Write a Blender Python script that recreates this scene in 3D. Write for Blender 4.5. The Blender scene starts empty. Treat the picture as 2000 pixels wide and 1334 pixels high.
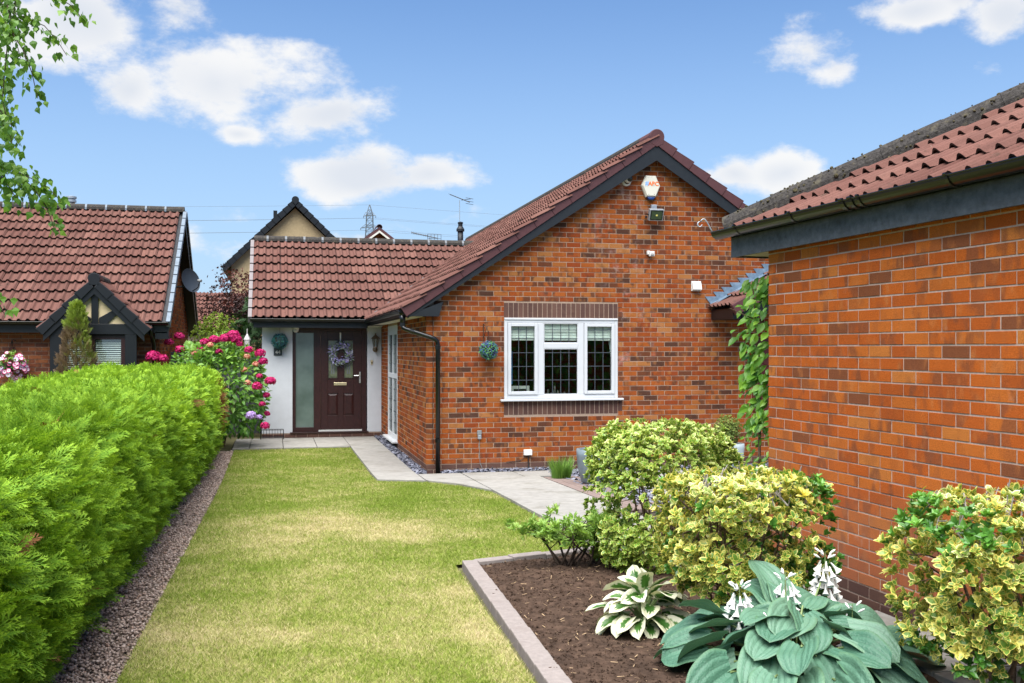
import bpy, math, random
import numpy as np
from mathutils import Vector, Matrix, noise as mnoise

R = math.radians
rng = np.random.default_rng(44)
random.seed(44)
scene = bpy.context.scene
C = scene.collection

# ------------------------------------------------------------------ camera
# House frame: origin at the left front corner of the brick gable, x along the gable, y into depth, z up.
YAW = math.atan(465 / 1980)                 # the camera looks this far to the right of the house's depth axis
CAM = Vector((-2.166, -14.704, 1.848))
cam_data = bpy.data.cameras.new("camera")
cam_data.sensor_width = 36.0
cam_data.lens = 36.0 * 1980 / 2000
cam_data.shift_y = 0.0065
cam_data.clip_start = 0.05
cam_data.clip_end = 3000
cam = bpy.data.objects.new("camera", cam_data)
cam.location = CAM
cam.rotation_euler = (R(90), 0, -YAW)
C.objects.link(cam)
scene.camera = cam

# ------------------------------------------------------------------ light
SUN_EL = R(68)
SUN_AZ = math.pi + YAW + R(18)              # clockwise from +y: behind the camera, a little to its left
SKY = 0.068
world = bpy.data.worlds.new("World")
scene.world = world
world.use_nodes = True
sun_data = bpy.data.lights.new("sun", 'SUN')
sun_data.energy = 5.0
sun_data.angle = R(74)             # sun behind thin high cloud: the photograph has hardly any cast shadows
sun_data.color = (1.0, 0.965, 0.91)
sun = bpy.data.objects.new("sun", sun_data)
sdir = Vector((math.sin(SUN_AZ) * math.cos(SUN_EL), math.cos(SUN_AZ) * math.cos(SUN_EL), math.sin(SUN_EL)))
sun.rotation_euler = sdir.to_track_quat('Z', 'Y').to_euler()
sun.location = (-6, -20, 25)
C.objects.link(sun)
vs = scene.view_settings
vs.view_transform = 'Standard'
vs.look = 'None'
vs.exposure = 1.2
vs.gamma = 1.0
vs.use_curve_mapping = False
scene.render.engine = 'CYCLES'
scene.cycles.use_denoising = True
scene.cycles.max_bounces = 6
scene.cycles.diffuse_bounces = 3
scene.cycles.glossy_bounces = 3
scene.cycles.transmission_bounces = 4
scene.cycles.transparent_max_bounces = 6
scene.cycles.caustics_reflective = False
scene.cycles.caustics_refractive = False


def build_world():
    nt = world.node_tree
    N, L = nt.nodes, nt.links
    N.clear()
    out = N.new('ShaderNodeOutputWorld')
    bg = N.new('ShaderNodeBackground')
    bg.inputs['Strength'].default_value = SKY
    sky = N.new('ShaderNodeTexSky')
    sky.sky_type = 'NISHITA'
    sky.sun_disc = False
    sky.sun_elevation = SUN_EL
    sky.sun_rotation = SUN_AZ
    sky.altitude = 0
    sky.air_density = 1.0
    sky.dust_density = 0.7
    sky.ozone_density = 3.0
    tc = N.new('ShaderNodeTexCoord')
    sep = N.new('ShaderNodeSeparateXYZ')
    L.new(tc.outputs['Generated'], sep.inputs[0])

    def M(op, a, b=None, c=None, clamp=False):
        n = N.new('ShaderNodeMath')
        n.operation = op
        n.use_clamp = clamp
        for i, v in enumerate((a, b, c)):
            if v is None:
                continue
            if isinstance(v, (int, float)):
                n.inputs[i].default_value = v
            else:
                L.new(v, n.inputs[i])
        return n.outputs[0]
    az0 = M('ARCTAN2', sep.outputs[0], sep.outputs[1])
    el = M('ARCSINE', sep.outputs[2])
    wp = N.new('ShaderNodeTexNoise')
    wp.inputs['Scale'].default_value = 7.0
    wp.inputs['Detail'].default_value = 3.0
    L.new(tc.outputs['Generated'], wp.inputs['Vector'])
    ws = N.new('ShaderNodeSeparateColor')
    L.new(wp.outputs['Color'], ws.inputs[0])
    az = M('ADD', az0, M('MULTIPLY', M('SUBTRACT', ws.outputs[0], .5), .07))
    elw = M('ADD', el, M('MULTIPLY', M('SUBTRACT', ws.outputs[1], .5), .035))
    fb = N.new('ShaderNodeTexNoise')
    fb.inputs['Scale'].default_value = 9.0
    fb.inputs['Detail'].default_value = 9.0
    fb.inputs['Roughness'].default_value = 0.63
    mp = N.new('ShaderNodeMapping')
    mp.inputs['Scale'].default_value = (1, 1, 1.7)
    L.new(tc.outputs['Generated'], mp.inputs[0])
    L.new(mp.outputs[0], fb.inputs['Vector'])
    fb2 = N.new('ShaderNodeTexNoise')
    fb2.inputs['Scale'].default_value = 5.0
    fb2.inputs['Detail'].default_value = 4.0
    L.new(tc.outputs['Generated'], fb2.inputs['Vector'])
    # cumulus: azimuth, elevation, half widths (radians), density.  The first ones are those in view,
    # the rest go on round the sky in the same manner.
    clouds = [(-0.045, 0.243, 0.095, 0.046, 1.0), (0.048, 0.222, 0.072, 0.027, 1.0), (-0.125, 0.232, 0.040, 0.030, 1.0),
              (-0.178, 0.290, 0.062, 0.044, 1.0), (-0.235, 0.275, 0.05, 0.04, .95), (-0.088, 0.308, 0.040, 0.030, .8),
              (-0.030, 0.199, 0.028, 0.011, .9), (0.08, 0.168, 0.065, 0.026, 1.0), (0.145, 0.167, 0.062, 0.018, .9),
              (0.448, 0.165, 0.040, 0.022, 1.0), (0.498, 0.164, 0.040, 0.024, 1.0), (0.520, 0.276, 0.050, 0.032, .95),
              (0.545, 0.256, 0.036, 0.022, .9), (0.605, 0.300, 0.050, 0.018, .9), (0.645, 0.308, 0.03, 0.014, .8),
              (0.69, 0.292, 0.040, 0.026, .95), (0.67, 0.245, 0.02, 0.012, .4), (-0.05, 0.131, 0.035, 0.012, .45),
              (0.17, 0.125, 0.05, 0.014, .4), (-0.19, 0.14, 0.03, 0.012, .4), (-0.12, 0.10, 0.06, 0.02, .5), (0.02, 0.09, 0.09, 0.02, .45)]
    r2 = random.Random(5)
    for k in range(22):
        a = 0.95 + k * (2 * math.pi - 1.5) / 22 + r2.uniform(-.08, .08)
        if a > math.pi:
            a -= 2 * math.pi
        clouds.append((a, r2.uniform(.12, .62), r2.uniform(.06, .15), r2.uniform(.025, .06), r2.uniform(.6, 1)))
    fld = None
    for (a0, e0, sa, se, dn) in clouds:
        da = M('MULTIPLY', M('SUBTRACT', az, a0), 1 / sa)
        de = M('SUBTRACT', elw, e0)
        de = M('MULTIPLY', de, 1 / se)
        d = M('SQRT', M('ADD', M('MULTIPLY', da, da), M('MULTIPLY', de, de)))
        v = M('MULTIPLY', M('SUBTRACT', 1.25, d), dn)
        fld = v if fld is None else M('SMOOTH_MAX', fld, v, 0.25)
    nz = M('MULTIPLY', M('SUBTRACT', fb.outputs[0], 0.5), 2.7)
    f = M('ADD', fld, nz)
    mr = N.new('ShaderNodeMapRange')
    mr.interpolation_type = 'SMOOTHSTEP'
    mr.inputs['From Min'].default_value = 0.22
    mr.inputs['From Max'].default_value = 0.80
    L.new(f, mr.inputs['Value'])
    sh = N.new('ShaderNodeMapRange')
    sh.interpolation_type = 'SMOOTHSTEP'
    sh.inputs['From Min'].default_value = 0.6
    sh.inputs['From Max'].default_value = 1.5
    L.new(M('ADD', fld, M('MULTIPLY', M('SUBTRACT', fb2.outputs[0], 0.45), 2.2)), sh.inputs['Value'])
    cc = N.new('ShaderNodeMix')
    cc.data_type = 'RGBA'
    L.new(sh.outputs[0], cc.inputs['Factor'])
    k = 0.42 / SKY
    cc.inputs['A'].default_value = (k, k, k, 1)
    cc.inputs['B'].default_value = (k * .80, k * .84, k * .91, 1)
    # thin veil of humid air low in the sky, all the way round
    veil = N.new('ShaderNodeMapRange')
    veil.interpolation_type = 'SMOOTHSTEP'
    veil.inputs['From Min'].default_value = 0.40
    veil.inputs['From Max'].default_value = 0.0
    veil.inputs['To Max'].default_value = 0.72
    L.new(el, veil.inputs['Value'])
    vm = N.new('ShaderNodeMix')
    vm.data_type = 'RGBA'
    L.new(veil.outputs[0], vm.inputs['Factor'])
    tint = N.new('ShaderNodeMix')
    tint.data_type = 'RGBA'
    tint.blend_type = 'MULTIPLY'
    tint.inputs['Factor'].default_value = 1.0
    tint.inputs['B'].default_value = (.80, .98, 1.16, 1)
    L.new(sky.outputs[0], tint.inputs['A'])
    L.new(tint.outputs['Result'], vm.inputs['A'])
    vm.inputs['B'].default_value = (k * .54, k * .74, k * 1.0, 1)
    mx = N.new('ShaderNodeMix')
    mx.data_type = 'RGBA'
    L.new(M('MULTIPLY', mr.outputs[0], .96), mx.inputs['Factor'])
    L.new(vm.outputs['Result'], mx.inputs['A'])
    L.new(cc.outputs['Result'], mx.inputs['B'])
    L.new(mx.outputs['Result'], bg.inputs['Color'])
    L.new(bg.outputs[0], out.inputs['Surface'])


build_world()

# ------------------------------------------------------------------ materials
MATS = {}


def newmat(name):
    m = bpy.data.materials.new(name)
    m.use_nodes = True
    nt = m.node_tree
    b = nt.nodes['Principled BSDF']
    MATS[name] = m
    return m, nt.nodes, nt.links, b


def nd(N, t, **kw):
    n = N.new(t)
    for k, v in kw.items():
        if hasattr(n, k):
            setattr(n, k, v)
    return n


def noise_node(N, L, scale, detail=3, rough=.55, vec=None):
    n = N.new('ShaderNodeTexNoise')
    n.inputs['Scale'].default_value = scale
    n.inputs['Detail'].default_value = detail
    n.inputs['Roughness'].default_value = rough
    if vec is not None:
        L.new(vec, n.inputs['Vector'])
    return n.outputs[0]


def ramp(N, L, fac, stops, interp='LINEAR'):
    n = N.new('ShaderNodeValToRGB')
    n.color_ramp.interpolation = interp
    e = n.color_ramp.elements
    while len(e) < len(stops):
        e.new(0.5)
    for el, (p, c) in zip(e, stops):
        el.position = p
        el.color = tuple(c) + (1,) if len(c) == 3 else c
    if fac is not None:
        L.new(fac, n.inputs[0])
    return n.outputs[0]


def mixc(N, L, fac, a, b, blend='MIX'):
    n = N.new('ShaderNodeMix')
    n.data_type = 'RGBA'
    n.blend_type = blend
    n.clamp_factor = True
    for sock, v in (('Factor', fac), ('A', a), ('B', b)):
        if isinstance(v, (int, float)):
            n.inputs[sock].default_value = v
        elif isinstance(v, (tuple, list)):
            n.inputs[sock].default_value = tuple(v) + (1,) if len(v) == 3 else v
        else:
            L.new(v, n.inputs[sock])
    return n.outputs['Result']


def mth(N, L, op, a, b=None, c=None, clamp=False):
    n = N.new('ShaderNodeMath')
    n.operation = op
    n.use_clamp = clamp
    for i, v in enumerate((a, b, c)):
        if v is None:
            continue
        if isinstance(v, (int, float)):
            n.inputs[i].default_value = v
        else:
            L.new(v, n.inputs[i])
    return n.outputs[0]


def maprange(N, L, v, a, b, c=0.0, d=1.0, smooth=True):
    n = N.new('ShaderNodeMapRange')
    if smooth:
        n.interpolation_type = 'SMOOTHSTEP'
    L.new(v, n.inputs['Value'])
    for k, x in zip(('From Min', 'From Max', 'To Min', 'To Max'), (a, b, c, d)):
        n.inputs[k].default_value = x
    return n.outputs[0]


def pos(N):
    return N.new('ShaderNodeNewGeometry').outputs['Position']


def bumpn(N, L, h, strength, dist, b):
    n = N.new('ShaderNodeBump')
    n.inputs['Strength'].default_value = strength
    n.inputs['Distance'].default_value = dist
    L.new(h, n.inputs['Height'])
    L.new(n.outputs[0], b.inputs['Normal'])


def simple(name, col, rough=.6, var=.18, scale=14, bump=0.0, bscale=None, metal=0.0, spec=None, detail=4, dirt=None, dirt_amt=.5, dirt_scale=3):
    m, N, L, b = newmat(name)
    p = pos(N)
    n1 = noise_node(N, L, scale, detail, .6, p)
    lo = tuple(c * (1 - var) for c in col)
    hi = tuple(min(1, c * (1 + var)) for c in col)
    c = ramp(N, L, n1, [(.3, lo), (.7, hi)])
    if dirt is not None:
        n2 = noise_node(N, L, dirt_scale, 5, .65, p)
        c = mixc(N, L, maprange(N, L, n2, .5, .75, 0, dirt_amt), c, dirt)
    L.new(c, b.inputs['Base Color'])
    b.inputs['Roughness'].default_value = rough
    b.inputs['Metallic'].default_value = metal
    b.inputs['Specular IOR Level'].default_value = spec if spec is not None else (.1 if rough > .8 else .4)
    if bump:
        n3 = noise_node(N, L, bscale or scale * 3, 4, .6, p)
        bumpn(N, L, n3, bump, .01, b)
    return m


def tone_nodes(N, L):
    a = N.new('ShaderNodeAttribute')
    a.attribute_name = 'tone'
    oi = N.new('ShaderNodeObjectInfo')
    mul = mixc(N, L, 1.0, a.outputs['Color'], oi.outputs['Color'], 'MULTIPLY')
    s = N.new('ShaderNodeSeparateColor')
    L.new(mul, s.inputs[0])
    return s.outputs[0], s.outputs[1], s.outputs[2]


def brick_mat(name, stops, flash, flash_amt=.8, sat=1.0, speck=.48, bloom=False, damp=False):
    m, N, L, b = newmat(name)
    r1, r2, r3 = tone_nodes(N, L)
    base = ramp(N, L, r1, stops, 'CONSTANT')
    uv = N.new('ShaderNodeUVMap')
    sx = N.new('ShaderNodeSeparateXYZ')
    L.new(uv.outputs[0], sx.inputs[0])
    cv = N.new('ShaderNodeCombineXYZ')
    L.new(mth(N, L, 'MULTIPLY_ADD', r2, 61.0, mth(N, L, 'MULTIPLY', sx.outputs[0], 1.15)), cv.inputs[0])
    L.new(mth(N, L, 'MULTIPLY_ADD', r1, 17.0, mth(N, L, 'MULTIPLY', sx.outputs[1], .16)), cv.inputs[1])
    L.new(mth(N, L, 'MULTIPLY', r3, 23.0), cv.inputs[2])
    fl = noise_node(N, L, 1.6, 2.0, .5, cv.outputs[0])
    fm = mth(N, L, 'MULTIPLY', maprange(N, L, fl, .48, .62), maprange(N, L, r3, .1, .8, .15, flash_amt))
    col = mixc(N, L, fm, base, flash[0])
    fl2 = noise_node(N, L, 2.3, 2.0, .5, cv.outputs[0])
    col = mixc(N, L, mth(N, L, 'MULTIPLY', maprange(N, L, fl2, .54, .78), .6), col, flash[1])
    p = pos(N)
    sp = noise_node(N, L, 210, 4, .8, p)
    v = ramp(N, L, sp, [(.3, (1 - speck,) * 3), (.7, (1 + speck,) * 3)])
    col = mixc(N, L, 1.0, col, v, 'MULTIPLY')
    big = noise_node(N, L, 1.1, 3, .6, p)
    col = mixc(N, L, 1.0, col, ramp(N, L, big, [(.3, (.9, .88, .86)), (.7, (1.07, 1.07, 1.07))]), 'MULTIPLY')
    if bloom:   # lime bloom left by rain running off the window frame and verge
        bl = noise_node(N, L, 3.2, 6, .7, p)
        sxp = N.new('ShaderNodeSeparateXYZ')
        L.new(p, sxp.inputs[0])
        d = mth(N, L, 'ABSOLUTE', mth(N, L, 'SUBTRACT', sxp.outputs[0], 3.05))
        near = maprange(N, L, d, .05, .75, 1, .12)
        col = mixc(N, L, mth(N, L, 'MULTIPLY', mth(N, L, 'MULTIPLY', maprange(N, L, bl, .52, .72), near), .38), col, (.55, .42, .40))
    if damp:    # weathered, splashed bricks towards the ground and faint runs of lime
        sz_ = N.new('ShaderNodeSeparateXYZ')
        L.new(p, sz_.inputs[0])
        dn = noise_node(N, L, 2.2, 5, .65, p)
        hgt = mth(N, L, 'ADD', sz_.outputs[2], mth(N, L, 'MULTIPLY', mth(N, L, 'SUBTRACT', dn, .5), 1.3))
        col = mixc(N, L, maprange(N, L, hgt, 1.25, .35, 0, .62), col, (.27, .118, .07))
        st = noise_node(N, L, 5.5, 5, .7, p)
        col = mixc(N, L, maprange(N, L, st, .62, .75, 0, .32), col, (.42, .27, .20))
    L.new(col, b.inputs['Base Color'])
    b.inputs['Roughness'].default_value = .92
    b.inputs['Specular IOR Level'].default_value = .06
    bumpn(N, L, sp, .5, .004, b)
    return m


brick_mat('house_brick', [(0, (.25, .058, .014)), (.17, (.285, .076, .017)), (.34, (.285, .094, .025)), (.50, (.245, .062, .016)),
                          (.66, (.215, .046, .013)), (.79, (.120, .042, .021)), (.89, (.070, .032, .021)), (.95, (.31, .125, .040))],
          ((.085, .036, .022), (.32, .128, .040)), .85, bloom=True)
brick_mat('garage_brick', [(0, (.43, .104, .019)), (.2, (.45, .125, .024)), (.45, (.40, .092, .018)), (.68, (.355, .082, .018)),
                           (.84, (.20, .068, .030)), (.92, (.45, .15, .034))],
          ((.18, .064, .032), (.46, .165, .05)), .75, damp=True)
brick_mat('neighbour_brick', [(0, (.22, .075, .036)), (.3, (.27, .095, .042)), (.6, (.19, .062, .034)), (.85, (.12, .05, .035))],
          ((.10, .045, .03), (.30, .13, .06)), .6)
brick_mat('plinth_brick', [(0, (.105, .058, .046)), (.4, (.12, .066, .052)), (.7, (.09, .05, .042))], ((.08, .045, .04), (.14, .08, .06)), .4, speck=.2)
simple('mortar', (.33, .24, .18), .95, .16, 60, .3, 200, dirt=(.27, .205, .165), dirt_amt=.6)
simple('mortar_garage', (.45, .335, .27), .95, .16, 60, .3, 200, dirt=(.32, .24, .20), dirt_amt=.6)


def mth_shift(N, L, p):
    n = N.new('ShaderNodeVectorMath')
    n.operation = 'ADD'
    n.inputs[1].default_value = (13.1, 7.7, 3.3)
    L.new(p, n.inputs[0])
    return n.outputs[0]


def tile_mat():
    m, N, L, b = newmat('roof_tile')
    r1, r2, r3 = tone_nodes(N, L)
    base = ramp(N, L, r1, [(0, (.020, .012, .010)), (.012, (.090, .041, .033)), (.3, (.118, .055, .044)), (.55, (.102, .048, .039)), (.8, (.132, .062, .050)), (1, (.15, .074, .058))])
    p = pos(N)
    n1 = noise_node(N, L, 130, 4, .7, p)
    col = mixc(N, L, 1.0, base, ramp(N, L, n1, [(.3, (.72, .72, .72)), (.7, (1.28, 1.28, 1.28))]), 'MULTIPLY')
    n2 = noise_node(N, L, 9, 6, .7, p)
    col = mixc(N, L, maprange(N, L, n2, .57, .68, 0, .7), col, (.05, .036, .026))
    n4 = noise_node(N, L, 34, 3, .6, p)
    col = mixc(N, L, maprange(N, L, n4, .68, .74, 0, .8), col, (.03, .026, .016))
    n5 = noise_node(N, L, 41, 2, .5, mth_shift(N, L, p))
    col = mixc(N, L, maprange(N, L, n5, .74, .78, 0, .6), col, (.26, .23, .18))     # moss and lichen
    n3 = noise_node(N, L, 1.3, 3, .6, p)
    col = mixc(N, L, maprange(N, L, n3, .35, .7, 0, .30), col, (.175, .095, .076))
    L.new(col, b.inputs['Base Color'])
    b.inputs['Roughness'].default_value = .92
    b.inputs['Specular IOR Level'].default_value = .08
    bumpn(N, L, n1, .4, .004, b)


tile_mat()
simple('ridge_mossy', (.045, .041, .038), .95, .55, 55, .8, 70, dirt=(.12, .105, .07), dirt_amt=.75, dirt_scale=16, detail=6)
simple('ridge_clay', (.08, .028, .027), .75, .2, 20, .2, 90)
simple('verge_purple', (.072, .024, .026), .55, .12, 12, 0)
simple('verge_mortar', (.18, .16, .16), .8, .12, 30, .2)
simple('lead_strip', (.11, .12, .13), .5, .15, 20)
simple('black_gutter', (.0035, .004, .0045), .28, .2, 8, spec=.5)
simple('fascia_slate', (.0075, .0105, .014), .5, .18, 9, .12, 80)
simple('fascia_worn', (.060, .070, .082), .62, .35, 22, .35, 60, dirt=(.012, .014, .016), dirt_amt=.8, dirt_scale=5)
simple('black_paint', (.0045, .006, .008), .42, .15, 12)
simple('soffit_cream', (.45, .38, .24), .7, .15, 10)
simple('soffit_white', (.62, .60, .53), .6, .08, 10)
simple('render_white', (.52, .54, .565), .85, .04, 6, .35, 160, dirt=(.45, .46, .47), dirt_amt=.4, dirt_scale=2)
simple('cream_render', (.42, .325, .185), .9, .08, 8, .9, 14)
simple('cream_panel', (.60, .48, .28), .8, .06, 8)
simple('upvc_white', (.54, .555, .57), .32, .02, 6, spec=.5)
simple('mahogany', (.026, .0075, .007), .38, .3, 18, .12, 50)
simple('door_bar', (.72, .72, .70), .35, .05, 10, metal=.6)
simple('brass', (.78, .66, .42), .3, .05, 10, metal=.9)
simple('steel', (.62, .62, .60), .3, .1, 12, metal=.9)
simple('came_lead', (.055, .065, .078), .5, .2, 20)
simple('galvanised', (.34, .37, .40), .45, .2, 14, metal=.6)
simple('aged_bronze', (.16, .12, .08), .45, .25, 20, metal=.7)
simple('rust_iron', (.06, .028, .016), .8, .4, 30)
simple('lead_flash', (.155, .225, .30), .5, .3, 16, .25, 40, metal=.25, dirt=(.28, .36, .42), dirt_amt=.6, dirt_scale=6)
simple('alarm_cream', (.62, .595, .50), .4, .04, 6)
simple('alarm_blue', (.01, .04, .16), .15, .1, 6)
simple('white_plastic', (.64, .63, .60), .4, .03, 6)
simple('grey_plastic', (.20, .21, .21), .5, .1, 8)
simple('camera_black', (.006, .006, .007), .12, 0, 6)
simple('slab', (.245, .235, .215), .9, .14, 9, .25, 150, dirt=(.15, .14, .115), dirt_amt=.9, dirt_scale=2.2, detail=7)
simple('kerb_block', (.235, .205, .19), .92, .12, 30, .4, 160, dirt=(.17, .14, .125), dirt_amt=.5, dirt_scale=4)
simple('kerb_dark', (.08, .07, .062), .92, .2, 30, .4, 160)
simple('paver_pink', (.185, .14, .125), .9, .15, 20, .3, 140)
simple('joint_sand', (.05, .042, .032), .95, .3, 30)
simple('pot_glaze', (.115, .145, .165), .42, .25, 7, .1, 30, dirt=(.22, .27, .29), dirt_amt=.5, dirt_scale=3)
simple('pot_pale', (.30, .36, .38), .55, .2, 7, .1, 30)
simple('compost', (.035, .025, .018), .95, .4, 60, .6)
simple('bark', (.13, .088, .058), .9, .35, 25, .8, 60)
simple('bark_grey', (.30, .27, .25), .9, .3, 30, .6, 80)
simple('bark_dark', (.055, .04, .03), .9, .35, 25, .6, 60)
simple('twig_red', (.10, .055, .035), .8, .25, 30)
simple('fence_dark', (.045, .05, .055), .8, .25, 10, .2, 60)
simple('timber_red', (.075, .012, .010), .5, .3, 14, .15, 60)
simple('pylon_steel', (.11, .13, .15), .7, .1, 2)
simple('wire_black', (.012, .012, .013), .6, 0, 5)
simple('aerial_dark', (.035, .035, .037), .5, .1, 5)
simple('fabric_cream', (.62, .64, .60), .9, .06, 20)
simple('curtain', (.66, .72, .72), .9, .15, 12)
simple('blind_white', (.90, .93, .90), .7, .03, 12)
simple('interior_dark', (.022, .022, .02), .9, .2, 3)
simple('blue_paint', (.03, .23, .55), .5, .1, 5)
simple('slate_plate', (.032, .04, .046), .6, .2, 20)
simple('stone_grey', (.25, .24, .23), .85, .3, 20)
simple('orange_print', (.80, .16, .02), .5, .02, 5)
simple('blue_print', (.22, .42, .80), .5, .02, 5)
simple('lens_green', (.05, .075, .04), .12, .3, 12)
simple('led_yellow', (.80, .72, .20), .4, .02, 5)
simple('dish_grey', (.030, .038, .048), .45, .15, 5)
simple('brown_board', (.10, .045, .03), .7, .2, 10)


def glass_mat(name, tint, rough=0.02, base_dark=None, refl=1.0):
    m, N, L, b = newmat(name)
    N.remove(b)
    out = [n for n in N if n.type == 'OUTPUT_MATERIAL'][0]
    tr = N.new('ShaderNodeBsdfTransparent')
    tr.inputs['Color'].default_value = tuple(tint) + (1,)
    gl = N.new('ShaderNodeBsdfGlossy')
    gl.inputs['Roughness'].default_value = rough
    gl.inputs['Color'].default_value = (refl, refl, refl, 1)
    fr = N.new('ShaderNodeFresnel')
    ge = N.new('ShaderNodeNewGeometry')
    L.new(mth(N, L, 'MULTIPLY_ADD', ge.outputs['Backfacing'], 1 / 1.8 - 1.8, 1.8), fr.inputs['IOR'])   # same reflectance on both faces of the pane
    mx = N.new('ShaderNodeMixShader')
    L.new(fr.outputs[0], mx.inputs[0])
    L.new(tr.outputs[0], mx.inputs[1])
    L.new(gl.outputs[0], mx.inputs[2])
    L.new(mx.outputs[0], out.inputs['Surface'])
    return m


glass_mat('glass', (.90, .94, .91))
m, N, L, b = newmat('frosted_glass')
n1 = noise_node(N, L, 2.0, 3, .5, pos(N))
L.new(ramp(N, L, n1, [(.3, (.055, .085, .075)), (.7, (.12, .165, .15))]), b.inputs['Base Color'])
b.inputs['Roughness'].default_value = .16
b.inputs['Specular IOR Level'].default_value = .9
bumpn(N, L, noise_node(N, L, 160, 2, .5, pos(N)), .12, .004, b)
m, N, L, b = newmat('door_glass')
n1 = noise_node(N, L, 7.0, 3, .5, pos(N))
L.new(ramp(N, L, n1, [(.35, (.03, .045, .02)), (.65, (.12, .14, .08))]), b.inputs['Base Color'])
b.inputs['Roughness'].default_value = .12
b.inputs['Specular IOR Level'].default_value = .9
bumpn(N, L, noise_node(N, L, 60, 2, .5, pos(N)), .2, .006, b)


def leaf_mat(name, ramp_stops, margin=None, margin_at=.5, tip=None, trans=.28, rough=.5, spec=.4, vein=False, hue_noise=None):
    """tone: R = place on the leaf (0 middle .. 1 edge or tip), G and B = random per leaf"""
    m, N, L, b = newmat(name)
    r, g, bl = tone_nodes(N, L)
    col = ramp(N, L, g, ramp_stops)
    if tip is not None:
        col = mixc(N, L, mth(N, L, 'MULTIPLY', maprange(N, L, r, .25, 1.0, 0, 1), mth(N, L, 'MULTIPLY_ADD', g, .5, .5)), col, tip)
    if margin is not None:
        edge = mth(N, L, 'ADD', r, mth(N, L, 'MULTIPLY', mth(N, L, 'SUBTRACT', bl, .5), margin[1]))
        nn = noise_node(N, L, 55, 2, .5, pos(N))
        edge = mth(N, L, 'ADD', edge, mth(N, L, 'MULTIPLY', mth(N, L, 'SUBTRACT', nn, .5), .35))
        col = mixc(N, L, maprange(N, L, edge, margin_at - .06, margin_at + .06), col, ramp(N, L, g, margin[0]))
    if vein:
        col = mixc(N, L, mth(N, L, 'MULTIPLY', maprange(N, L, bl, .35, 0, 0, 1), .35), col, (.018, .06, .034))
        col = mixc(N, L, maprange(N, L, r, .82, 1.0, 0, .35), col, (.12, .22, .10))
        bumpn(N, L, noise_node(N, L, 70, 3, .6, pos(N)), .55, .012, b)
    if hue_noise is not None:
        hn = noise_node(N, L, hue_noise[0], 3, .6, pos(N))
        col = mixc(N, L, maprange(N, L, hn, hue_noise[1], hue_noise[2], 0, hue_noise[4]), col, hue_noise[3])
    L.new(col, b.inputs['Base Color'])
    b.inputs['Roughness'].default_value = rough
    b.inputs['Specular IOR Level'].default_value = spec
    tr = N.new('ShaderNodeBsdfTranslucent')
    L.new(mixc(N, L, 1.0, col, (1.25, 1.2, .7), 'MULTIPLY'), tr.inputs['Color'])
    mx = N.new('ShaderNodeMixShader')
    mx.inputs[0].default_value = trans
    out = [n for n in N if n.type == 'OUTPUT_MATERIAL'][0]
    L.new(b.outputs[0], mx.inputs[1])
    L.new(tr.outputs[0], mx.inputs[2])
    L.new(mx.outputs[0], out.inputs['Surface'])
    return m


# ------------------------------------------------------------------ mesh helpers
def W(o):
    """world offset of a parent chain (no parent in this scene is rotated)"""
    v = Vector((0, 0, 0))
    while o is not None:
        v = v + o.location
        o = o.parent
    return v


def link(o, parent=None, M=None):
    C.objects.link(o)
    if parent is not None:
        o.parent = parent
    off = -W(parent) if parent is not None else Vector((0, 0, 0))
    if M is None:
        o.location = off
    else:
        o.matrix_local = Matrix.Translation(off) @ M
    return o


def tag(o, label=None, cat=None, group=None, kind=None):
    if label:
        o['label'] = label
    if cat:
        o['category'] = cat
    if group:
        o['group'] = group
    if kind:
        o['kind'] = kind
    return o


def thing(name, label, cat, loc=(0, 0, 0), group=None):
    o = bpy.data.objects.new(name, None)
    o.empty_display_size = .1
    C.objects.link(o)
    o.location = loc
    return tag(o, label, cat, group)


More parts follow.
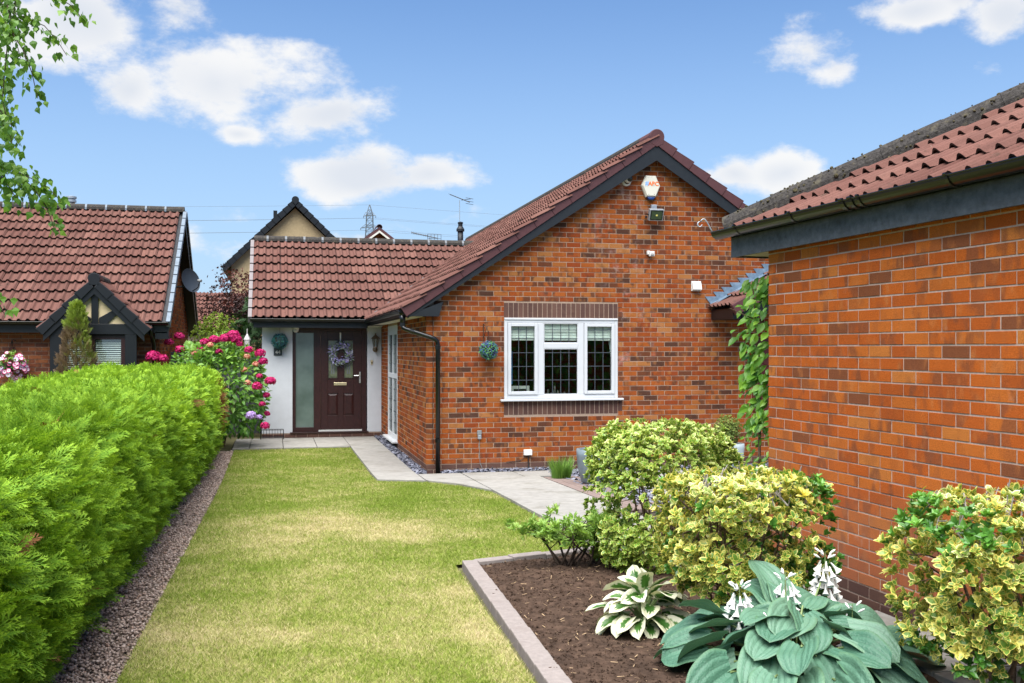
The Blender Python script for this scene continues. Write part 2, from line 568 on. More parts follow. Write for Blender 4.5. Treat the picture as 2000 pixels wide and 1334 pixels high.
class MB:
    def __init__(s):
        s.v = []
        s.f = []

    def face(s, *pts):
        i = len(s.v)
        s.v += [tuple(p) for p in pts]
        s.f.append(tuple(range(i, i + len(pts))))
        return s

    def box(s, x0, x1, y0, y1, z0, z1):
        return s.obox((0, 0, 0), (1, 0, 0), (0, 1, 0), (0, 0, 1), x0, x1, y0, y1, z0, z1)

    def obox(s, o, a, b, c, x0, x1, y0, y1, z0, z1):
        o, a, b, c = Vector(o), Vector(a), Vector(b), Vector(c)
        i = len(s.v)
        for z in (z0, z1):
            for (x, y) in ((x0, y0), (x1, y0), (x1, y1), (x0, y1)):
                s.v.append(tuple(o + a * x + b * y + c * z))
        for q in ((3, 2, 1, 0), (4, 5, 6, 7), (0, 1, 5, 4), (1, 2, 6, 5), (2, 3, 7, 6), (3, 0, 4, 7)):
            s.f.append(tuple(i + k for k in q))
        return s

    def prism(s, poly, d):
        """poly: list of 3D points (planar), extruded by vector d"""
        d = Vector(d)
        i = len(s.v)
        n = len(poly)
        s.v += [tuple(p) for p in poly] + [tuple(Vector(p) + d) for p in poly]
        s.f.append(tuple(range(i, i + n)))
        s.f.append(tuple(range(i + 2 * n - 1, i + n - 1, -1)))
        for k in range(n):
            k2 = (k + 1) % n
            s.f.append((i + k, i + n + k, i + n + k2, i + k2))
        return s

    def cyl(s, p0, p1, r0, r1=None, n=10, caps=True):
        r1 = r0 if r1 is None else r1
        return s.tube([p0, p1], [r0, r1], n, caps)

    def tube(s, pts, r, n=8, caps=True):
        pts = [Vector(p) for p in pts]
        if isinstance(r, (int, float)):
            r = [r] * len(pts)
        i = len(s.v)
        up = None
        for k, p in enumerate(pts):
            a = pts[max(0, k - 1)]
            b = pts[min(len(pts) - 1, k + 1)]
            t = (b - a)
            if t.length < 1e-9:
                t = Vector((0, 0, 1))
            t.normalize()
            if up is None:
                up = Vector((0, 0, 1)) if abs(t.z) < .9 else Vector((1, 0, 0))
            x = t.cross(up)
            if x.length < 1e-5:
                x = t.cross(Vector((0, 1, 0.3)))
            x.normalize()
            y = x.cross(t)
            y.normalize()
            up = y
            for j in range(n):
                an = 2 * math.pi * j / n
                s.v.append(tuple(p + x * (r[k] * math.cos(an)) + y * (r[k] * math.sin(an))))
        for k in range(len(pts) - 1):
            for j in range(n):
                j2 = (j + 1) % n
                s.f.append((i + k * n + j, i + k * n + j2, i + (k + 1) * n + j2, i + (k + 1) * n + j))
        if caps:
            s.f.append(tuple(i + j for j in range(n - 1, -1, -1)))
            s.f.append(tuple(i + (len(pts) - 1) * n + j for j in range(n)))
        return s

    def lathe(s, prof, o=(0, 0, 0), n=24, axis=(0, 0, 1)):
        o = Vector(o)
        q = Vector((0, 0, 1)).rotation_difference(Vector(axis))
        i = len(s.v)
        for (r, z) in prof:
            for j in range(n):
                an = 2 * math.pi * j / n
                s.v.append(tuple(o + q @ Vector((r * math.cos(an), r * math.sin(an), z))))
        for k in range(len(prof) - 1):
            for j in range(n):
                j2 = (j + 1) % n
                s.f.append((i + k * n + j, i + k * n + j2, i + (k + 1) * n + j2, i + (k + 1) * n + j))
        return s

    def mesh(s, name, mat, smooth=False):
        me = bpy.data.meshes.new(name)
        me.from_pydata(s.v, [], s.f)
        if mat:
            me.materials.append(MATS[mat])
        if smooth:
            me.polygons.foreach_set('use_smooth', [True] * len(me.polygons))
        me.update()
        return me

    def build(s, name, mat, parent=None, smooth=False, bevel=0.0):
        o = bpy.data.objects.new(name, s.mesh(name, mat, smooth))
        link(o, parent)
        if bevel:
            bv = o.modifiers.new('bevel', 'BEVEL')
            bv.width = bevel
            bv.segments = 2
            bv.limit_method = 'ANGLE'
        return o


def np_mesh(name, V, F, mat, tone=None, uv=None, smooth=False):
    """V (n,3) F (m,k) arrays"""
    me = bpy.data.meshes.new(name)
    V = np.ascontiguousarray(V, dtype=np.float32)
    F = np.ascontiguousarray(F, dtype=np.int32)
    k = F.shape[1]
    me.vertices.add(len(V))
    me.vertices.foreach_set('co', V.ravel())
    me.loops.add(F.size)
    me.loops.foreach_set('vertex_index', F.ravel())
    me.polygons.add(len(F))
    me.polygons.foreach_set('loop_start', np.arange(0, F.size, k, dtype=np.int32))
    me.polygons.foreach_set('loop_total', np.full(len(F), k, dtype=np.int32))
    me.polygons.foreach_set('use_smooth', np.full(len(F), bool(smooth)))
    if mat:
        me.materials.append(MATS[mat])
    if tone is not None:
        a = me.color_attributes.new('tone', 'FLOAT_COLOR', 'POINT')
        t = np.ones((len(V), 4), dtype=np.float32)
        t[:, :3] = tone
        a.data.foreach_set('color', t.ravel())
    if uv is not None:
        u = me.uv_layers.new(name='UVMap')
        u.data.foreach_set('uv', np.ascontiguousarray(uv[F.ravel()], dtype=np.float32).ravel())
    me.update()
    me.validate(verbose=False)
    return me


def np_obj(name, V, F, mat, parent=None, tone=None, uv=None, smooth=False, kind=None):
    o = bpy.data.objects.new(name, np_mesh(name, V, F, mat, tone, uv, smooth))
    link(o, parent)
    if kind:
        o['kind'] = kind
    return o


def norm(a):
    return a / np.maximum(np.linalg.norm(a, axis=-1, keepdims=True), 1e-9)


def frames(d, n):
    """columns: x = d (leaf axis), y = side, z = leaf normal close to n"""
    d = norm(d)
    y = norm(np.cross(n, d))
    z = np.cross(d, y)
    return np.stack([d, y, z], axis=-1)


def scatter(tmpl, Mx, T, S, r1=None, r2=None):
    """tmpl=(V,F,c): copies with frames Mx (N,3,3), places T, sizes S -> V, F, tone"""
    V, F, c = tmpl
    n, nv = len(T), len(V)
    P = np.einsum('nij,vj->nvi', Mx, V) * np.asarray(S).reshape(-1, 1, 1) + T[:, None, :]
    FF = (F[None] + (np.arange(n) * nv)[:, None, None]).reshape(-1, F.shape[1])
    r1 = rng.random(n) if r1 is None else r1
    r2 = rng.random(n) if r2 is None else r2
    tone = np.empty((n, nv, 3), np.float32)
    tone[..., 0] = c[None]
    tone[..., 1] = r1[:, None]
    tone[..., 2] = r2[:, None]
    return P.reshape(-1, 3), FF, tone.reshape(-1, 3)


def merge(parts):
    off, Vs, Fs, Ts = 0, [], [], []
    for (V, F, t) in parts:
        Vs.append(V)
        Fs.append(F + off)
        Ts.append(t)
        off += len(V)
    return np.concatenate(Vs), np.concatenate(Fs), np.concatenate(Ts)


def gz(y):
    """the garden rises gently from the house towards the street"""
    return 0.024 * min(max(-y, 0), 15.0)


def gzv(y):
    return 0.024 * np.clip(-y, 0, 15)


FWD = Vector((math.sin(YAW), math.cos(YAW), 0))
RGT = Vector((math.cos(YAW), -math.sin(YAW), 0))


def in_frame(p, margin=.02):
    d = Vector(p) - CAM
    z = d.dot(FWD)
    if z < .1:
        return None
    x = d.dot(RGT) / z
    y = d.z / z
    if abs(x) > .505 + margin or y > .3434 + margin or y < -.3303 - margin:
        return None
    return z

# ------------------------------------------------------------------ brickwork and tiling
def lay(width, z0, n, openings=(), top=None, phase=0, fixed=None):
    """stretcher bond: list of (u0, u1, z) in the wall's own plane"""
    out = []
    for k in range(n):
        z = z0 + k * .075
        u = -.1125 if (k + phase) % 2 else 0.0
        while u < width - .01:
            segs = [(max(u, 0.0), min(u + .215, width))]
            for (a, b, za, zb) in openings:
                if z + .055 > za and z + .01 < zb:
                    ns = []
                    for (p, q) in segs:
                        if q <= a or p >= b:
                            ns.append((p, q))
                        else:
                            if p < a - .03:
                                ns.append((p, a - .006))
                            if q > b + .03:
                                ns.append((b + .006, q))
                    segs = ns
            for (p, q) in segs:
                if q - p < .03:
                    continue
                if top is not None and z + .03 > max(min(top(p), top(q)), top((p + q) / 2) - .02):
                    continue
                out.append((p, q, z))
            u += .225
    return out


def brick_tmpl(l, h=.065, deep=.035, c=.0013):
    x, z = l / 2, h / 2
    V = [(-x, deep, -z), (x, deep, -z), (x, deep, z), (-x, deep, z), (-x, c, -z), (x, c, -z), (x, c, z), (-x, c, z),
         (-x + c, 0, -z + c), (x - c, 0, -z + c), (x - c, 0, z - c), (-x + c, 0, z - c)]
    F = [(8, 9, 10, 11)]
    for k in range(4):
        k2 = (k + 1) % 4
        F.append((4 + k, 4 + k2, 8 + k2, 8 + k))
        F.append((k, k2, 4 + k2, 4 + k))
    V = np.array(V)
    uv = np.stack([V[:, 0] / .215 + .5, V[:, 2] / .065 + .5], -1)
    return V, np.array(F), uv


_bm = {}


def brick_mesh(l, mat, h=.065):
    key = (round(l, 3), mat, h)
    if key not in _bm:
        V, F, uv = brick_tmpl(key[0], h)
        _bm[key] = np_mesh('brick', V, F, mat, np.ones((len(V), 3)), uv)
    return _bm[key]


def brickwork(part, o, e, n, bricks, mat, single=0, vertical=False, mass='brickwork', tone_bias=0.0):
    """bricks on the plane through o with outward normal n; the `single` nearest in view become objects"""
    o, e, n = Vector(o), Vector(e), Vector(n)
    inn = -n
    up = Vector((0, 0, 1))
    items = []
    for (u0, u1, z) in bricks:
        c = o + e * ((u0 + u1) / 2) + up * (z + .0325)
        items.append((u0, u1, z, c))
    chosen = set()
    if single:
        vis = [(in_frame(it[3], -.004), i) for i, it in enumerate(items)]
        vis = sorted([(d, i) for d, i in vis if d is not None])
        chosen = set(i for d, i in vis[:single])
    rest = []
    for i, (u0, u1, z, c) in enumerate(items):
        r = (random.random(), random.random(), random.random())
        jit = inn * random.uniform(-.0015, .002) + up * random.uniform(-.001, .001)
        if i in chosen:
            l = round((u1 - u0) * 200) / 200
            ob = bpy.data.objects.new('brick', brick_mesh(l, mat))
            a = random.uniform(-.004, .004)
            M = Matrix(((e.x, inn.x, 0, 0), (e.y, inn.y, 0, 0), (0, 0, 1, 0), (0, 0, 0, 1)))
            M = Matrix.Translation(c + jit) @ M @ Matrix.Rotation(a, 4, 'Y')
            ob.color = r + (1,)
            link(ob, part, M)
        else:
            rest.append((u1 - u0, c + jit, r))
    if rest:
        Vs, Fs, Ts, Us = [], [], [], []
        B = np.array([list(e), list(inn), [0, 0, 1]])
        off = 0
        for (l, c, r) in rest:
            V, F, uv = brick_tmpl(l)
            Vs.append(V @ B + np.array(c))
            Fs.append(F + off)
            Ts.append(np.tile(np.array(r), (len(V), 1)))
            Us.append(uv)
            off += len(V)
        np_obj(mass, np.concatenate(Vs), np.concatenate(Fs), mat, part, np.concatenate(Ts), np.concatenate(Us), kind='stuff')


def tile_tmpl(w=.3, length=.41, nroll=2, tail=.052, th=.015):
    pitch = w / nroll
    prof = []
    for k in range(nroll):
        x = k * pitch
        prof += [(x + .003, 0), (x + pitch * .42, -.002), (x + pitch * .50, .012), (x + pitch * .60, .031), (x + pitch * .70, .037),
                 (x + pitch * .80, .031), (x + pitch * .91, .012)]
    prof.append((w - .002, 0))
    V, F = [], []
    m = len(prof)
    head = .0
    for (x, z) in prof:
        V.append((x, -.0, z + tail - th))
    for (x, z) in prof:
        V.append((x, 0, z + tail))
    for (x, z) in prof:
        V.append((x, length, z + head))
    for (x, z) in prof:
        V.append((x, 0, z + tail))
    for i in range(m - 1):
        F.append((i, i + 1, m + i + 1, m + i))
        F.append((3 * m + i, 3 * m + i + 1, 2 * m + i + 1, 2 * m + i))
    t = np.ones((len(V), 3))
    t[:2 * m, 0] = 0            # exposed nose coloured dark: algae, with the course-line shadow painted in
    return np.array(V), np.array(F), t


_tile_mesh = {}


def tiling(roof, o, e, s, ncol, nrow, gauge, keep=None, single=0, cut=None, mass='tiles', w=.3, tail=.052):
    """o = eave corner of the tile plane, e along the eave, s up the slope"""
    o, e, s = Vector(o), Vector(e), Vector(s)
    nn = e.cross(s)
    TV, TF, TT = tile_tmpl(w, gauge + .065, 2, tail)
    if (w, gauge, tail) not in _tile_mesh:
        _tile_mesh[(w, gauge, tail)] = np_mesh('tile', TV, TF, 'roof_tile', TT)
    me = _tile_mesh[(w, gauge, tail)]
    items = []
    for r in range(nrow):
        for c in range(ncol):
            p = o + e * (c * w) + s * (r * gauge)
            mid = p + e * (w / 2) + s * (gauge / 2)
            if keep is not None and not keep(mid):
                continue
            items.append((p, mid))
    chosen = set()
    if single:
        vis = [(in_frame(it[1]), i) for i, it in enumerate(items)]
        vis = sorted([(d, i) for d, i in vis if d is not None])
        chosen = set(i for d, i in vis[:single])
    B = np.array([list(e), list(s), list(nn)])
    rest = []
    for i, (p, mid) in enumerate(items):
        r = (random.random(), random.random(), random.random())
        q = p + nn * random.uniform(-.003, .005) + e * random.uniform(-.002, .002) + s * random.gauss(0, .004)
        a = random.gauss(0, .007)
        if cut is not None and cut(mid) is not None:
            co, no = cut(mid)
            import bmesh
            bm = bmesh.new()
            lay_ = bm.verts.layers.float_color.new('tone')
            vv = [bm.verts.new(v) for v in (TV @ B + np.array(q))]
            for v_, tt_ in zip(vv, TT):
                v_[lay_] = (tt_[0], tt_[1], tt_[2], 1)
            for f in TF:
                bm.faces.new([vv[k] for k in f])
            bmesh.ops.bisect_plane(bm, geom=bm.verts[:] + bm.edges[:] + bm.faces[:], plane_co=co, plane_no=no, clear_outer=True)
            if len(bm.faces):
                m2 = bpy.data.meshes.new('tile')
                bm.to_mesh(m2)
                m2.materials.append(MATS['roof_tile'])
                ob = bpy.data.objects.new('tile', m2)
                ob.color = r + (1,)
                link(ob, roof)
            bm.free()
            continue
        if i in chosen:
            ob = bpy.data.objects.new('tile', me)
            M = Matrix(((e.x, s.x, nn.x, 0), (e.y, s.y, nn.y, 0), (e.z, s.z, nn.z, 0), (0, 0, 0, 1)))
            ob.color = r + (1,)
            link(ob, roof, Matrix.Translation(q) @ M @ Matrix.Rotation(a, 4, 'Z'))
        else:
            rest.append((np.array(q), r))
    if rest:
        n = len(rest)
        base = TV @ B
        V = (base[None] + np.array([q for q, r in rest])[:, None, :]).reshape(-1, 3)
        F = (TF[None] + (np.arange(n) * len(TV))[:, None, None]).reshape(-1, 4)
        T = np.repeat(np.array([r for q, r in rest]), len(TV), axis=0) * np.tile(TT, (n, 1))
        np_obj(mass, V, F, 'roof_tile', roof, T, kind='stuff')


def half_round(p0, p1, r, up=(0, 0, 1), th=.016, n=9, drop=.35):
    """a half-round ridge tile from p0 to p1"""
    p0, p1, up = Vector(p0), Vector(p1), Vector(up)
    t = (p1 - p0).normalized()
    x = t.cross(up).normalized()
    y = x.cross(t)
    mb = MB()
    ring = []
    for (rr) in (r, r - th):
        pts = [(math.cos(a) * rr, math.sin(a) * rr) for a in [(-drop * .5) + (math.pi + drop) * k / (n - 1) for k in range(n)]]
        ring.append(pts)
    for pp in (p0, p1):
        for pts in ring:
            for (a, b) in pts:
                mb.v.append(tuple(pp + x * a + y * b))
    for k in range(n - 1):
        mb.f.append((k, k + 1, 2 * n + k + 1, 2 * n + k))
        mb.f.append((n + k + 1, n + k, 3 * n + k, 3 * n + k + 1))
        mb.f.append((k, n + k, n + k + 1, k + 1))
        mb.f.append((2 * n + k, 2 * n + k + 1, 3 * n + k + 1, 3 * n + k))
    for k in (0, n - 1):
        mb.f.append((k, 2 * n + k, 3 * n + k, n + k))
    return mb


def gutter(name, parent, p0, p1, r, out, mat='black_gutter', brackets=.9, unions=()):
    """half-round gutter with rolled lip; p0..p1 is the centre of its open top"""
    p0, p1, out = Vector(p0), Vector(p1), Vector(out).normalized()
    mb = MB()
    n = 12
    L = (p1 - p0)
    t = L.normalized()
    rings = []
    for pp in (p0, p1):
        a = []
        for rr in (r, r - .006):
            for k in range(n):
                an = math.pi * k / (n - 1)
                a.append(tuple(pp + out * (rr * math.cos(an)) + Vector((0, 0, -rr * math.sin(an) * .92))))
        rings.append(a)
    mb.v = rings[0] + rings[1]
    m = 2 * n
    for k in range(n - 1):
        mb.f.append((k, k + 1, m + k + 1, m + k))
        mb.f.append((n + k + 1, n + k, m + n + k, m + n + k + 1))
        mb.f.append((k, n + k, n + k + 1, k + 1))
        mb.f.append((m + k, m + k + 1, m + n + k + 1, m + n + k))
    for k in (0, n - 1):
        mb.f.append((k, m + k, m + n + k, n + k))
    # end stops
    mb.face(*[p0 + out * (r * math.cos(math.pi * k / (n - 1))) + Vector((0, 0, -r * .92 * math.sin(math.pi * k / (n - 1)))) for k in range(n)])
    mb.face(*[p1 + out * (r * math.cos(math.pi * k / (n - 1))) + Vector((0, 0, -r * .92 * math.sin(math.pi * k / (n - 1)))) for k in range(n - 1, -1, -1)])
    mb.tube([p0 + out * r, p1 + out * r], .006, 6)
    g = mb.build(name, mat, parent, smooth=False)
    ln = L.length
    k = brackets * .5
    spots = []
    while k < ln:
        spots.append((k, .012))
        k += brackets
    for u in unions:
        spots += [(u, .02), (u + .09, .02)]
    for (u, w) in spots:
        b = MB()
        q = p0 + t * u
        pts = [q + out * ((r + .006) * math.cos(math.pi * j / 9)) + Vector((0, 0, -(r + .006) * .93 * math.sin(math.pi * j / 9))) for j in range(10)]
        for j in range(9):
            a, c = pts[j], pts[j + 1]
            b.face(a - t * w, c - t * w, c + t * w, a + t * w)
        b.tube([q + out * (r + .009) + Vector((0, 0, .006)) - t * w, q + out * (r + .009) + Vector((0, 0, .006)) + t * w], .009, 6)
        b.build('bracket', mat, g)
    return g


# ------------------------------------------------------------------ the bungalow
house = thing('bungalow', 'red brick bungalow with a white framed gable window, white porch and brown door', 'house', (0, 0, 0))
TA = .69
ca, sa = math.cos(math.atan(TA)), math.sin(math.atan(TA))
RX, RZ = 3.52, 5.06          # ridge
WX1, WX2, WZ1, WZ2 = 1.17, 2.945, 1.09, 2.30


def roofz(x):
    return RZ - TA * abs(x - RX)


def wall_top(x):
    return roofz(x) - .16


# gable wall: a mortar bed with the bricks standing proud of it
mb = MB()
y0, y1 = .004, .26


def wall_piece(mb, xa, xb, za, zb=None):
    if zb is not None:
        mb.box(xa, xb, y0, y1, za, zb)
    else:
        xs = [xa] + ([RX] if xa < RX < xb else []) + [xb]
        poly = [(xa, y0, za), (xb, y0, za)] + [(x, y0, wall_top(x)) for x in reversed(xs)]
        mb.prism(poly, (0, y1 - y0, 0))


wall_piece(mb, .004, WX1, 0)
wall_piece(mb, WX2, 7.04, 0)
wall_piece(mb, WX1, WX2, 0, WZ1)
wall_piece(mb, WX1, WX2, WZ2)
gable = mb.build('gable_wall', 'mortar', house)
SOLD = .225
ops = [(WX1, WX2, .865, 2.535)]
br = lay(7.04, .15, 64, ops, wall_top)
brickwork(gable, (0, 0, 0), (1, 0, 0), (0, -1, 0), br, 'house_brick', single=236)
brickwork(gable, (0, 0, 0), (1, 0, 0), (0, -1, 0), lay(7.04, -.0, 2, (), None, 1), 'plinth_brick', mass='plinth_brickwork')
# soldier courses over and under the window: bricks stood on end
for (zc, tag_) in ((2.30 + .1125 + .003, 0), (1.075 - .1125, 1)):
    k = 0
    x = WX1 - .005
    while x < WX2 + .03:
        ob = bpy.data.objects.new('soldier_brick', brick_mesh(.215, 'plinth_brick'))
        ob.color = (random.random(), random.random(), random.random(), 1)
        M = Matrix.Translation((x + .0325, random.uniform(-.001, .002), zc)) @ Matrix.Rotation(R(90) + random.uniform(-.005, .005), 4, 'Y')
        link(ob, gable, M)
        x += .0745

# left side wall with the tall window
SY1, SY2 = 3.56, 5.08
mb = MB()
mb.box(.004, .26, .26, SY1, 0, 2.42)
mb.box(.004, .26, SY2, 6.6, 0, 2.42)
mb.box(.004, .26, SY1, SY2, 0, .17)
mb.box(.004, .26, SY1, SY2, 2.27, 2.42)
mb.box(.26, .27, .26, 6.34, 0, 2.42)
side = mb.build('side_wall', 'mortar', house)
so = [(6.34 - SY2, 6.34 - SY1, .17, 2.27)]
brickwork(side, (0, 6.34, 0), (0, -1, 0), (-1, 0, 0), lay(6.305, .15, 29, so, None, 0), 'house_brick')
brickwork(side, (0, 6.34, 0), (0, -1, 0), (-1, 0, 0), lay(6.305, 0, 2, (), None, 1), 'plinth_brick', mass='plinth_brickwork')
# far walls, closing the body
mb = MB()
mb.box(.02, 7.03, 14.8, 15.0, 0, 2.4)
mb.box(6.86, 7.035, .26, 14.8, 0, 2.4)
mb.box(.02, .25, 10.6, 14.8, 0, 2.4)
mb.build('rear_wall', 'mortar', house)

# ---- main roof
deck = MB()
YF, YB = -.13, 15.2
for sgn in (-1, 1):
    ex = RX + sgn * 3.84
    ez = roofz(ex) - .014
    deck.prism([(RX, YF + .02, RZ - .014), (ex, YF + .02, ez), (ex, YF + .02, ez - .08), (RX, YF + .02, RZ - .10)], (0, YB - YF, 0))
roof = deck.build('roof', 'black_paint', house)


def porch_z(y):
    return 4.235 - .70 * abs(y - 8.5)


def keep_main(p):
    return not (4.0 < p.y < 13.0 and p.x < 2.5 and p.z < porch_z(p.y) - .10 and abs(p.y - 8.5) < 2.7)


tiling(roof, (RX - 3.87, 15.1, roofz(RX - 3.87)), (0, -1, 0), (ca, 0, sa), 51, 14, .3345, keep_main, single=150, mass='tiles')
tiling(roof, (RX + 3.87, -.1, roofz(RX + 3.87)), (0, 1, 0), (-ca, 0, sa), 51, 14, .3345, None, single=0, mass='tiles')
# ridge
k = 0
y = -.1
while y < 15.1:
    mat = 'ridge_clay' if k < 1 else 'ridge_mossy'
    half_round((RX, y, RZ + .005), (RX, y + .435, RZ + .005), .115).build('ridge_tile', mat, roof, smooth=False)
    y += .45
    k += 1
# end cap of the ridge: round disc over the apex
mb = MB()
pts = [(RX + .118 * math.cos(a), -.175, RZ + .012 + .118 * math.sin(a)) for a in [R(-12 + 204 * k / 20) for k in range(21)]]
pts += [(RX - .10, -.175, RZ - .10), (RX, -.175, RZ - .145), (RX + .10, -.175, RZ - .10)]
mb.prism(pts, (0, .07, 0))
cap = mb.build('ridge_cap', 'verge_purple', roof, bevel=.008)
MB().box(RX - .028, RX + .028, -.181, -.176, RZ - .002, RZ + .004).build('ridge_cap_slot', 'ridge_clay', cap)
# verge units
for sgn in (-1, 1):
    s = Vector((-sgn * ca, 0, sa))
    nn = Vector((sgn * sa, 0, ca))
    o = Vector((RX + sgn * 3.87, 0, roofz(RX + 3.87)))
    for r in range(14):
        p = o + s * (r * .3345)
        tl = .030
        mb = MB()
        # front cheek, tapering up the slope, with a flange on top
        a = [p + nn * (tl + .018) + s * -.015, p + nn * -.095 + s * -.015, p + nn * -.095 + s * .335, p + nn * (.012) + s * .335]
        mb.prism([q + Vector((0, -.172, 0)) for q in a], (0, .022, 0))
        b = [p + nn * (tl + .018) + s * -.015, p + nn * (tl + .03) + s * -.015, p + nn * .026 + s * .335, p + nn * .012 + s * .335]
        mb.prism([q + Vector((0, -.172, 0)) for q in b], (0, .10, 0))
        mb.build('verge_unit', 'verge_purple', roof, bevel=.004)
# bargeboards
mb = MB()
for sgn in (-1, 1):
    s = Vector((-sgn * ca, 0, sa))
    nn = Vector((sgn * sa, 0, ca))
    top = Vector((RX, -.152, RZ - .095 / ca))
    bot = Vector((RX, -.152, RZ - .285 / ca))
    ex = sgn * 3.80
    b = MB()
    b.prism([top, Vector((RX + ex, -.152, top.z - TA * 3.80)), Vector((RX + ex, -.152, max(bot.z - TA * 3.80, 2.30))),
             Vector((RX + sgn * 3.77, -.152, max(bot.z - TA * 3.77, 2.30))), bot], (0, .022, 0))
    b.build('bargeboard', 'fascia_slate', roof)
    # soffit behind the bargeboard
    c = MB()
    c.prism([top + Vector((0, .03, -.02)), Vector((RX + ex, -.122, top.z - TA * 3.80 - .02)), Vector((RX + ex, -.122, top.z - TA * 3.80 - .04)), top + Vector((0, .03, -.04))], (0, .13, 0))
    c.build('verge_soffit', 'black_paint', roof)
# boxed eave end beside the downpipe
mb = MB()
mb.prism([(-.262, -.149, 2.31), (.165, -.149, 2.31), (.225, -.149, 2.52), (-.262, -.149, 2.34)], (0, .148, 0))
mb.build('eave_box', 'fascia_slate', roof)
# side fascia, soffit and gutter
MB().box(-.285, -.262, -.125, 6.0, 2.30, 2.405).build('fascia', 'fascia_slate', roof)
MB().box(-.262, .0, .0, 6.3, 2.315, 2.33).build('soffit', 'soffit_white', roof)
gut = gutter('gutter', roof, (-.345, -.06, 2.40), (-.345, 5.9, 2.405), .056, (-1, 0, 0), brackets=.8, unions=(1.1,))
# outlet and downpipe
mb = MB()
mb.tube([(-.345, .0, 2.40), (-.345, .0, 2.33)], [.064, .05], 12)
mb.tube([(-.345, .0, 2.34), (-.345, .0, 2.20)], [.045, .038], 12)
mb.build('outlet', 'black_gutter', gut, smooth=True)
dp = MB()
dp.tube([(-.345, .0, 2.22), (-.345, .0, 2.175), (-.335, -.015, 2.145), (-.30, -.035, 2.125), (.04, -.085, 2.01), (.115, -.09, 1.98), (.150, -.09, 1.945), (.158, -.09, 1.90), (.158, -.085, .0)],
        .034, 12)
dpo = dp.build('downpipe', 'black_gutter', house, smooth=True)
for z in (2.19, 1.86, .50):
    xx, yy = (-.345, 0) if z > 2.1 else (.158, -.088)
    MB().lathe([(.034, -.028), (.041, -.026), (.041, .026), (.034, .028)], (xx, yy, z), 14).build('pipe_collar', 'black_gutter', dpo, smooth=False)
MB().tube([(-.25, -.053, 2.105), (-.19, -.062, 2.085)], .040, 12).build('pipe_collar', 'black_gutter', dpo)

# ---- porch wing
pr = MB()
PX = -2.62
c2, s2 = math.cos(math.atan(.70)), math.sin(math.atan(.70))
ez = porch_z(5.94)
pr.prism([(PX + .03, 5.95, ez - .014), (PX + .03, 8.5, 4.221), (PX + .03, 11.05, ez - .014), (PX + .03, 11.05, ez - .10), (PX + .03, 8.5, 4.13), (PX + .03, 5.95, ez - .10)], (4.95, 0, 0))
proof = pr.build('porch_roof', 'black_paint', house)


def keep_porch(p):
    return p.z > roofz(p.x) - .12


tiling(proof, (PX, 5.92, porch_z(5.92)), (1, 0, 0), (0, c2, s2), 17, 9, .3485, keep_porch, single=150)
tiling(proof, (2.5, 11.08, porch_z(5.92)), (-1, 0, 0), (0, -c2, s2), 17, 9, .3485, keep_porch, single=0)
x = PX
k = 0
while x < 2.25:
    ln = .40 if k else .30
    half_round((x + .03, 8.5, 4.245), (x + ln, 8.5, 4.245), .105, n=8).build('ridge_tile', 'ridge_mossy', proof)
    half_round((x + ln - .005, 8.5, 4.24), (x + ln + .04, 8.5, 4.24), .113, n=8).build('ridge_joint', 'lead_strip', proof)
    x += ln
    k += 1
for r in range(9):
    p = Vector((PX - .045, 5.92, porch_z(5.92))) + Vector((0, c2, s2)) * (r * .3485)
    s = Vector((0, c2, s2))
    nn = Vector((0, -s2, c2))
    mb = MB()
    mb.obox(p, (1, 0, 0), s, nn, 0, .075, -.01, .295, -.09, .056)
    mb.build('verge_unit', 'verge_mortar', proof, bevel=.004)
# valley gutter strip
mb = MB()
va = []
for t in np.linspace(0, 1, 8):
    x = -.25 + t * 2.5
    z = roofz(x)
    yv = 8.5 - (4.235 - z) / .70
    va.append(Vector((x, yv, z + .045)))
mb.tube(va, .022, 6)
mb.build('valley_strip', 'lead_strip', proof)
MB().box(PX + .06, -.32, 5.935, 5.96, 2.255, 2.395).build('fascia', 'fascia_slate', proof)
MB().box(PX + .06, -.02, 5.96, 6.36, 2.285, 2.30).build('soffit', 'soffit_white', proof)
gutter('gutter', proof, (PX + .0, 5.865, 2.425), (-.35, 5.865, 2.42), .056, (0, -1, 0), brackets=.85)
# walls of the porch
pw = MB()
pw.box(-2.40, -1.80, 6.34, 6.62, .125, 2.30)
pw.box(-.29, -.002, 6.34, 6.62, .125, 2.30)
pw.box(-2.40, -2.15, 6.62, 10.6, .125, 2.30)
pw.box(-1.80, -.29, 6.45, 6.62, 2.19, 2.30)
pwo = pw.build('porch_wall', 'render_white', house)
MB().box(-2.392, .0, 6.33, 6.62, 0, .118).build('porch_plinth', 'mortar', pwo)
brickwork(pwo, (-2.40, 6.32, 0), (1, 0, 0), (0, -1, 0), lay(2.39, -.035, 2, (), None, 1), 'plinth_brick', mass='plinth_brickwork')
MB().box(-1.85, -.27, 6.295, 6.40, .118, .142).build('step_sill', 'mahogany', pwo, bevel=.004)
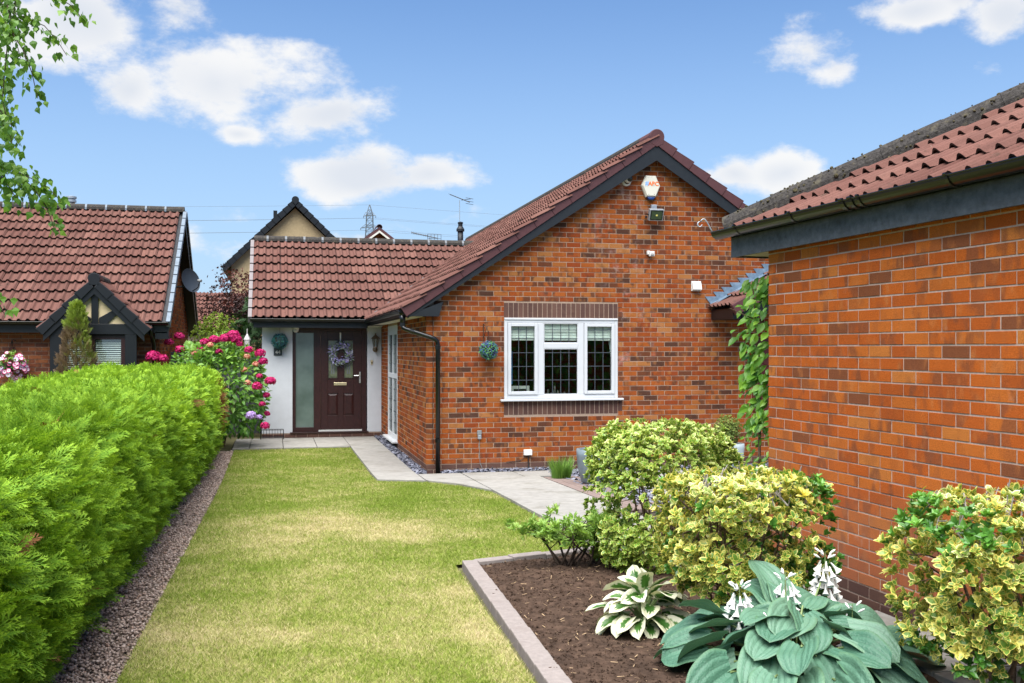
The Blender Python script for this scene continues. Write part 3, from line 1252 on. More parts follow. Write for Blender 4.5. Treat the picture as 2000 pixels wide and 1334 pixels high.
# door frame with sidelight
fr = MB()
for (xa, xb) in ((-1.80, -1.735), (-1.375, -1.235), (-.405, -.305)):
    fr.box(xa, xb, 6.36, 6.45, .145, 2.26)
fr.box(-1.735, -1.375, 6.362, 6.448, 2.16, 2.26)
fr.box(-1.235, -.405, 6.362, 6.448, 2.20, 2.26)
fr.box(-1.735, -1.375, 6.362, 6.448, .145, .235)
fro = fr.build('door_frame', 'mahogany', house, bevel=.004)
MB().box(-1.737, -1.373, 6.40, 6.412, .232, 2.163).build('side_light', 'frosted_glass', fro)
dr = MB()
DX1, DX2, DZ1, DZ2 = -1.232, -.408, .185, 2.197
gx = [(-1.095, -.885), (-.775, -.565)]
gz1, gz2 = 1.22, 2.02
pz1, pz2 = .47, .92
yd0, yd1 = 6.375, 6.425
dr.box(DX1, gx[0][0], yd0, yd1, DZ1, DZ2)
dr.box(gx[0][1], gx[1][0], yd0, yd1, DZ1, DZ2)
dr.box(gx[1][1], DX2, yd0, yd1, DZ1, DZ2)
for (a, b_) in gx:
    dr.box(a, b_, yd0 + .001, yd1, DZ1, pz1)
    dr.box(a, b_, yd0 + .001, yd1, pz2, gz1)
    dr.box(a, b_, yd0 + .001, yd1, gz2, DZ2)
dro = dr.build('door', 'mahogany', house, bevel=.003)
for (a, b_) in gx:
    p = MB()
    # raised and fielded panel
    q = [(a, yd0 + .018, pz1), (b_, yd0 + .018, pz1), (b_, yd0 + .018, pz2), (a, yd0 + .018, pz2)]
    i = [(a + .045, yd0 + .002, pz1 + .045), (b_ - .045, yd0 + .002, pz1 + .045), (b_ - .045, yd0 + .002, pz2 - .045), (a + .045, yd0 + .002, pz2 - .045)]
    p.face(*i)
    for k in range(4):
        k2 = (k + 1) % 4
        p.face(q[k], q[k2], i[k2], i[k])
    p.build('panel', 'mahogany', dro)
    g = MB().box(a - .002, b_ + .002, yd0 + .024, yd0 + .034, gz1 - .002, gz2 + .002).build('pane', 'door_glass', dro)
    m2 = MB()
    w_ = .016
    m2.box(a, a + w_, yd0 - .008, yd0 + .024, gz1, gz2)
    m2.box(b_ - w_, b_, yd0 - .008, yd0 + .024, gz1, gz2)
    m2.box(a + w_, b_ - w_, yd0 - .008, yd0 + .024, gz1, gz1 + w_)
    m2.box(a + w_, b_ - w_, yd0 - .008, yd0 + .024, gz2 - w_, gz2)
    m2.build('bead', 'mahogany', dro)
    # etched bars in the glass
    bb = MB()
    cxp = (a + b_) / 2
    for dx in (-.022, .022):
        bb.box(cxp + dx - .012, cxp + dx + .012, yd0 + .020, yd0 + .0235, gz1 + .10, gz1 + .42)
    bb.build('etched_bar', 'lead_strip', dro)
lp = MB().box(-.97, -.71, yd0 - .012, yd0, 1.085, 1.145).build('letter_plate', 'brass', dro, bevel=.003)
MB().box(-.935, -.745, yd0 - .017, yd0 - .012, 1.103, 1.127).build('letter_flap', 'brass', lp)
hd = MB()
hd.box(-.455, -.425, yd0 - .012, yd0, 1.13, 1.36)
hd.tube([(-.44, yd0 - .01, 1.285), (-.44, yd0 - .05, 1.285), (-.47, yd0 - .055, 1.285), (-.56, yd0 - .05, 1.283)], .010, 8)
hd.build('handle', 'steel', dro)
MB().box(-1.28, -.40, 6.345, 6.40, .145, .178).build('door_bar', 'door_bar', dro)

# ---- gable window
wf = MB()
F0, F1 = -.006, .06
fw = .05
wf.box(WX1, WX2, F0 - .012, F1, WZ2 - .03, WZ2)
wf.box(WX1, WX1 + fw, F0, F1, WZ1, WZ2 - .03)
wf.box(WX2 - fw, WX2, F0, F1, WZ1, WZ2 - .03)
wf.box(WX1 + fw, WX2 - fw, F0 + .001, F1, WZ2 - .075, WZ2 - .03)
wf.box(WX1 + fw, WX2 - fw, F0 + .001, F1, WZ1, WZ1 + .06)
for xm in (1.73, 2.36):
    wf.box(xm - .045, xm + .045, F0 + .001, F1, WZ1 + .06, WZ2 - .075)
wf.box(1.775, 2.315, F0 + .002, F1, 1.845, 1.925)
wfo = wf.build('window', 'upvc_white', house, bevel=.006)
sl = MB()
sl.box(WX1 - .065, WX2 + .075, -.075, .03, WZ1 - .032, WZ1 - .002)
sl.build('sill', 'upvc_white', wfo, bevel=.006)
lights = [(1.22, 1.685, 1.15, 2.225, True), (1.775, 2.315, 1.925, 2.225, False), (1.775, 2.315, 1.15, 1.845, False), (2.405, 2.895, 1.15, 2.225, True)]
for (a, b_, c_, d_, sash) in lights:
    t = .0
    if sash:
        s_ = MB()
        t = .052
        ya, yb = -.022, .03
        s_.box(a + .003, a + t, ya, yb, c_ + .003, d_ - .003)
        s_.box(b_ - t, b_ - .003, ya, yb, c_ + .003, d_ - .003)
        s_.box(a + t, b_ - t, ya + .001, yb, c_ + .003, c_ + t)
        s_.box(a + t, b_ - t, ya + .001, yb, d_ - t, d_ - .003)
        s_.build('sash', 'upvc_white', wfo, bevel=.006)
    else:
        t = .012
        s_ = MB()
        s_.box(a, a + t, .0, .02, c_, d_)
        s_.box(b_ - t, b_, .0, .02, c_, d_)
        s_.box(a + t, b_ - t, .0, .02, c_, c_ + t)
        s_.box(a + t, b_ - t, .0, .02, d_ - t, d_)
        s_.build('bead', 'upvc_white', wfo)
    pn = MB().box(a + t - .002, b_ - t + .002, .018, .024, c_ + t - .002, d_ - t + .002).build('pane', 'glass', wfo)
    ld = MB()
    xa, xb, za, zb = a + t, b_ - t, c_ + t, d_ - t
    nx = 3 if sash else 4
    for k in range(1, nx):
        x = xa + (xb - xa) * k / nx
        ld.box(x - .0045, x + .0045, .0115, .0165, za, zb)
    for z in (1.37, 1.575, 1.78, 1.985, 2.12):
        if za + .02 < z < zb - .02:
            ld.box(xa, xb, .012, .017, z - .0045, z + .0045)
    ld.build('lead_came', 'came_lead', pn)
# the dark room behind it
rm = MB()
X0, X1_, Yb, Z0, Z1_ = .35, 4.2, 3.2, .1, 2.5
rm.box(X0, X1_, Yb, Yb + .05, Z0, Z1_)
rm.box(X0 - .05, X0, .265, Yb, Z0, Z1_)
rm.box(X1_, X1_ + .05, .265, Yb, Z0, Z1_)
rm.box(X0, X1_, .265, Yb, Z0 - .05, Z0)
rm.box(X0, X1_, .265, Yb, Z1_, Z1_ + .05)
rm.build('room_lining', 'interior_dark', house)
ib = MB()
ib.box(WX1, WX2, .062, .255, WZ1 - .01, WZ1 + .02)
ib.build('window_board', 'upvc_white', house)

# ---- tall side window
sw = MB()
X0, X1_ = -.004, .06
sw.box(X0, X1_, SY1, SY1 + .07, .17, 2.27)
sw.box(X0, X1_, SY2 - .07, SY2, .17, 2.27)
sw.box(X0 + .001, X1_, SY1 + .07, SY2 - .07, 2.10, 2.27)
sw.box(X0 + .001, X1_, SY1 + .07, SY2 - .07, .17, .26)
sw.box(X0 + .001, X1_, SY1 + .07, SY2 - .07, 1.29, 1.38)
sw.box(X0 + .002, X1_, 4.28, 4.36, .26, 1.29)
sw.box(X0 + .002, X1_, 4.28, 4.36, 1.38, 2.10)
swo = sw.build('window', 'upvc_white', house, bevel=.005)
MB().box(-.10, .02, SY1 - .06, SY2 + .06, .135, .168).build('sill', 'upvc_white', swo, bevel=.005)
for (ya, yb) in ((SY1 + .07, 4.28), (4.36, SY2 - .07)):
    for (za, zb) in ((.26, 1.29), (1.38, 2.10)):
        pn = MB().box(.02, .026, ya - .002, yb + .002, za - .002, zb + .002).build('pane', 'glass', swo)
        ld = MB()
        for k in range(1, 4):
            y = ya + (yb - ya) * k / 4
            ld.box(.012, .018, y - .005, y + .005, za, zb)
        nz = 5 if za < 1 else 4
        for k in range(1, nz):
            z = za + (zb - za) * k / nz
            ld.box(.0125, .0185, ya, yb, z - .005, z + .005)
        ld.build('lead_came', 'came_lead', pn)
MB().box(.275, .29, SY1 - .1, SY2 + .1, .1, 2.3).build('net_curtain', 'fabric_cream', house)

# ---- lean-to roof between bungalow and garage
lt = MB()
LX, LZ, LT = 4.50, 2.475, .55
c3, s3 = math.cos(math.atan(LT)), math.sin(math.atan(LT))
lt.prism([(LX, -.80, LZ - .03), (LX + 2.3, -.80, LZ - .03 + LT * 2.3), (LX + 2.3, -.80, LZ - .08 + LT * 2.3), (LX, -.80, LZ - .08)], (0, .79, 0))
lto = lt.build('lean_to_roof', 'black_paint', house)
tiling(lto, (LX - .05, -.005, LZ - .05 * LT), (0, -1, 0), (c3, 0, s3), 3, 7, .345, None, single=21, w=.275)
for r in range(7):
    p = Vector((LX - .05, -.84, LZ - .05 * LT)) + Vector((c3, 0, s3)) * (r * .345)
    MB().obox(p, (c3, 0, s3), (0, 1, 0), (-s3, 0, c3), -.015, .345, -.05, .03, -.12, .05).build('verge_unit', 'verge_purple', lto, bevel=.004)
MB().box(LX - .02, LX + .40, -.78, -.012, 2.285, 2.43).build('eave_box', 'black_paint', lto)
MB().prism([(LX + .30, -.80, 2.285), (LX + 2.2, -.80, 3.28), (LX + 2.2, -.80, 3.50), (LX + .12, -.80, 2.43), (LX + .12, -.80, 2.285)], (0, .02, 0)).build('bargeboard', 'black_paint', lto)
# stepped lead flashing let into the brick courses
pts_lo, pts_hi = [], []
fl = MB()
poly = []
xa, za = 4.40, 2.475
step = .075
px_ = step / LT
nst = 10
up_pts = []
for k in range(nst):
    x = 4.375 + k * px_
    z = 2.655 + k * step
    up_pts.append((x, -.013, z))
    up_pts.append((x + px_ * 1.42, -.013, z + .002))
lo_pts = [(4.375 + nst * px_ + .1, -.013, 2.655 + nst * step - .21), (4.50, -.013, LZ + .02)]
fl.prism(up_pts + lo_pts, (0, .006, 0))
fl.prism([(4.47, -.014, LZ + .055), (6.2, -.014, LZ + .055 + LT * 1.73), (6.2, -.15, LZ + .05 + LT * 1.73), (4.47, -.15, LZ + .05)], (0, 0, .006))
fl.build('flashing', 'lead_flash', lto)
# red boarded panel beneath it
tp = MB().box(5.18, 6.3, -.035, -.012, .86, 2.0).build('boarded_panel', 'timber_red', house)
for k in range(10):
    zb = .50 + k * .15
    q = [(5.19, -.044, zb + .005), (6.28, -.044, zb + .005 - .62), (6.28, -.044, zb + .135 - .62), (5.19, -.044, zb + .135)]
    q = [(x, y, min(max(z, .87), 1.99)) for x, y, z in q]
    if abs(q[0][2] - q[3][2]) > .02 and abs(q[1][2] - q[2][2]) > .02:
        MB().prism(q, (0, .008, 0)).build('plank', 'timber_red', tp)

# ------------------------------------------------------------------ the garage
garage = thing('garage', 'red brick garage with a hipped tile roof and black gutter beside the flower bed', 'garage', (1.388, -7.851, .2))
GR = R(1.904)
G0 = Vector((1.388, -7.851, 0))
GE = Vector((math.sin(GR), -math.cos(GR), 0))
GN = Vector((-math.cos(GR), -math.sin(GR), 0))
GI = -GN
GL = 8.2
up = Vector((0, 0, 1))
mb = MB()
mb.obox(G0, GE, GI, up, 0.004, GL, .0045, .25, 0.05, 2.62)
mb.obox(G0, GE, GI, up, 0.008, .25, .25, 5.2, 0.05, 2.62)
gw = mb.build('wall', 'mortar_garage', garage)
brickwork(gw, G0, GE, GN, lay(GL, .37, 30), 'garage_brick', single=300)
brickwork(gw, G0, GE, GN, lay(GL, .22 - .075, 3, (), None, 1), 'plinth_brick', mass='plinth_brickwork')
# far end wall (faces the bungalow)
brickwork(gw, G0 + GI * 5.0, -GI, -GE, lay(4.96, .37, 30), 'garage_brick', mass='brickwork')
og = .42
fz0, fz1 = 2.55, 2.735
MB().obox(G0, GE, GN, up, -og, GL, .062, .086, fz0, fz1).build('fascia', 'fascia_worn', garage)
MB().obox(G0, GE, GN, up, -og, GL, 0.0, .062, fz0 + .012, fz0 + .025).build('soffit', 'soffit_cream', garage)
MB().obox(G0, GE, GI, up, -og, -og + .024, -.06, 5.3, fz0, fz1).build('fascia', 'fascia_worn', garage)
MB().obox(G0, GE, GI, up, -og + .024, 0, -.06, 5.3, fz0 + .012, fz0 + .025).build('soffit', 'soffit_cream', garage)
ggo = gutter('gutter', garage, G0 + GN * .148 + GE * (-og - .10) + up * 2.752, G0 + GN * .148 + GE * GL + up * 2.752, .06, GN, brackets=.78, unions=(1.78, 4.2))
GT = .52
cg, sg = math.cos(math.atan(GT)), math.sin(math.atan(GT))
eo = G0 + GN * .135 + GE * -(og + .06) + up * 2.722
HW = 2.75
deckm = MB()
p_ = lambda u, w, z: G0 + GE * u + GI * w + up * z
ea, eb = -(og + .0), GL
w0 = -.10
z_e = 2.722 - .012 + .035 * GT
ridge_z = z_e + GT * HW
deckm.face(p_(ea, w0, z_e), p_(eb, w0, z_e), p_(eb, w0 + HW, ridge_z), p_(ea + HW, w0 + HW, ridge_z))
deckm.face(p_(ea, w0 + 2 * HW, z_e), p_(ea, w0, z_e), p_(ea + HW, w0 + HW, ridge_z))
deckm.face(p_(eb, w0 + 2 * HW, z_e), p_(ea, w0 + 2 * HW, z_e), p_(ea + HW, w0 + HW, ridge_z), p_(eb, w0 + HW, ridge_z))
deckm.face(p_(ea, w0, z_e - .03), p_(ea, w0 + 2 * HW, z_e - .03), p_(eb, w0 + 2 * HW, z_e - .03), p_(eb, w0, z_e - .03))
groof = deckm.build('roof', 'black_paint', garage)
hip_no = (-(GE) + GI).normalized()       # keep the side towards the camera
hip_co = eo


def cut_g(mid):
    d = (mid - hip_co).dot(hip_no)
    if d > -.36:
        return (hip_co + hip_no * .03, hip_no)
    return None


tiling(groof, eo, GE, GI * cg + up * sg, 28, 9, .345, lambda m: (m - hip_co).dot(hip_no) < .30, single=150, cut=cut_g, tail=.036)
hd_ = (GE + GI + up * GT).normalized()
hp = eo + up * .018
k = 0
t = .06
while t < 4.2:
    half_round(hp + hd_ * t, hp + hd_ * (t + .43), .118 + .006 * (k % 2), n=9).build('hip_tile', 'ridge_mossy', groof)
    t += .415
    k += 1
# moss cushions on the hip
mv = []
ico = []
ph = (1 + 5 ** .5) / 2
IV = norm(np.array([(-1, ph, 0), (1, ph, 0), (-1, -ph, 0), (1, -ph, 0), (0, -1, ph), (0, 1, ph), (0, -1, -ph), (0, 1, -ph), (ph, 0, -1), (ph, 0, 1), (-ph, 0, -1), (-ph, 0, 1)], float))
IF = np.array([(0, 11, 5), (0, 5, 1), (0, 1, 7), (0, 7, 10), (0, 10, 11), (1, 5, 9), (5, 11, 4), (11, 10, 2), (10, 7, 6), (7, 1, 8), (3, 9, 4), (3, 4, 2), (3, 2, 6), (3, 6, 8), (3, 8, 9), (4, 9, 5), (2, 4, 11), (6, 2, 10), (8, 6, 7), (9, 8, 1)])
n = 200
tt = rng.uniform(.06, 3.4, n)
hs = np.array(hd_.cross(up).normalized())
hu = np.array(hd_.cross(up).cross(hd_).normalized())
an = rng.uniform(R(-25), R(205), n)
T = np.array(hp)[None] + np.array(hd_)[None] * tt[:, None] + (np.cos(an)[:, None] * hs[None] + np.sin(an)[:, None] * hu[None]) * .122
simple('moss', (.06, .052, .028), .95, .5, 60, .8, 90, dirt=(.19, .16, .09), dirt_amt=.6, dirt_scale=20)
Mx = frames(rng.normal(size=(n, 3)), rng.normal(size=(n, 3)))
V, F, t3 = scatter((IV * np.array([1, .9, .6]), IF, np.zeros(12)), Mx, T, rng.uniform(.006, .014, n) * (1 + .7 * (rng.random(n) > .93)))
np_obj('moss', V, F, 'moss', groof, t3, smooth=True, kind='stuff')
# tile noses: moss and painted shadow are both in the tile colour

# ------------------------------------------------------------------ neighbour's bungalow on the left
nb = thing('neighbour_bungalow', 'bungalow beyond the hedge with brown tiled roof and small black timbered gablet', 'house', (-7.9, 5.45, 0))
simple('verge_grey', (.13, .165, .20), .55, .2, 10)
NT = .682
cn, sn = math.cos(math.atan(NT)), math.sin(math.atan(NT))
NX0, NX1 = -11.75, -4.06


def nz_(y):
    return 2.32 + NT * (3.74 - abs(y - 8.9))


mb = MB()
mb.box(-11.5, -5.9, 5.458, 5.7, 0, 2.33)
mb.box(-4.8, -4.31, 5.458, 5.7, 0, 2.33)
mb.box(-5.9, -4.8, 5.458, 5.7, 0, 1.0)
nfw = mb.build('front_wall', 'mortar', nb)
brickwork(nfw, (-11.5, 5.45, 0), (1, 0, 0), (0, -1, 0), lay(7.2, .0, 31, [(5.6, 6.7, 1.0, 2.4)]), 'neighbour_brick')
mb = MB()
mb.prism([(-4.308, 5.7, 0), (-4.308, 12.35, 0), (-4.308, 12.35, nz_(12.35) - .1), (-4.308, 8.9, nz_(8.9) - .1), (-4.308, 5.7, nz_(5.7) - .1)], (-.2, 0, 0))
mb.prism([(-11.5, 5.7, 0), (-11.5, 12.35, 0), (-11.5, 12.35, nz_(12.35) - .1), (-11.5, 8.9, nz_(8.9) - .1), (-11.5, 5.7, nz_(5.7) - .1)], (.2, 0, 0))
mb.box(-11.3, -4.5, 12.15, 12.35, 0, 2.3)
ngw = mb.build('gable_wall', 'mortar', nb)
brickwork(ngw, (-4.30, 5.455, 0), (0, 1, 0), (1, 0, 0), lay(6.9, 0, 64, (), lambda u: nz_(5.455 + u) - .12), 'house_brick')
mb = MB()
z_ = nz_(5.18) - .014
mb.prism([(NX0, 5.18, z_), (NX0, 8.9, nz_(8.9) - .014), (NX0, 12.62, z_), (NX0, 12.62, z_ - .06), (NX0, 8.9, nz_(8.9) - .105), (NX0, 5.18, z_ - .06)], (NX1 - NX0, 0, 0))
nroof = mb.build('roof', 'black_paint', nb)
GA = Vector((-5.34, 4.95, 3.12))     # apex of the gablet


def gab_z(x):
    return 3.10 - 1.0 * abs(x - GA.x)


tiling(nroof, (NX0 + .05, 5.14, nz_(5.14)), (1, 0, 0), (0, cn, sn), 25, 13, .3485,
       lambda p: not (p.z < gab_z(p.x) - .12), single=260)
tiling(nroof, (NX1, 12.66, nz_(5.14)), (-1, 0, 0), (0, -cn, sn), 25, 13, .3485, None)
x = NX1 - .04
k = 0
while x > NX0:
    half_round((x - .38, 8.9, nz_(8.9) + .012), (x, 8.9, nz_(8.9) + .012), .105, n=8).build('ridge_tile', 'ridge_mossy', nroof)
    half_round((x - .415, 8.9, nz_(8.9) + .008), (x - .375, 8.9, nz_(8.9) + .008), .112, n=8).build('ridge_joint', 'verge_grey', nroof)
    x -= .41
for sgn in (1, -1):
    for r in range(13):
        s = Vector((0, sgn * cn, sn))
        nn = Vector((0, -sgn * sn, cn))
        p = Vector((NX1 - .03, 8.9 - sgn * 3.76, nz_(5.14))) + s * (r * .3485)
        MB().obox(p, (1, 0, 0), s, nn, -.03, .045, -.01, .305, -.07, .056).build('verge_unit', 'verge_grey' if sgn > 0 else 'black_paint', nroof, bevel=.004)
    q = [(NX1 - .02, 8.9, nz_(8.9) - .09), (NX1 - .02, 8.9 - sgn * 3.72, nz_(5.18) - .09), (NX1 - .02, 8.9 - sgn * 3.72, nz_(5.18) - .27), (NX1 - .02, 8.9, nz_(8.9) - .30)]
    MB().prism(q, (-.025, 0, 0)).build('bargeboard', 'black_paint', nroof)
    q = [(NX1 - .046, 8.9, nz_(8.9) - .16), (NX1 - .046, 8.9 - sgn * 3.72, nz_(5.18) - .16), (NX1 - .046, 8.9 - sgn * 3.72, nz_(5.18) - .18), (NX1 - .046, 8.9, nz_(8.9) - .18)]
    MB().prism(q, (-.2, 0, 0)).build('verge_soffit', 'black_paint', nroof)
MB().box(NX0, NX1 - .05, 5.19, 5.215, 2.13, 2.29).build('fascia', 'black_paint', nroof)
MB().box(NX0, NX1 - .05, 5.215, 5.46, 2.15, 2.165).build('soffit', 'black_paint', nroof)
MB().box(NX1 - .26, NX1 - .022, 5.19, 5.46, 2.02, 2.15).build('eave_box', 'black_paint', nroof)
for (xa, xb) in ((NX0, -6.2), (-4.48, NX1 - .02)):
    gutter('gutter', nroof, (xa, 5.10, 2.325), (xb, 5.10, 2.325), .056, (0, -1, 0), brackets=.9)
MB().tube([(-4.38, 5.10, 2.28), (-4.38, 5.10, 2.12), (-4.36, 5.30, 1.95), (-4.36, 5.38, 1.9), (-4.36, 5.38, .05)], .034, 10).build('downpipe', 'black_gutter', nb, smooth=True)
# gablet
gt_ = MB()
gy0, gy1 = 4.97, 6.5
for sgn in (-1, 1):
    gt_.prism([(GA.x, gy0, 3.07), (GA.x + sgn * .92, gy0, 3.07 - .92), (GA.x + sgn * .92, gy0, 3.02 - .92), (GA.x, gy0, 3.01)], (0, gy1 - gy0, 0))
gro = gt_.build('gablet_roof', 'black_paint', nb)
c45 = math.sqrt(.5)
tiling(gro, (GA.x + .93, 4.97, 3.10 - .93), (0, 1, 0), (-c45, 0, c45), 5, 4, .33, lambda p: p.z > nz_(p.y) - .1, single=20)
tiling(gro, (GA.x - .93, 6.47, 3.10 - .93), (0, -1, 0), (c45, 0, c45), 5, 4, .33, lambda p: p.z > nz_(p.y) - .1, single=20)
for k in range(3):
    half_round((GA.x, 4.95 + k * .42, 3.115), (GA.x, 4.95 + k * .42 + .41, 3.115), .10, n=8).build('ridge_tile', 'ridge_mossy' if k else 'black_paint', gro)
MB().prism([(GA.x + .105 * math.cos(a), 4.90, 3.11 + .105 * math.sin(a)) for a in [R(-15 + 210 * k / 14) for k in range(15)]] + [(GA.x - .08, 4.90, 2.99), (GA.x + .08, 4.90, 2.99)], (0, .06, 0)).build('ridge_cap', 'black_paint', gro, bevel=.006)
for sgn in (-1, 1):
    s = Vector((-sgn * c45, 0, c45))
    nn = Vector((sgn * c45, 0, c45))
    for r in range(4):
        p = Vector((GA.x + sgn * .93, 4.9, 3.10 - .93)) + s * (r * .30)
        MB().prism([p + nn * .055 + s * -.015, p + nn * -.11 + s * -.015, p + nn * -.10 + s * .31, p + nn * .03 + s * .31], (0, .10, 0)).build('verge_unit', 'black_paint', gro, bevel=.006)
    q = [Vector((GA.x, 4.93, 3.10 - .10 / c45)), Vector((GA.x + sgn * .86, 4.93, 3.10 - .10 / c45 - .86)), Vector((GA.x + sgn * .86, 4.93, 3.10 - .19 / c45 - .86)), Vector((GA.x, 4.93, 3.10 - .19 / c45))]
    MB().prism(q, (0, .03, 0)).build('bargeboard', 'black_paint', gro)
tf = MB()
tf.box(-6.12, -4.58, 4.985, 5.06, 2.10, 2.29)
tf.box(-6.10, -5.90, 4.99, 5.055, .0, 2.10)
tf.box(-4.82, -4.62, 4.99, 5.055, .0, 2.10)
tf.box(GA.x - .06, GA.x + .06, 4.99, 5.05, 2.29, 2.9)
for sgn in (-1, 1):
    tf.prism([(GA.x + sgn * .07, 4.995, 2.29), (GA.x + sgn * .21, 4.995, 2.29), (GA.x + sgn * .42, 4.995, 2.50), (GA.x + sgn * .34, 4.995, 2.56), (GA.x + sgn * .07, 4.995, 2.40)], (0, .05, 0))
tfo = tf.build('timber_frame', 'black_paint', nb, bevel=.004)
MB().prism([(-6.05, 5.03, 2.28), (-4.63, 5.03, 2.28), (GA.x, 5.03, 2.98)], (0, .02, 0)).build('infill_panel', 'cream_panel', tfo)
MB().box(-5.9, -4.82, 5.40, 5.46, 2.0, 2.10).build('lintel', 'black_paint', tfo)
MB().box(-6.0, -4.7, 5.06, 5.45, 2.11, 2.14).build('soffit', 'black_paint', tfo)
nw = MB()
for (a, b_, c_, d_) in ((-5.9, -5.83, 1.0, 2.08), (-4.90, -4.825, 1.0, 2.08), (-5.83, -4.90, 2.01, 2.08), (-5.83, -4.90, 1.0, 1.07), (-5.42, -5.35, 1.07, 2.01)):
    nw.box(a, b_, 5.06, 5.12, c_, d_)
nwo = nw.build('window', 'mahogany', nb)
for (a, b_) in ((-5.83, -5.42), (-5.35, -4.90)):
    MB().box(a - .002, b_ + .002, 5.085, 5.091, 1.068, 2.012).build('pane', 'glass', nwo)
    for k in range(24):
        z = 1.085 + k * .039
        MB().obox((0, 5.125, z), (1, 0, 0), (0, .80, .60), (0, -.60, .80), a + .005, b_ - .005, -.016, .016, -.001, .001).build('blind_slat', 'blind_white', nwo)
MB().box(-5.89, -4.83, 5.30, 5.32, .9, 2.1).build('room_lining', 'interior_dark', nb)
# flue on the ridge
fl = thing('roof_flue', 'grey metal flue pipe rising behind the ridge of the brown roof at left', 'flue', (-6.49, 9.15, 4.6))
MB().tube([(-6.49, 9.15, 4.6), (-6.49, 9.15, 5.10)], .075, 14).build('pipe', 'steel', fl, smooth=True)
c_ = MB()
c_.lathe([(.075, 5.04), (.105, 5.05), (.105, 5.09), (.085, 5.10), (.085, 5.12), (.11, 5.13), (.11, 5.17), (.02, 5.19)], (-6.49, 9.15, 0), 16)
c_.build('cowl', 'galvanised', fl)
# satellite dish on the gable end
ds = thing('satellite_dish', 'dark grey satellite dish fixed to the gable end of the far left bungalow', 'satellite dish', (-4.3, 7.26, 3.15))
d_ = MB()
ax = Vector((.75, -.62, .25)).normalized()
pf = [(r_, -.055 * (1 - (r_ / .25) ** 2)) for r_ in np.linspace(0.002, .25, 8)]
cd = Vector((-3.84, 7.26, 3.25))
d_.lathe(pf + [(.255, .004)] + [(r_, -.055 * (1 - (r_ / .25) ** 2) - .008) for r_ in np.linspace(.25, .002, 6)], cd, 24, ax)
d_.build('dish', 'dish_grey', ds, smooth=True)
MB().tube([(-4.3, 7.3, 3.12), (-4.02, 7.3, 3.12), cd - ax * .07], .018, 8).build('bracket', 'black_paint', ds)
MB().tube([cd + Vector((0, 0, -.24)), cd + ax * .2 + Vector((0, 0, -.2)), cd + ax * .25 + Vector((0, 0, -.10))], .01, 6).build('arm', 'black_paint', ds)
MB().tube([cd + ax * .29 + Vector((0, 0, -.09)), cd + ax * .21 + Vector((0, 0, -.06))], .03, 10).build('receiver', 'grey_plastic', ds)
# black floodlight and white sounder on that gable end
t = thing('wall_floodlight', 'small black floodlight on the gable end of the far left bungalow', 'light', (-4.3, 6.05, 2.82))
MB().box(-4.30, -4.14, 6.03, 6.07, 2.80, 2.84).build('arm', 'black_paint', t)
MB().obox((-4.12, 6.05, 2.81), (.8, -.5, -.3), (.5, .8, 0), (.25, -.15, .95), -.03, .03, -.08, .08, -.05, .05).build('head', 'black_paint', t, bevel=.005)
t = MB().prism([(-4.295, 6.12, 2.34), (-4.295, 6.30, 2.34), (-4.295, 6.16, 2.52)], (.05, 0, 0)).build('alarm_box', 'white_plastic', None, bevel=.006)
tag(t, 'small white triangular box on the gable end of the far left bungalow', 'alarm box')

# ------------------------------------------------------------------ houses behind
cr = thing('cream_house', 'cream rendered house gable with black verges behind the porch', 'house', (-1.24, 31.4, 0))
ax_, az_ = -1.24, 8.44
wl = MB()
wl.prism([(ax_ - 2.75, 31.6, 0), (ax_ + 2.75, 31.6, 0), (ax_ + 2.75, 31.6, 5.5), (ax_, 31.6, 8.1), (ax_ - 2.75, 31.6, 5.5)], (0, 9, 0))
wl.build('wall', 'cream_render', cr)
rf = MB()
for sgn in (-1, 1):
    rf.prism([(ax_, 31.3, az_ - .05), (ax_ + sgn * 3.1, 31.3, az_ - 3.06), (ax_ + sgn * 3.1, 31.3, az_ - 3.20), (ax_, 31.3, az_ - .20)], (0, 9.6, 0))
rfo = rf.build('roof', 'black_paint', cr)
for sgn in (-1, 1):
    s = Vector((-sgn * .712, 0, .702))
    nn = Vector((sgn * .702, 0, .712))
    for r in range(13):
        p = Vector((ax_ + sgn * 3.12, 31.22, az_ - 3.07)) + s * (r * .333)
        MB().prism([p + nn * .07 + s * -.02, p + nn * -.20 + s * -.02, p + nn * -.20 + s * .335, p + nn * .035 + s * .335], (0, .12, 0)).build('verge_unit', 'black_paint', rfo)
MB().prism([(ax_ + .16 * math.cos(a), 31.18, az_ - .02 + .16 * math.sin(a)) for a in [R(-15 + 210 * k / 14) for k in range(15)]] + [(ax_, 31.18, az_ - .25)], (0, .1, 0)).build('ridge_cap', 'black_paint', rfo)
MB().box(ax_ - .95, ax_ - .78, 32.2, 32.4, 7.4, 8.05).build('vent_pipe', 'black_paint', rfo)
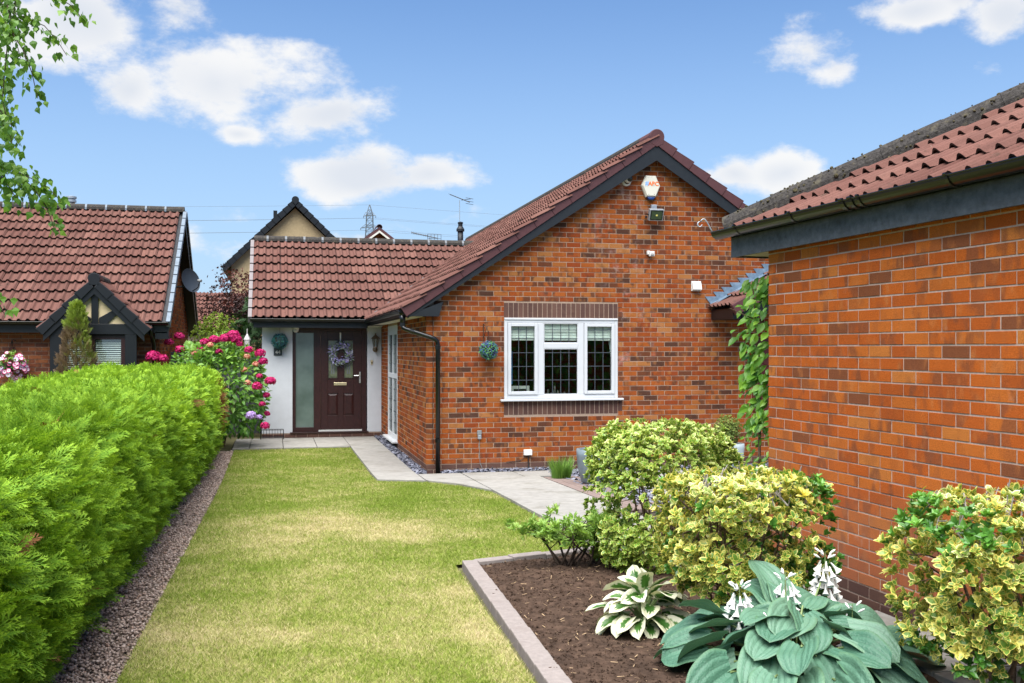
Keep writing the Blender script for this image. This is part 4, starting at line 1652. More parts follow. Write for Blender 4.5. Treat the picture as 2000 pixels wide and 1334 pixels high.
# small brick gable beyond the porch ridge
sgb = thing('brick_gable_house', 'small brick gable with purple verge peeping over the porch ridge', 'house', (1.87, 25.4, 0))
MB().prism([(1.87 - 2.6, 25.6, 0), (1.87 + 2.6, 25.6, 0), (1.87 + 2.6, 25.6, 4.45), (1.87, 25.6, 6.42), (1.87 - 2.6, 25.6, 4.45)], (0, 7, 0)).build('wall', 'mortar', sgb)
sgw = MB().box(1.2, 2.5, 25.7, 25.8, 5, 5.5).build('wall_core', 'mortar', sgb)
brickwork(sgw, (-.7, 25.59, 0), (1, 0, 0), (0, -1, 0), lay(5.15, 5.4, 14, (), lambda u: 6.40 - .757 * abs(u - 2.575)), 'house_brick')
rf = MB()
for sgn in (-1, 1):
    rf.prism([(1.87, 25.3, 6.62), (1.87 + sgn * 2.8, 25.3, 6.62 - 2.12), (1.87 + sgn * 2.8, 25.3, 6.50 - 2.12), (1.87, 25.3, 6.47)], (0, 7.5, 0))
rfo = rf.build('roof', 'verge_purple', sgb)
bb = MB()
for sgn in (-1, 1):
    bb.prism([(1.87, 25.26, 6.475), (1.87 + sgn * 2.7, 25.26, 6.475 - 2.044), (1.87 + sgn * 2.7, 25.26, 6.40 - 2.044), (1.87, 25.26, 6.39)], (0, .03, 0))
bb.build('bargeboard', 'soffit_white', rfo)
half_round((1.87, 25.25, 6.60), (1.87, 26.2, 6.60), .12, n=8).build('ridge_tile', 'verge_purple', rfo)
# flue and aerial on the bungalow's far slope
fl = thing('flue_pipe', 'dark flue pipe with aerial mast standing behind the porch ridge', 'flue', (2.67, 11.9, 4.4))
mb = MB()
mb.tube([(2.67, 11.9, 4.40), (2.67, 11.9, 4.98)], .075, 14)
mb.build('pipe', 'fascia_slate', fl, smooth=True)
MB().lathe([(.075, 4.95), (.108, 4.96), (.108, 5.02), (.09, 5.04), (.075, 5.07), (.06, 5.09), (.06, 5.16), (.075, 5.17), (.075, 5.20), (.01, 5.22)], (2.67, 11.9, 0), 16).build('cowl', 'fascia_slate', fl)
ae = thing('television_aerial', 'television aerial on a thin mast above the dark flue pipe', 'aerial', (2.67, 11.98, 4.6))
MB().tube([(2.67, 11.98, 4.6), (2.66, 11.98, 5.80)], .012, 6).build('mast', 'steel', ae)
a = MB()
p0, p1 = Vector((2.44, 12.2, 5.98)), Vector((2.86, 11.6, 5.70))
a.tube([p0, p1], .012, 6)
for k in range(9):
    q = p0.lerp(p1, k / 9)
    a.tube([q + Vector((-.05, -.06, .01)), q + Vector((.05, .06, -.01))], .004, 4)
a.tube([(2.70, 11.9, 5.79), (2.90, 11.6, 5.79)], .008, 5)
for dz in (-.1, -.03, .05):
    a.tube([(2.78, 11.7, 5.78 + dz), (3.02, 11.9, 5.78 + dz)], .006, 5)
a.build('antenna', 'aerial_dark', ae)
ae = thing('roof_aerial', 'low slanted aerial with grid reflector just above the porch ridge', 'aerial', (2.25, 15.09, 4.0))
MB().tube([(2.32, 15.09, 4.0), (2.32, 15.09, 5.13)], .012, 6).build('mast', 'steel', ae)
a = MB()
a.tube([(1.80, 15.2, 5.27), (2.55, 15.0, 5.10)], .014, 6)
for k in range(10):
    q = Vector((1.80, 15.2, 5.27)).lerp(Vector((2.3, 15.07, 5.16)), k / 10)
    a.tube([q + Vector((0, 0, -.04)), q + Vector((0, 0, .04))], .004, 4)
for dx in (.0, .1, .2, .3, .4):
    a.tube([(2.26 + dx, 15.05, 4.98), (2.26 + dx, 15.05, 5.22)], .006, 4)
for dz in (0, .12, .24):
    a.tube([(2.26, 15.05, 4.98 + dz), (2.66, 15.05, 4.98 + dz)], .006, 4)
a.build('antenna', 'aerial_dark', ae)
# pylon
py = thing('pylon', 'distant lattice electricity pylon above the porch roof', 'pylon', (34.6, 387.5, 0))
lat = MB()
rr_ = .12
lv = [(0, 4.2), (28, 2.6), (44, 1.75), (50, 1.35), (54.5, 1.2), (58.4, .12)]
o = Vector((34.6, 387.5, 0))
corn = [(-1, -1), (1, -1), (1, 1), (-1, 1)]
for (z0, w0), (z1, w1) in zip(lv[:-1], lv[1:]):
    nseg = 4 if z0 < 40 else (3 if z0 < 50 else 2)
    for k in range(nseg):
        za, zb = z0 + (z1 - z0) * k / nseg, z0 + (z1 - z0) * (k + 1) / nseg
        wa, wb = w0 + (w1 - w0) * k / nseg, w0 + (w1 - w0) * (k + 1) / nseg
        for j in range(4):
            c0, c1 = corn[j], corn[(j + 1) % 4]
            A = o + Vector((c0[0] * wa, c0[1] * wa, za))
            B = o + Vector((c0[0] * wb, c0[1] * wb, zb))
            A2 = o + Vector((c1[0] * wa, c1[1] * wa, za))
            B2 = o + Vector((c1[0] * wb, c1[1] * wb, zb))
            lat.tube([A, B], rr_, 4, False)
            lat.tube([A, B2], rr_ * .55, 4, False)
            lat.tube([A2, B], rr_ * .55, 4, False)
            lat.tube([B, B2], rr_ * .55, 4, False)
lat.build('lattice_tower', 'pylon_steel', py)
arms = []
for (z, hw) in ((49.3, 3.4), (44.0, 4.2), (54.0, 2.3)):
    am = MB()
    for sgn in (-1, 1):
        tip = o + Vector((sgn * hw, -sgn * hw * .45, z))
        for cc in corn:
            am.tube([o + Vector((cc[0] * 1.4, cc[1] * 1.4, z + (1.6 if cc[1] > 0 else 0))), tip], .09, 4, False)
        arms.append(tip + Vector((0, 0, -.8)))
        am.tube([tip, tip + Vector((0, 0, -.9))], .12, 5, False)
    am.build('cross_arm', 'pylon_steel', py)
arms.append(o + Vector((0, 0, 58.4)))
for k, tip in enumerate(arms):
    if k in (2, 3):
        continue
    pts = []
    for t_ in np.linspace(-1, 1, 25):
        x = tip.x + t_ * 300
        pts.append((x, tip.y - abs(t_) * 30, tip.z - 10.5 * (1 - (abs(t_) * 1.0 - 1) ** 2) * .9))
    w = MB().tube(pts, .038, 4, False).build('power_line', 'pylon_steel', py)

# ------------------------------------------------------------------ ground
simple('soil_far', (.10, .095, .045), .95, .3, 3, .3, 30)
xs = [-300, -12, -6, -3, 0, 3, 8, 14, 300]
ys = [-120, -15, 0, 16, 60, 700]
mb = MB()
for j, y in enumerate(ys):
    for x in xs:
        mb.v.append((x, y, gz(y) - .03))
nx = len(xs)
for j in range(len(ys) - 1):
    for i in range(nx - 1):
        mb.f.append((j * nx + i, j * nx + i + 1, (j + 1) * nx + i + 1, (j + 1) * nx + i))
tag(mb.build('ground', 'soil_far'), 'earth under the garden and beyond', None, kind='structure')


def poly_sheet(name, poly, off, mat, parent=None, grid=None, disp=None):
    """flat sheet following the slope of the garden"""
    mb = MB()
    # split at y = 0 is not needed: the fall is tiny, triangulate finely along y
    import bmesh
    bm = bmesh.new()
    vs_ = [bm.verts.new((x, y, 0)) for x, y in poly]
    f = bm.faces.new(vs_)
    if f.normal.z < 0:
        f.normal_flip()
    ymin, ymax = min(p[1] for p in poly), max(p[1] for p in poly)
    xmin, xmax = min(p[0] for p in poly), max(p[0] for p in poly)
    st = grid or 2.0
    cuts = [0.0] + list(np.arange(math.floor(ymin), ymax, st))
    for yc in cuts:
        if ymin < yc < ymax:
            bmesh.ops.bisect_plane(bm, geom=bm.verts[:] + bm.edges[:] + bm.faces[:], plane_co=(0, yc, 0), plane_no=(0, 1, 0))
    if grid:
        for xc in np.arange(xmin + grid, xmax, grid):
            bmesh.ops.bisect_plane(bm, geom=bm.verts[:] + bm.edges[:] + bm.faces[:], plane_co=(xc, 0, 0), plane_no=(1, 0, 0))
    for v in bm.verts:
        v.co.z = gz(v.co.y) + off + (disp(v.co.x, v.co.y) if disp else 0)
    bmesh.ops.recalc_face_normals(bm, faces=bm.faces[:])
    if sum(f_.normal.z for f_ in bm.faces) < 0:
        bmesh.ops.reverse_faces(bm, faces=bm.faces[:])
    me = bpy.data.meshes.new(name)
    bm.to_mesh(me)
    bm.free()
    me.materials.append(MATS[mat])
    o = bpy.data.objects.new(name, me)
    link(o, parent)
    return o


def inside(px, py, poly):
    c = np.zeros(len(px), bool)
    n = len(poly)
    for i in range(n):
        x1, y1 = poly[i]
        x2, y2 = poly[(i + 1) % n]
        cond = ((y1 > py) != (y2 > py))
        xi = (x2 - x1) * (py - y1) / ((y2 - y1) if y2 != y1 else 1e-9) + x1
        c ^= cond & (px < xi)
    return c


def lawn_colour(N, L, blade):
    p = pos(N)
    s = N.new('ShaderNodeSeparateXYZ')
    L.new(p, s.inputs[0])
    x, y = s.outputs[0], s.outputs[1]
    big = noise_node(N, L, .75, 4, .62, p)
    mid = noise_node(N, L, 2.6, 4, .65, p)
    # straw-coloured dry patches where the turf has parched: worn strip across the middle, and down towards the street
    def blob(cx, cy, rx, ry):
        a = mth(N, L, 'MULTIPLY', mth(N, L, 'SUBTRACT', x, cx), 1 / rx)
        b = mth(N, L, 'MULTIPLY', mth(N, L, 'SUBTRACT', y, cy), 1 / ry)
        d = mth(N, L, 'ADD', mth(N, L, 'MULTIPLY', a, a), mth(N, L, 'MULTIPLY', b, b))
        return maprange(N, L, d, 0, 1.0, 1, 0)
    dry = mth(N, L, 'ADD', blob(-1.75, -4.8, 1.5, 1.7), mth(N, L, 'MULTIPLY', blob(-2.0, -9.0, 1.5, 3.6), .62))
    dry = mth(N, L, 'ADD', dry, mth(N, L, 'MULTIPLY', blob(-.85, -5.4, .9, 1.1), .5))
    dry = mth(N, L, 'ADD', dry, mth(N, L, 'MULTIPLY', blob(-1.7, -1.2, 1.3, 1.8), .35))
    dry = mth(N, L, 'ADD', dry, mth(N, L, 'MULTIPLY', blob(-.95, -9.3, .28, 2.4), .55))
    t = mth(N, L, 'ADD', mth(N, L, 'MULTIPLY', dry, .36), mth(N, L, 'MULTIPLY', mth(N, L, 'SUBTRACT', big, .5), 1.1))
    t = mth(N, L, 'ADD', t, mth(N, L, 'MULTIPLY', mth(N, L, 'SUBTRACT', mid, .5), .8))
    t = mth(N, L, 'ADD', t, .15)
    if blade is not None:
        t = mth(N, L, 'ADD', t, mth(N, L, 'MULTIPLY', mth(N, L, 'SUBTRACT', blade, .5), .75))
    return ramp(N, L, t, [(0.0, (.155, .225, .026)), (.2, (.225, .27, .05)), (.40, (.335, .335, .11)), (.62, (.47, .41, .205)), (1, (.56, .47, .29))])


m, N, L, b = newmat('lawn')
c = lawn_colour(N, L, None)
c = mixc(N, L, 1.0, c, ramp(N, L, noise_node(N, L, 90, 3, .6, pos(N)), [(.3, (.6, .6, .6)), (.7, (.95, .95, .9))]), 'MULTIPLY')
L.new(c, b.inputs['Base Color'])
b.inputs['Roughness'].default_value = .95
b.inputs['Specular IOR Level'].default_value = .1
m, N, L, b = newmat('grass_blade')
r, g, bl = tone_nodes(N, L)
c = lawn_colour(N, L, g)
L.new(c, b.inputs['Base Color'])
b.inputs['Roughness'].default_value = .6
b.inputs['Specular IOR Level'].default_value = .1
tr = N.new('ShaderNodeBsdfTranslucent')
L.new(c, tr.inputs['Color'])
mx = N.new('ShaderNodeMixShader')
mx.inputs[0].default_value = .3
out = [n_ for n_ in N if n_.type == 'OUTPUT_MATERIAL'][0]
L.new(b.outputs[0], mx.inputs[1])
L.new(tr.outputs[0], mx.inputs[2])
L.new(mx.outputs[0], out.inputs['Surface'])

LAWN = [(-2.86, 4.27), (-.79, 4.27), (-.795, -.66), (-.72, -.76), (-.50, -.86), (-.11, -1.06), (.18, -1.55), (.38, -2.0), (.475, -2.45), (.475, -6.60),
        (-.80, -6.955), (-.86, -8.2), (-.95, -10.1), (-1.10, -13.0), (-2.92, -13.0), (-2.9, -7.0), (-2.86, -2.0)]
lawn = poly_sheet('lawn', LAWN, .0, 'lawn')
tag(lawn, 'dry patched lawn between the hedge and the path', None, kind='structure')
n = 500000
px_ = rng.uniform(-2.95, .5, n)
u_ = rng.random(n)
py_ = -11.2 + 15.5 * u_ ** 1.75
ok = inside(px_, py_, LAWN)
px_, py_ = px_[ok], py_[ok]
n = len(px_)
far = np.clip((py_ + 11) / 15, 0, 1)
h = rng.uniform(.010, .026, n)
wd = (.0036 + .0058 * far) * rng.uniform(.7, 1.4, n)
az = rng.uniform(0, 2 * math.pi, n)
lean = rng.normal(0, .8, (n, 2)) * h[:, None]
base = np.stack([px_, py_, gzv(py_) + .001], -1)
sd = np.stack([np.cos(az), np.sin(az), np.zeros(n)], -1) * wd[:, None] * .5
tip = base + np.concatenate([lean, h[:, None]], 1)
V = np.stack([base - sd, base + sd, tip], 1).reshape(-1, 3)
F = np.arange(3 * n).reshape(-1, 3)
t3 = np.zeros((n, 3, 3), np.float32)
t3[:, 2, 0] = 1
t3[..., 1] = rng.random(n)[:, None]
t3[..., 2] = rng.random(n)[:, None]
g = np_obj('grass', V, F, 'grass_blade', None, t3.reshape(-1, 3))
tag(g, 'short mown grass blades, green with straw coloured patches', 'grass', kind='stuff')

# ---- paths of concrete slabs
path = poly_sheet('path', [(-2.93, 4.27), (-2.93, 6.32), (-.0, 6.32), (0, .0), (7, 0), (7, -7.6), (1.36, -7.6), (1.65, -13), (.93, -13), (.93, -7.2), (.49, -6.55), (.47, -2.4), (.16, -1.5), (-.14, -1.08), (-.79, -.73), (-.79, 4.27)], -.006, 'joint_sand')
tag(path, 'sandy bed under the slab path', None, kind='structure')


def slab(poly, top=.032, mat='slab', name='slab', parent=path, j=.006, tilt=.002):
    c = Vector((sum(p[0] for p in poly) / len(poly), sum(p[1] for p in poly) / len(poly)))
    pts = []
    a, b2 = random.uniform(-tilt, tilt), random.uniform(-tilt, tilt)
    for (x, y) in poly:
        d = (c - Vector((x, y)))
        d = d.normalized() * j * 1.4
        X, Y = x + d.x, y + d.y
        pts.append((X, Y, gz(Y) + top + a * (X - c.x) + b2 * (Y - c.y)))
    mb = MB()
    area = sum(p[0] * q[1] - q[0] * p[1] for p, q in zip(pts, pts[1:] + pts[:1]))
    if area < 0:
        pts = pts[::-1]
    mb.prism(pts[::-1], (0, 0, -.04))
    mb.f = [f for f in mb.f]
    return mb.build(name, mat, parent, bevel=.004)


def rect(x0, x1, y0, y1, **k):
    return slab([(x0, y0), (x1, y0), (x1, y1), (x0, y1)], **k)


for (x0, x1) in ((-2.90, -2.60), (-2.60, -2.0), (-2.0, -1.39), (-1.39, -.785)):
    for (ya, yb) in ((4.28, 4.88), (4.88, 5.58), (5.58, 6.28)):
        rect(x0, x1, ya, yb)
for (ya, yb) in ((-.73, .27), (.27, 1.27), (1.27, 2.27), (2.27, 3.27), (3.27, 4.28), (4.28, 5.28), (5.28, 6.28)):
    rect(-.785, -.16, ya, yb)
slab([(-.79, -.735), (-.16, -.735), (-.16, -1.06)])
rect(-.155, .475, -.93, -.19)
slab([(-.15, -.94), (.475, -.94), (.475, -2.38), (.16, -1.5), (-.13, -1.08)])
for (x0, x1) in ((.48, 1.25), (1.25, 1.95)):
    rect(x0, x1, -.93, -.19)
ya = -.94
for k in range(7):
    yb = ya - .92
    rect(.48, 1.47, yb, ya)
    ya = yb
slab([(.50, -7.385), (1.3, -7.385), (1.30, -8.0), (.93, -8.0)])
ya = -8.0
for k in range(8):
    xr = 1.388 + .0332 * (-ya - 7.85) - .02
    rect(.93, xr, ya - .6, ya)
    ya -= .6
for i in range(7):
    for k in range(6):
        rect(2.35 + i * .62, 2.35 + (i + 1) * .62, -.75 - (k + 1) * .62, -.75 - k * .62)
# pinkish block paving beside the pots
blocks = poly_sheet('block_paving', [(1.48, -1.05), (1.98, -1.05), (1.98, -4.6), (1.48, -4.6)], .0, 'joint_sand')
tag(blocks, 'strip of pinkish paving blocks beside the path', None, kind='structure')
for k in range(17):
    for i in range(4):
        y = -1.06 - k * .205
        x = 1.485 + i * .122
        if not (i == 3 and k > 3 and k % 3 == 0):
            rect(x, x + .120, y - .203, y, mat='paver_pink', name='paving_block', parent=blocks, top=.030, j=.003, tilt=.01)

# ---- flower bed
simple('soil', (.058, .037, .026), .97, .5, 22, 1.0, 55, dirt=(.034, .022, .016), dirt_amt=.7, dirt_scale=5, detail=6)
BED = [(-.70, -7.03), (.52, -6.68), (.92, -7.3), (.92, -13), (-1.05, -13), (-.85, -10)]


def soil_disp(x, y):
    v = Vector((x, y, 0))
    return .020 * mnoise.noise(v * 3.1) + .020 * mnoise.noise(v * 9) + .015 * mnoise.noise(v * 23) + .012


bed = poly_sheet('soil_bed', BED, .005, 'soil', grid=.045, disp=soil_disp)
bed.data.polygons.foreach_set('use_smooth', [True] * len(bed.data.polygons))
tag(bed, 'bare brown soil of the flower bed', None, kind='structure')
OV = np.array([(1, 0, 0), (-1, 0, 0), (0, 1, 0), (0, -1, 0), (0, 0, 1), (0, 0, -1)], float)
OF = np.array([(0, 2, 4), (2, 1, 4), (1, 3, 4), (3, 0, 4), (2, 0, 5), (1, 2, 5), (3, 1, 5), (0, 3, 5)])
n = 17000
sx = rng.uniform(-1.0, .95, n)
sy = -11.2 + 4.5 * rng.random(n) ** 1.2
ok = inside(sx, sy, BED)
sx, sy = sx[ok], sy[ok]
n = len(sx)
sz = np.array([soil_disp(a, b_) for a, b_ in zip(sx, sy)]) + gzv(sy) + .006
sc = np.exp(rng.normal(-5.25, .50, n)).clip(.002, .024)
V, F, t3 = scatter((OV * np.array([1.1, .9, .7]), OF, np.zeros(6)), frames(rng.normal(size=(n, 3)), rng.normal(size=(n, 3))), np.stack([sx, sy, sz], -1), sc)
cr_ = np_obj('soil_crumbs', V, F, 'soil', bed, t3, kind='stuff')
# bits of pale bark, straw and stones on the soil
simple('straw_bits', (.30, .21, .125), .9, .35, 40)
n = 900
sx = rng.uniform(-.9, .9, n)
sy = -11.0 + 4.3 * rng.random(n)
ok = inside(sx, sy, BED)
sx, sy = sx[ok], sy[ok]
n = len(sx)
sz = np.array([soil_disp(a, b_) for a, b_ in zip(sx, sy)]) + gzv(sy) + .014
d = rng.normal(size=(n, 3)) * np.array([1, 1, .15])
chip = (np.array([(-1, -.12, 0), (1, -.10, 0), (.9, .14, .05), (-.9, .1, .05)], float), np.array([(0, 1, 2, 3)]), np.zeros(4))
V, F, t3 = scatter(chip, frames(d, np.array([[0, 0, 1.0]]) + rng.normal(0, .25, (n, 3))), np.stack([sx, sy, sz], -1), rng.uniform(.004, .022, n))
np_obj('straw', V, F, 'straw_bits', bed, t3, kind='stuff')

edging = thing('bed_edging', 'low grey concrete block edging round the flower bed', 'edging', (-.75, -7.0, gz(-7)))


def kerb_run(p0, d, n, ln, w=.115):
    d = Vector((d[0], d[1], 0)).normalized()
    s = Vector((-d.y, d.x, 0))
    for k in range(n):
        a = Vector((p0[0], p0[1], 0)) + d * (k * ln)
        z = gz(a.y)
        jz, ja = random.uniform(-.004, .004), random.uniform(-.006, .006)
        dd = (d + s * ja)
        o = MB().obox(a + Vector((0, 0, z)), dd, s, (0, 0, 1), .003, ln - .003, 0, w, -.06, .044 + jz).build('kerb_block', 'kerb_block', edging, bevel=.006)


kerb_run((-.755, -7.01), (-.052, -1), 26, .2335)
kerb_run((-.63, -7.075), (1.28, .36), 7, .30, -.0 + .11)
# low dark board along the foot of the hedge
gb = thing('gravel_board', 'low weathered board edging under the conifer hedge', 'edging', (-3.2, -6, .1))
for k in range(6):
    ya = 3.6 - k * 2.6
    MB().prism([(-3.23, ya, gz(ya) - .02), (-3.23, ya - 2.55, gz(ya - 2.55) - .02), (-3.23, ya - 2.55, gz(ya - 2.55) + .09), (-3.23, ya, gz(ya) + .09)], (-.03, 0, 0)).build('board', 'kerb_dark', gb)

# ---- gravel along the hedge, slate along the walls
simple('gravel_bed', (.14, .105, .082), .95, .3, 40, .6, 90)
gvb = poly_sheet('gravel_strip', [(-3.75, 4.27), (-2.865, 4.27), (-2.865, -2.0), (-2.905, -7), (-2.925, -13), (-3.75, -13)], -.012, 'gravel_bed')
tag(gvb, 'bed of the narrow gravel strip under the hedge', None, kind='structure')


def pebble_mat(name, stops):
    m, N, L, b = newmat(name)
    r, g, bl = tone_nodes(N, L)
    c = ramp(N, L, g, stops)
    c = mixc(N, L, 1.0, c, ramp(N, L, noise_node(N, L, 120, 3, .6, pos(N)), [(.3, (.75,) * 3), (.7, (1.2,) * 3)]), 'MULTIPLY')
    L.new(c, b.inputs['Base Color'])
    b.inputs['Roughness'].default_value = .8


pebble_mat('pebble', [(0, (.14, .10, .08)), (.2, (.27, .19, .15)), (.45, (.34, .265, .22)), (.65, (.20, .145, .115)), (.85, (.44, .36, .31)), (1, (.30, .19, .135))])
n = 14000
gy = -11.2 + 15.3 * rng.random(n) ** 1.7
edge = -2.87 - .004 * np.clip(-gy, 0, 12)
gx_ = edge - rng.random(n) ** 1.15 * .42
sc = rng.uniform(.006, .0135, n) * (1 + .35 * np.clip((gy + 11) / 15, 0, 1))
gzz = gzv(gy) + rng.uniform(-.008, .014, n)
V, F, t3 = scatter((OV * np.array([1.15, .95, .7]), OF, np.zeros(6)), frames(rng.normal(size=(n, 3)) * [1, 1, .3], np.array([[0, 0, 1.0]]) + rng.normal(0, .4, (n, 3))), np.stack([gx_, gy, gzz], -1), sc)
tag(np_obj('gravel', V, F, 'pebble', None, t3, smooth=True), 'pinkish pebble gravel along the foot of the hedge', 'gravel', kind='stuff')
pebble_mat('slate_chip', [(0, (.05, .055, .075)), (.3, (.10, .105, .14)), (.6, (.16, .165, .21)), (.85, (.23, .24, .29)), (1, (.09, .08, .10))])
n = 1500
sx = np.where(np.arange(n) < 950, rng.uniform(-.155, -.015, n), rng.uniform(.22, 2.0, n))
sy = np.where(np.arange(n) < 950, rng.uniform(-.10, 6.25, n), -.01 - rng.uniform(.0, .165, n))
extra = rng.random(n) > .93
chipV = np.array([(-1, -.5, 0), (.2, -.7, 0), (1, -.1, 0), (.5, .6, 0), (-.7, .55, 0), (-.9, -.4, .18), (.2, -.6, .2), (.9, -.1, .17), (.45, .5, .2), (-.6, .5, .18)], float)
chipF = np.array([(5, 6, 7), (5, 7, 8), (5, 8, 9), (0, 1, 6), (0, 6, 5), (1, 2, 7), (1, 7, 6), (2, 3, 8), (2, 8, 7), (3, 4, 9), (3, 9, 8), (4, 0, 5), (4, 5, 9)])
T = np.stack([sx, sy, gzv(sy) + .012 + rng.uniform(0, .045, n)], -1)
Mx = frames(rng.normal(size=(n, 3)) * [1, 1, .4], np.array([[0, 0, 1.0]]) + rng.normal(0, .55, (n, 3)))
V, F, t3 = scatter((chipV, chipF, np.zeros(10)), Mx, T, rng.uniform(.02, .042, n))
tag(np_obj('slate_chippings', V, F, 'slate_chip', None, t3), 'blue grey slate chippings along the foot of the bungalow walls', 'chippings', kind='stuff')
n = 2600
sx = rng.uniform(1.95, 6.8, n)
sy = -rng.uniform(.02, .75, n)
k_ = n // 3
sx[:k_] = rng.uniform(1.72, 2.35, k_)
sy[:k_] = -rng.uniform(.2, 4.5, k_)
T = np.stack([sx, sy, gzv(sy) + .012 + rng.uniform(0, .02, n)], -1)
Mx = frames(rng.normal(size=(n, 3)) * [1, 1, .4], np.array([[0, 0, 1.0]]) + rng.normal(0, .35, (n, 3)))
V, F, t3 = scatter((chipV, chipF, np.zeros(10)), Mx, T, rng.uniform(.02, .04, n))
tag(np_obj('slate_chippings', V, F, 'slate_chip', None, t3), 'slate chippings round the pots on the far side of the path', 'chippings', kind='stuff')

# ------------------------------------------------------------------ fittings on the gable
al = thing('alarm_box', 'cream hexagonal alarm box with orange logo and blue strobe on the gable', 'alarm box', (3.47, 0, 4.30))
hx = lambda s_, z_=0: [(3.47 + a * s_, 4.32 + b_ * s_ + z_) for (a, b_) in ((-.085, .175), (.075, .175), (.148, .02), (.075, -.155), (-.085, -.155), (-.158, .02))]
q0, q1 = hx(1.0), hx(.86)
mb = MB()
bk = [(x, -.004, z) for x, z in q0]
md = [(x, -.045, z) for x, z in q0]
ft = [(x, -.075, z) for x, z in q1]
for a, b_ in ((bk, md), (md, ft)):
    for k in range(6):
        k2 = (k + 1) % 6
        mb.face(a[k], b_[k], b_[k2], a[k2])
mb.face(*ft[::-1])
mb.build('case', 'alarm_cream', al)
mb = MB()
mb.prism([(3.395, -.066, 4.17), (3.535, -.066, 4.17), (3.50, -.066, 4.125), (3.43, -.066, 4.125)], (0, .06, 0))
mb.build('strobe', 'alarm_blue', al, bevel=.008)
for (x, z) in ((3.42, 4.205), (3.51, 4.205)):
    MB().tube([(x, -.077, z), (x, -.073, z)], .005, 8).build('screw', 'camera_black', al)


def text(s, size, loc, rot, mat, parent, extr=.001, name='lettering', off=0.0):
    cu = bpy.data.curves.new(name, 'FONT')
    cu.body = s
    cu.size = size
    cu.extrude = extr
    cu.align_x = 'CENTER'
    cu.align_y = 'CENTER'
    cu.materials.append(MATS[mat])
    o = bpy.data.objects.new(name, cu)
    cu.offset = off
    C.objects.link(o)
    me = bpy.data.meshes.new_from_object(o.evaluated_get(bpy.context.evaluated_depsgraph_get()))
    bpy.data.objects.remove(o)
    me.transform(Matrix.Translation(loc) @ Matrix.Rotation(rot[0], 4, 'X'))
    if not me.materials:
        me.materials.append(MATS[mat])
    return link(bpy.data.objects.new(name, me), parent)


text('ABC', .088, (3.498, -.0765, 4.365), (R(90), 0, 0), 'orange_print', al, off=.003)
text('#', .10, (3.392, -.0765, 4.37), (R(90), 0, 0), 'blue_print', al, off=.002)

dc = thing('dome_camera', 'white dome security camera under the gable roof left of the alarm box', 'camera', (3.08, 0, 4.42))
MB().lathe([(.075, 0), (.075, .025), (.05, .035), (.05, .05)], (3.08, -.001, 4.40), 20, (0, -1, 0)).build('mount', 'white_plastic', dc, smooth=False)
mb = MB()
mb.lathe([(.001, -.065), (.03, -.058), (.052, -.04), (.064, -.01), (.064, .012), (.055, .035), (.046, .05)], (3.085, -.085, 4.425), 20, (.18, -.93, -.12))
mb.build('housing', 'white_plastic', dc, smooth=True)
mb = MB()
mb.lathe([(.046, .049), (.040, .052), (.001, .056)], (3.085, -.085, 4.425), 20, (.18, -.93, -.12))
mb.build('lens', 'camera_black', dc)

fl = thing('floodlight', 'grey security floodlight below the alarm box on the gable', 'light', (3.5, 0, 3.95))
MB().box(3.47, 3.56, -.06, -.002, 3.96, 4.05).build('junction_box', 'galvanised', fl, bevel=.006)
A, B_, C_ = Vector((1, 0, 0)), Vector((0, -.93, -.36)), Vector((0, -.36, .93))
o = Vector((3.515, -.13, 3.885))
MB().obox(o, A, B_, C_, -.115, .115, -.045, .03, -.09, .09).build('case', 'galvanised', fl, bevel=.008)
MB().obox(o, A, B_, C_, -.098, .098, .030, .034, -.074, .074).build('rim', 'camera_black', fl)
MB().obox(o, A, B_, C_, -.086, .086, .034, .037, -.062, .062).build('lens', 'lens_green', fl)
MB().obox(o, A, B_, C_, -.014, .014, .037, .040, -.012, .012).build('led', 'led_yellow', fl)
mb = MB()
mb.tube([(3.40, -.02, 3.90), (3.385, -.08, 3.90), (3.395, -.13, 3.885)], .010, 6)
mb.tube([(3.395, -.02, 3.86), (3.385, -.05, 3.86)], .018, 8)
mb.build('yoke', 'camera_black', fl)

ps = thing('motion_sensor', 'small white motion sensor on the gable between floodlight and window', 'sensor', (3.455, 0, 3.30))
MB().box(3.41, 3.45, -.05, -.002, 3.285, 3.345).build('bracket', 'white_plastic', ps, bevel=.004)
MB().box(3.435, 3.515, -.085, -.03, 3.255, 3.335).build('case', 'white_plastic', ps, bevel=.008)
MB().lathe([(.028, 0), (.026, .008), (.001, .016)], (3.475, -.085, 3.278), 12, (0, -1, 0)).build('lens', 'stone_grey', ps)

vt = thing('wall_vent', 'white plastic wall vent cowl on the brick right of the sensor', 'vent', (4.225, 0, 2.81))
MB().box(4.145, 4.305, -.02, -.002, 2.735, 2.89).build('plate', 'white_plastic', vt, bevel=.004)
MB().prism([(4.155, -.02, 2.875), (4.155, -.055, 2.86), (4.155, -.085, 2.76), (4.155, -.075, 2.745), (4.155, -.02, 2.745)], (.14, 0, 0)).build('cowl', 'white_plastic', vt, bevel=.005)

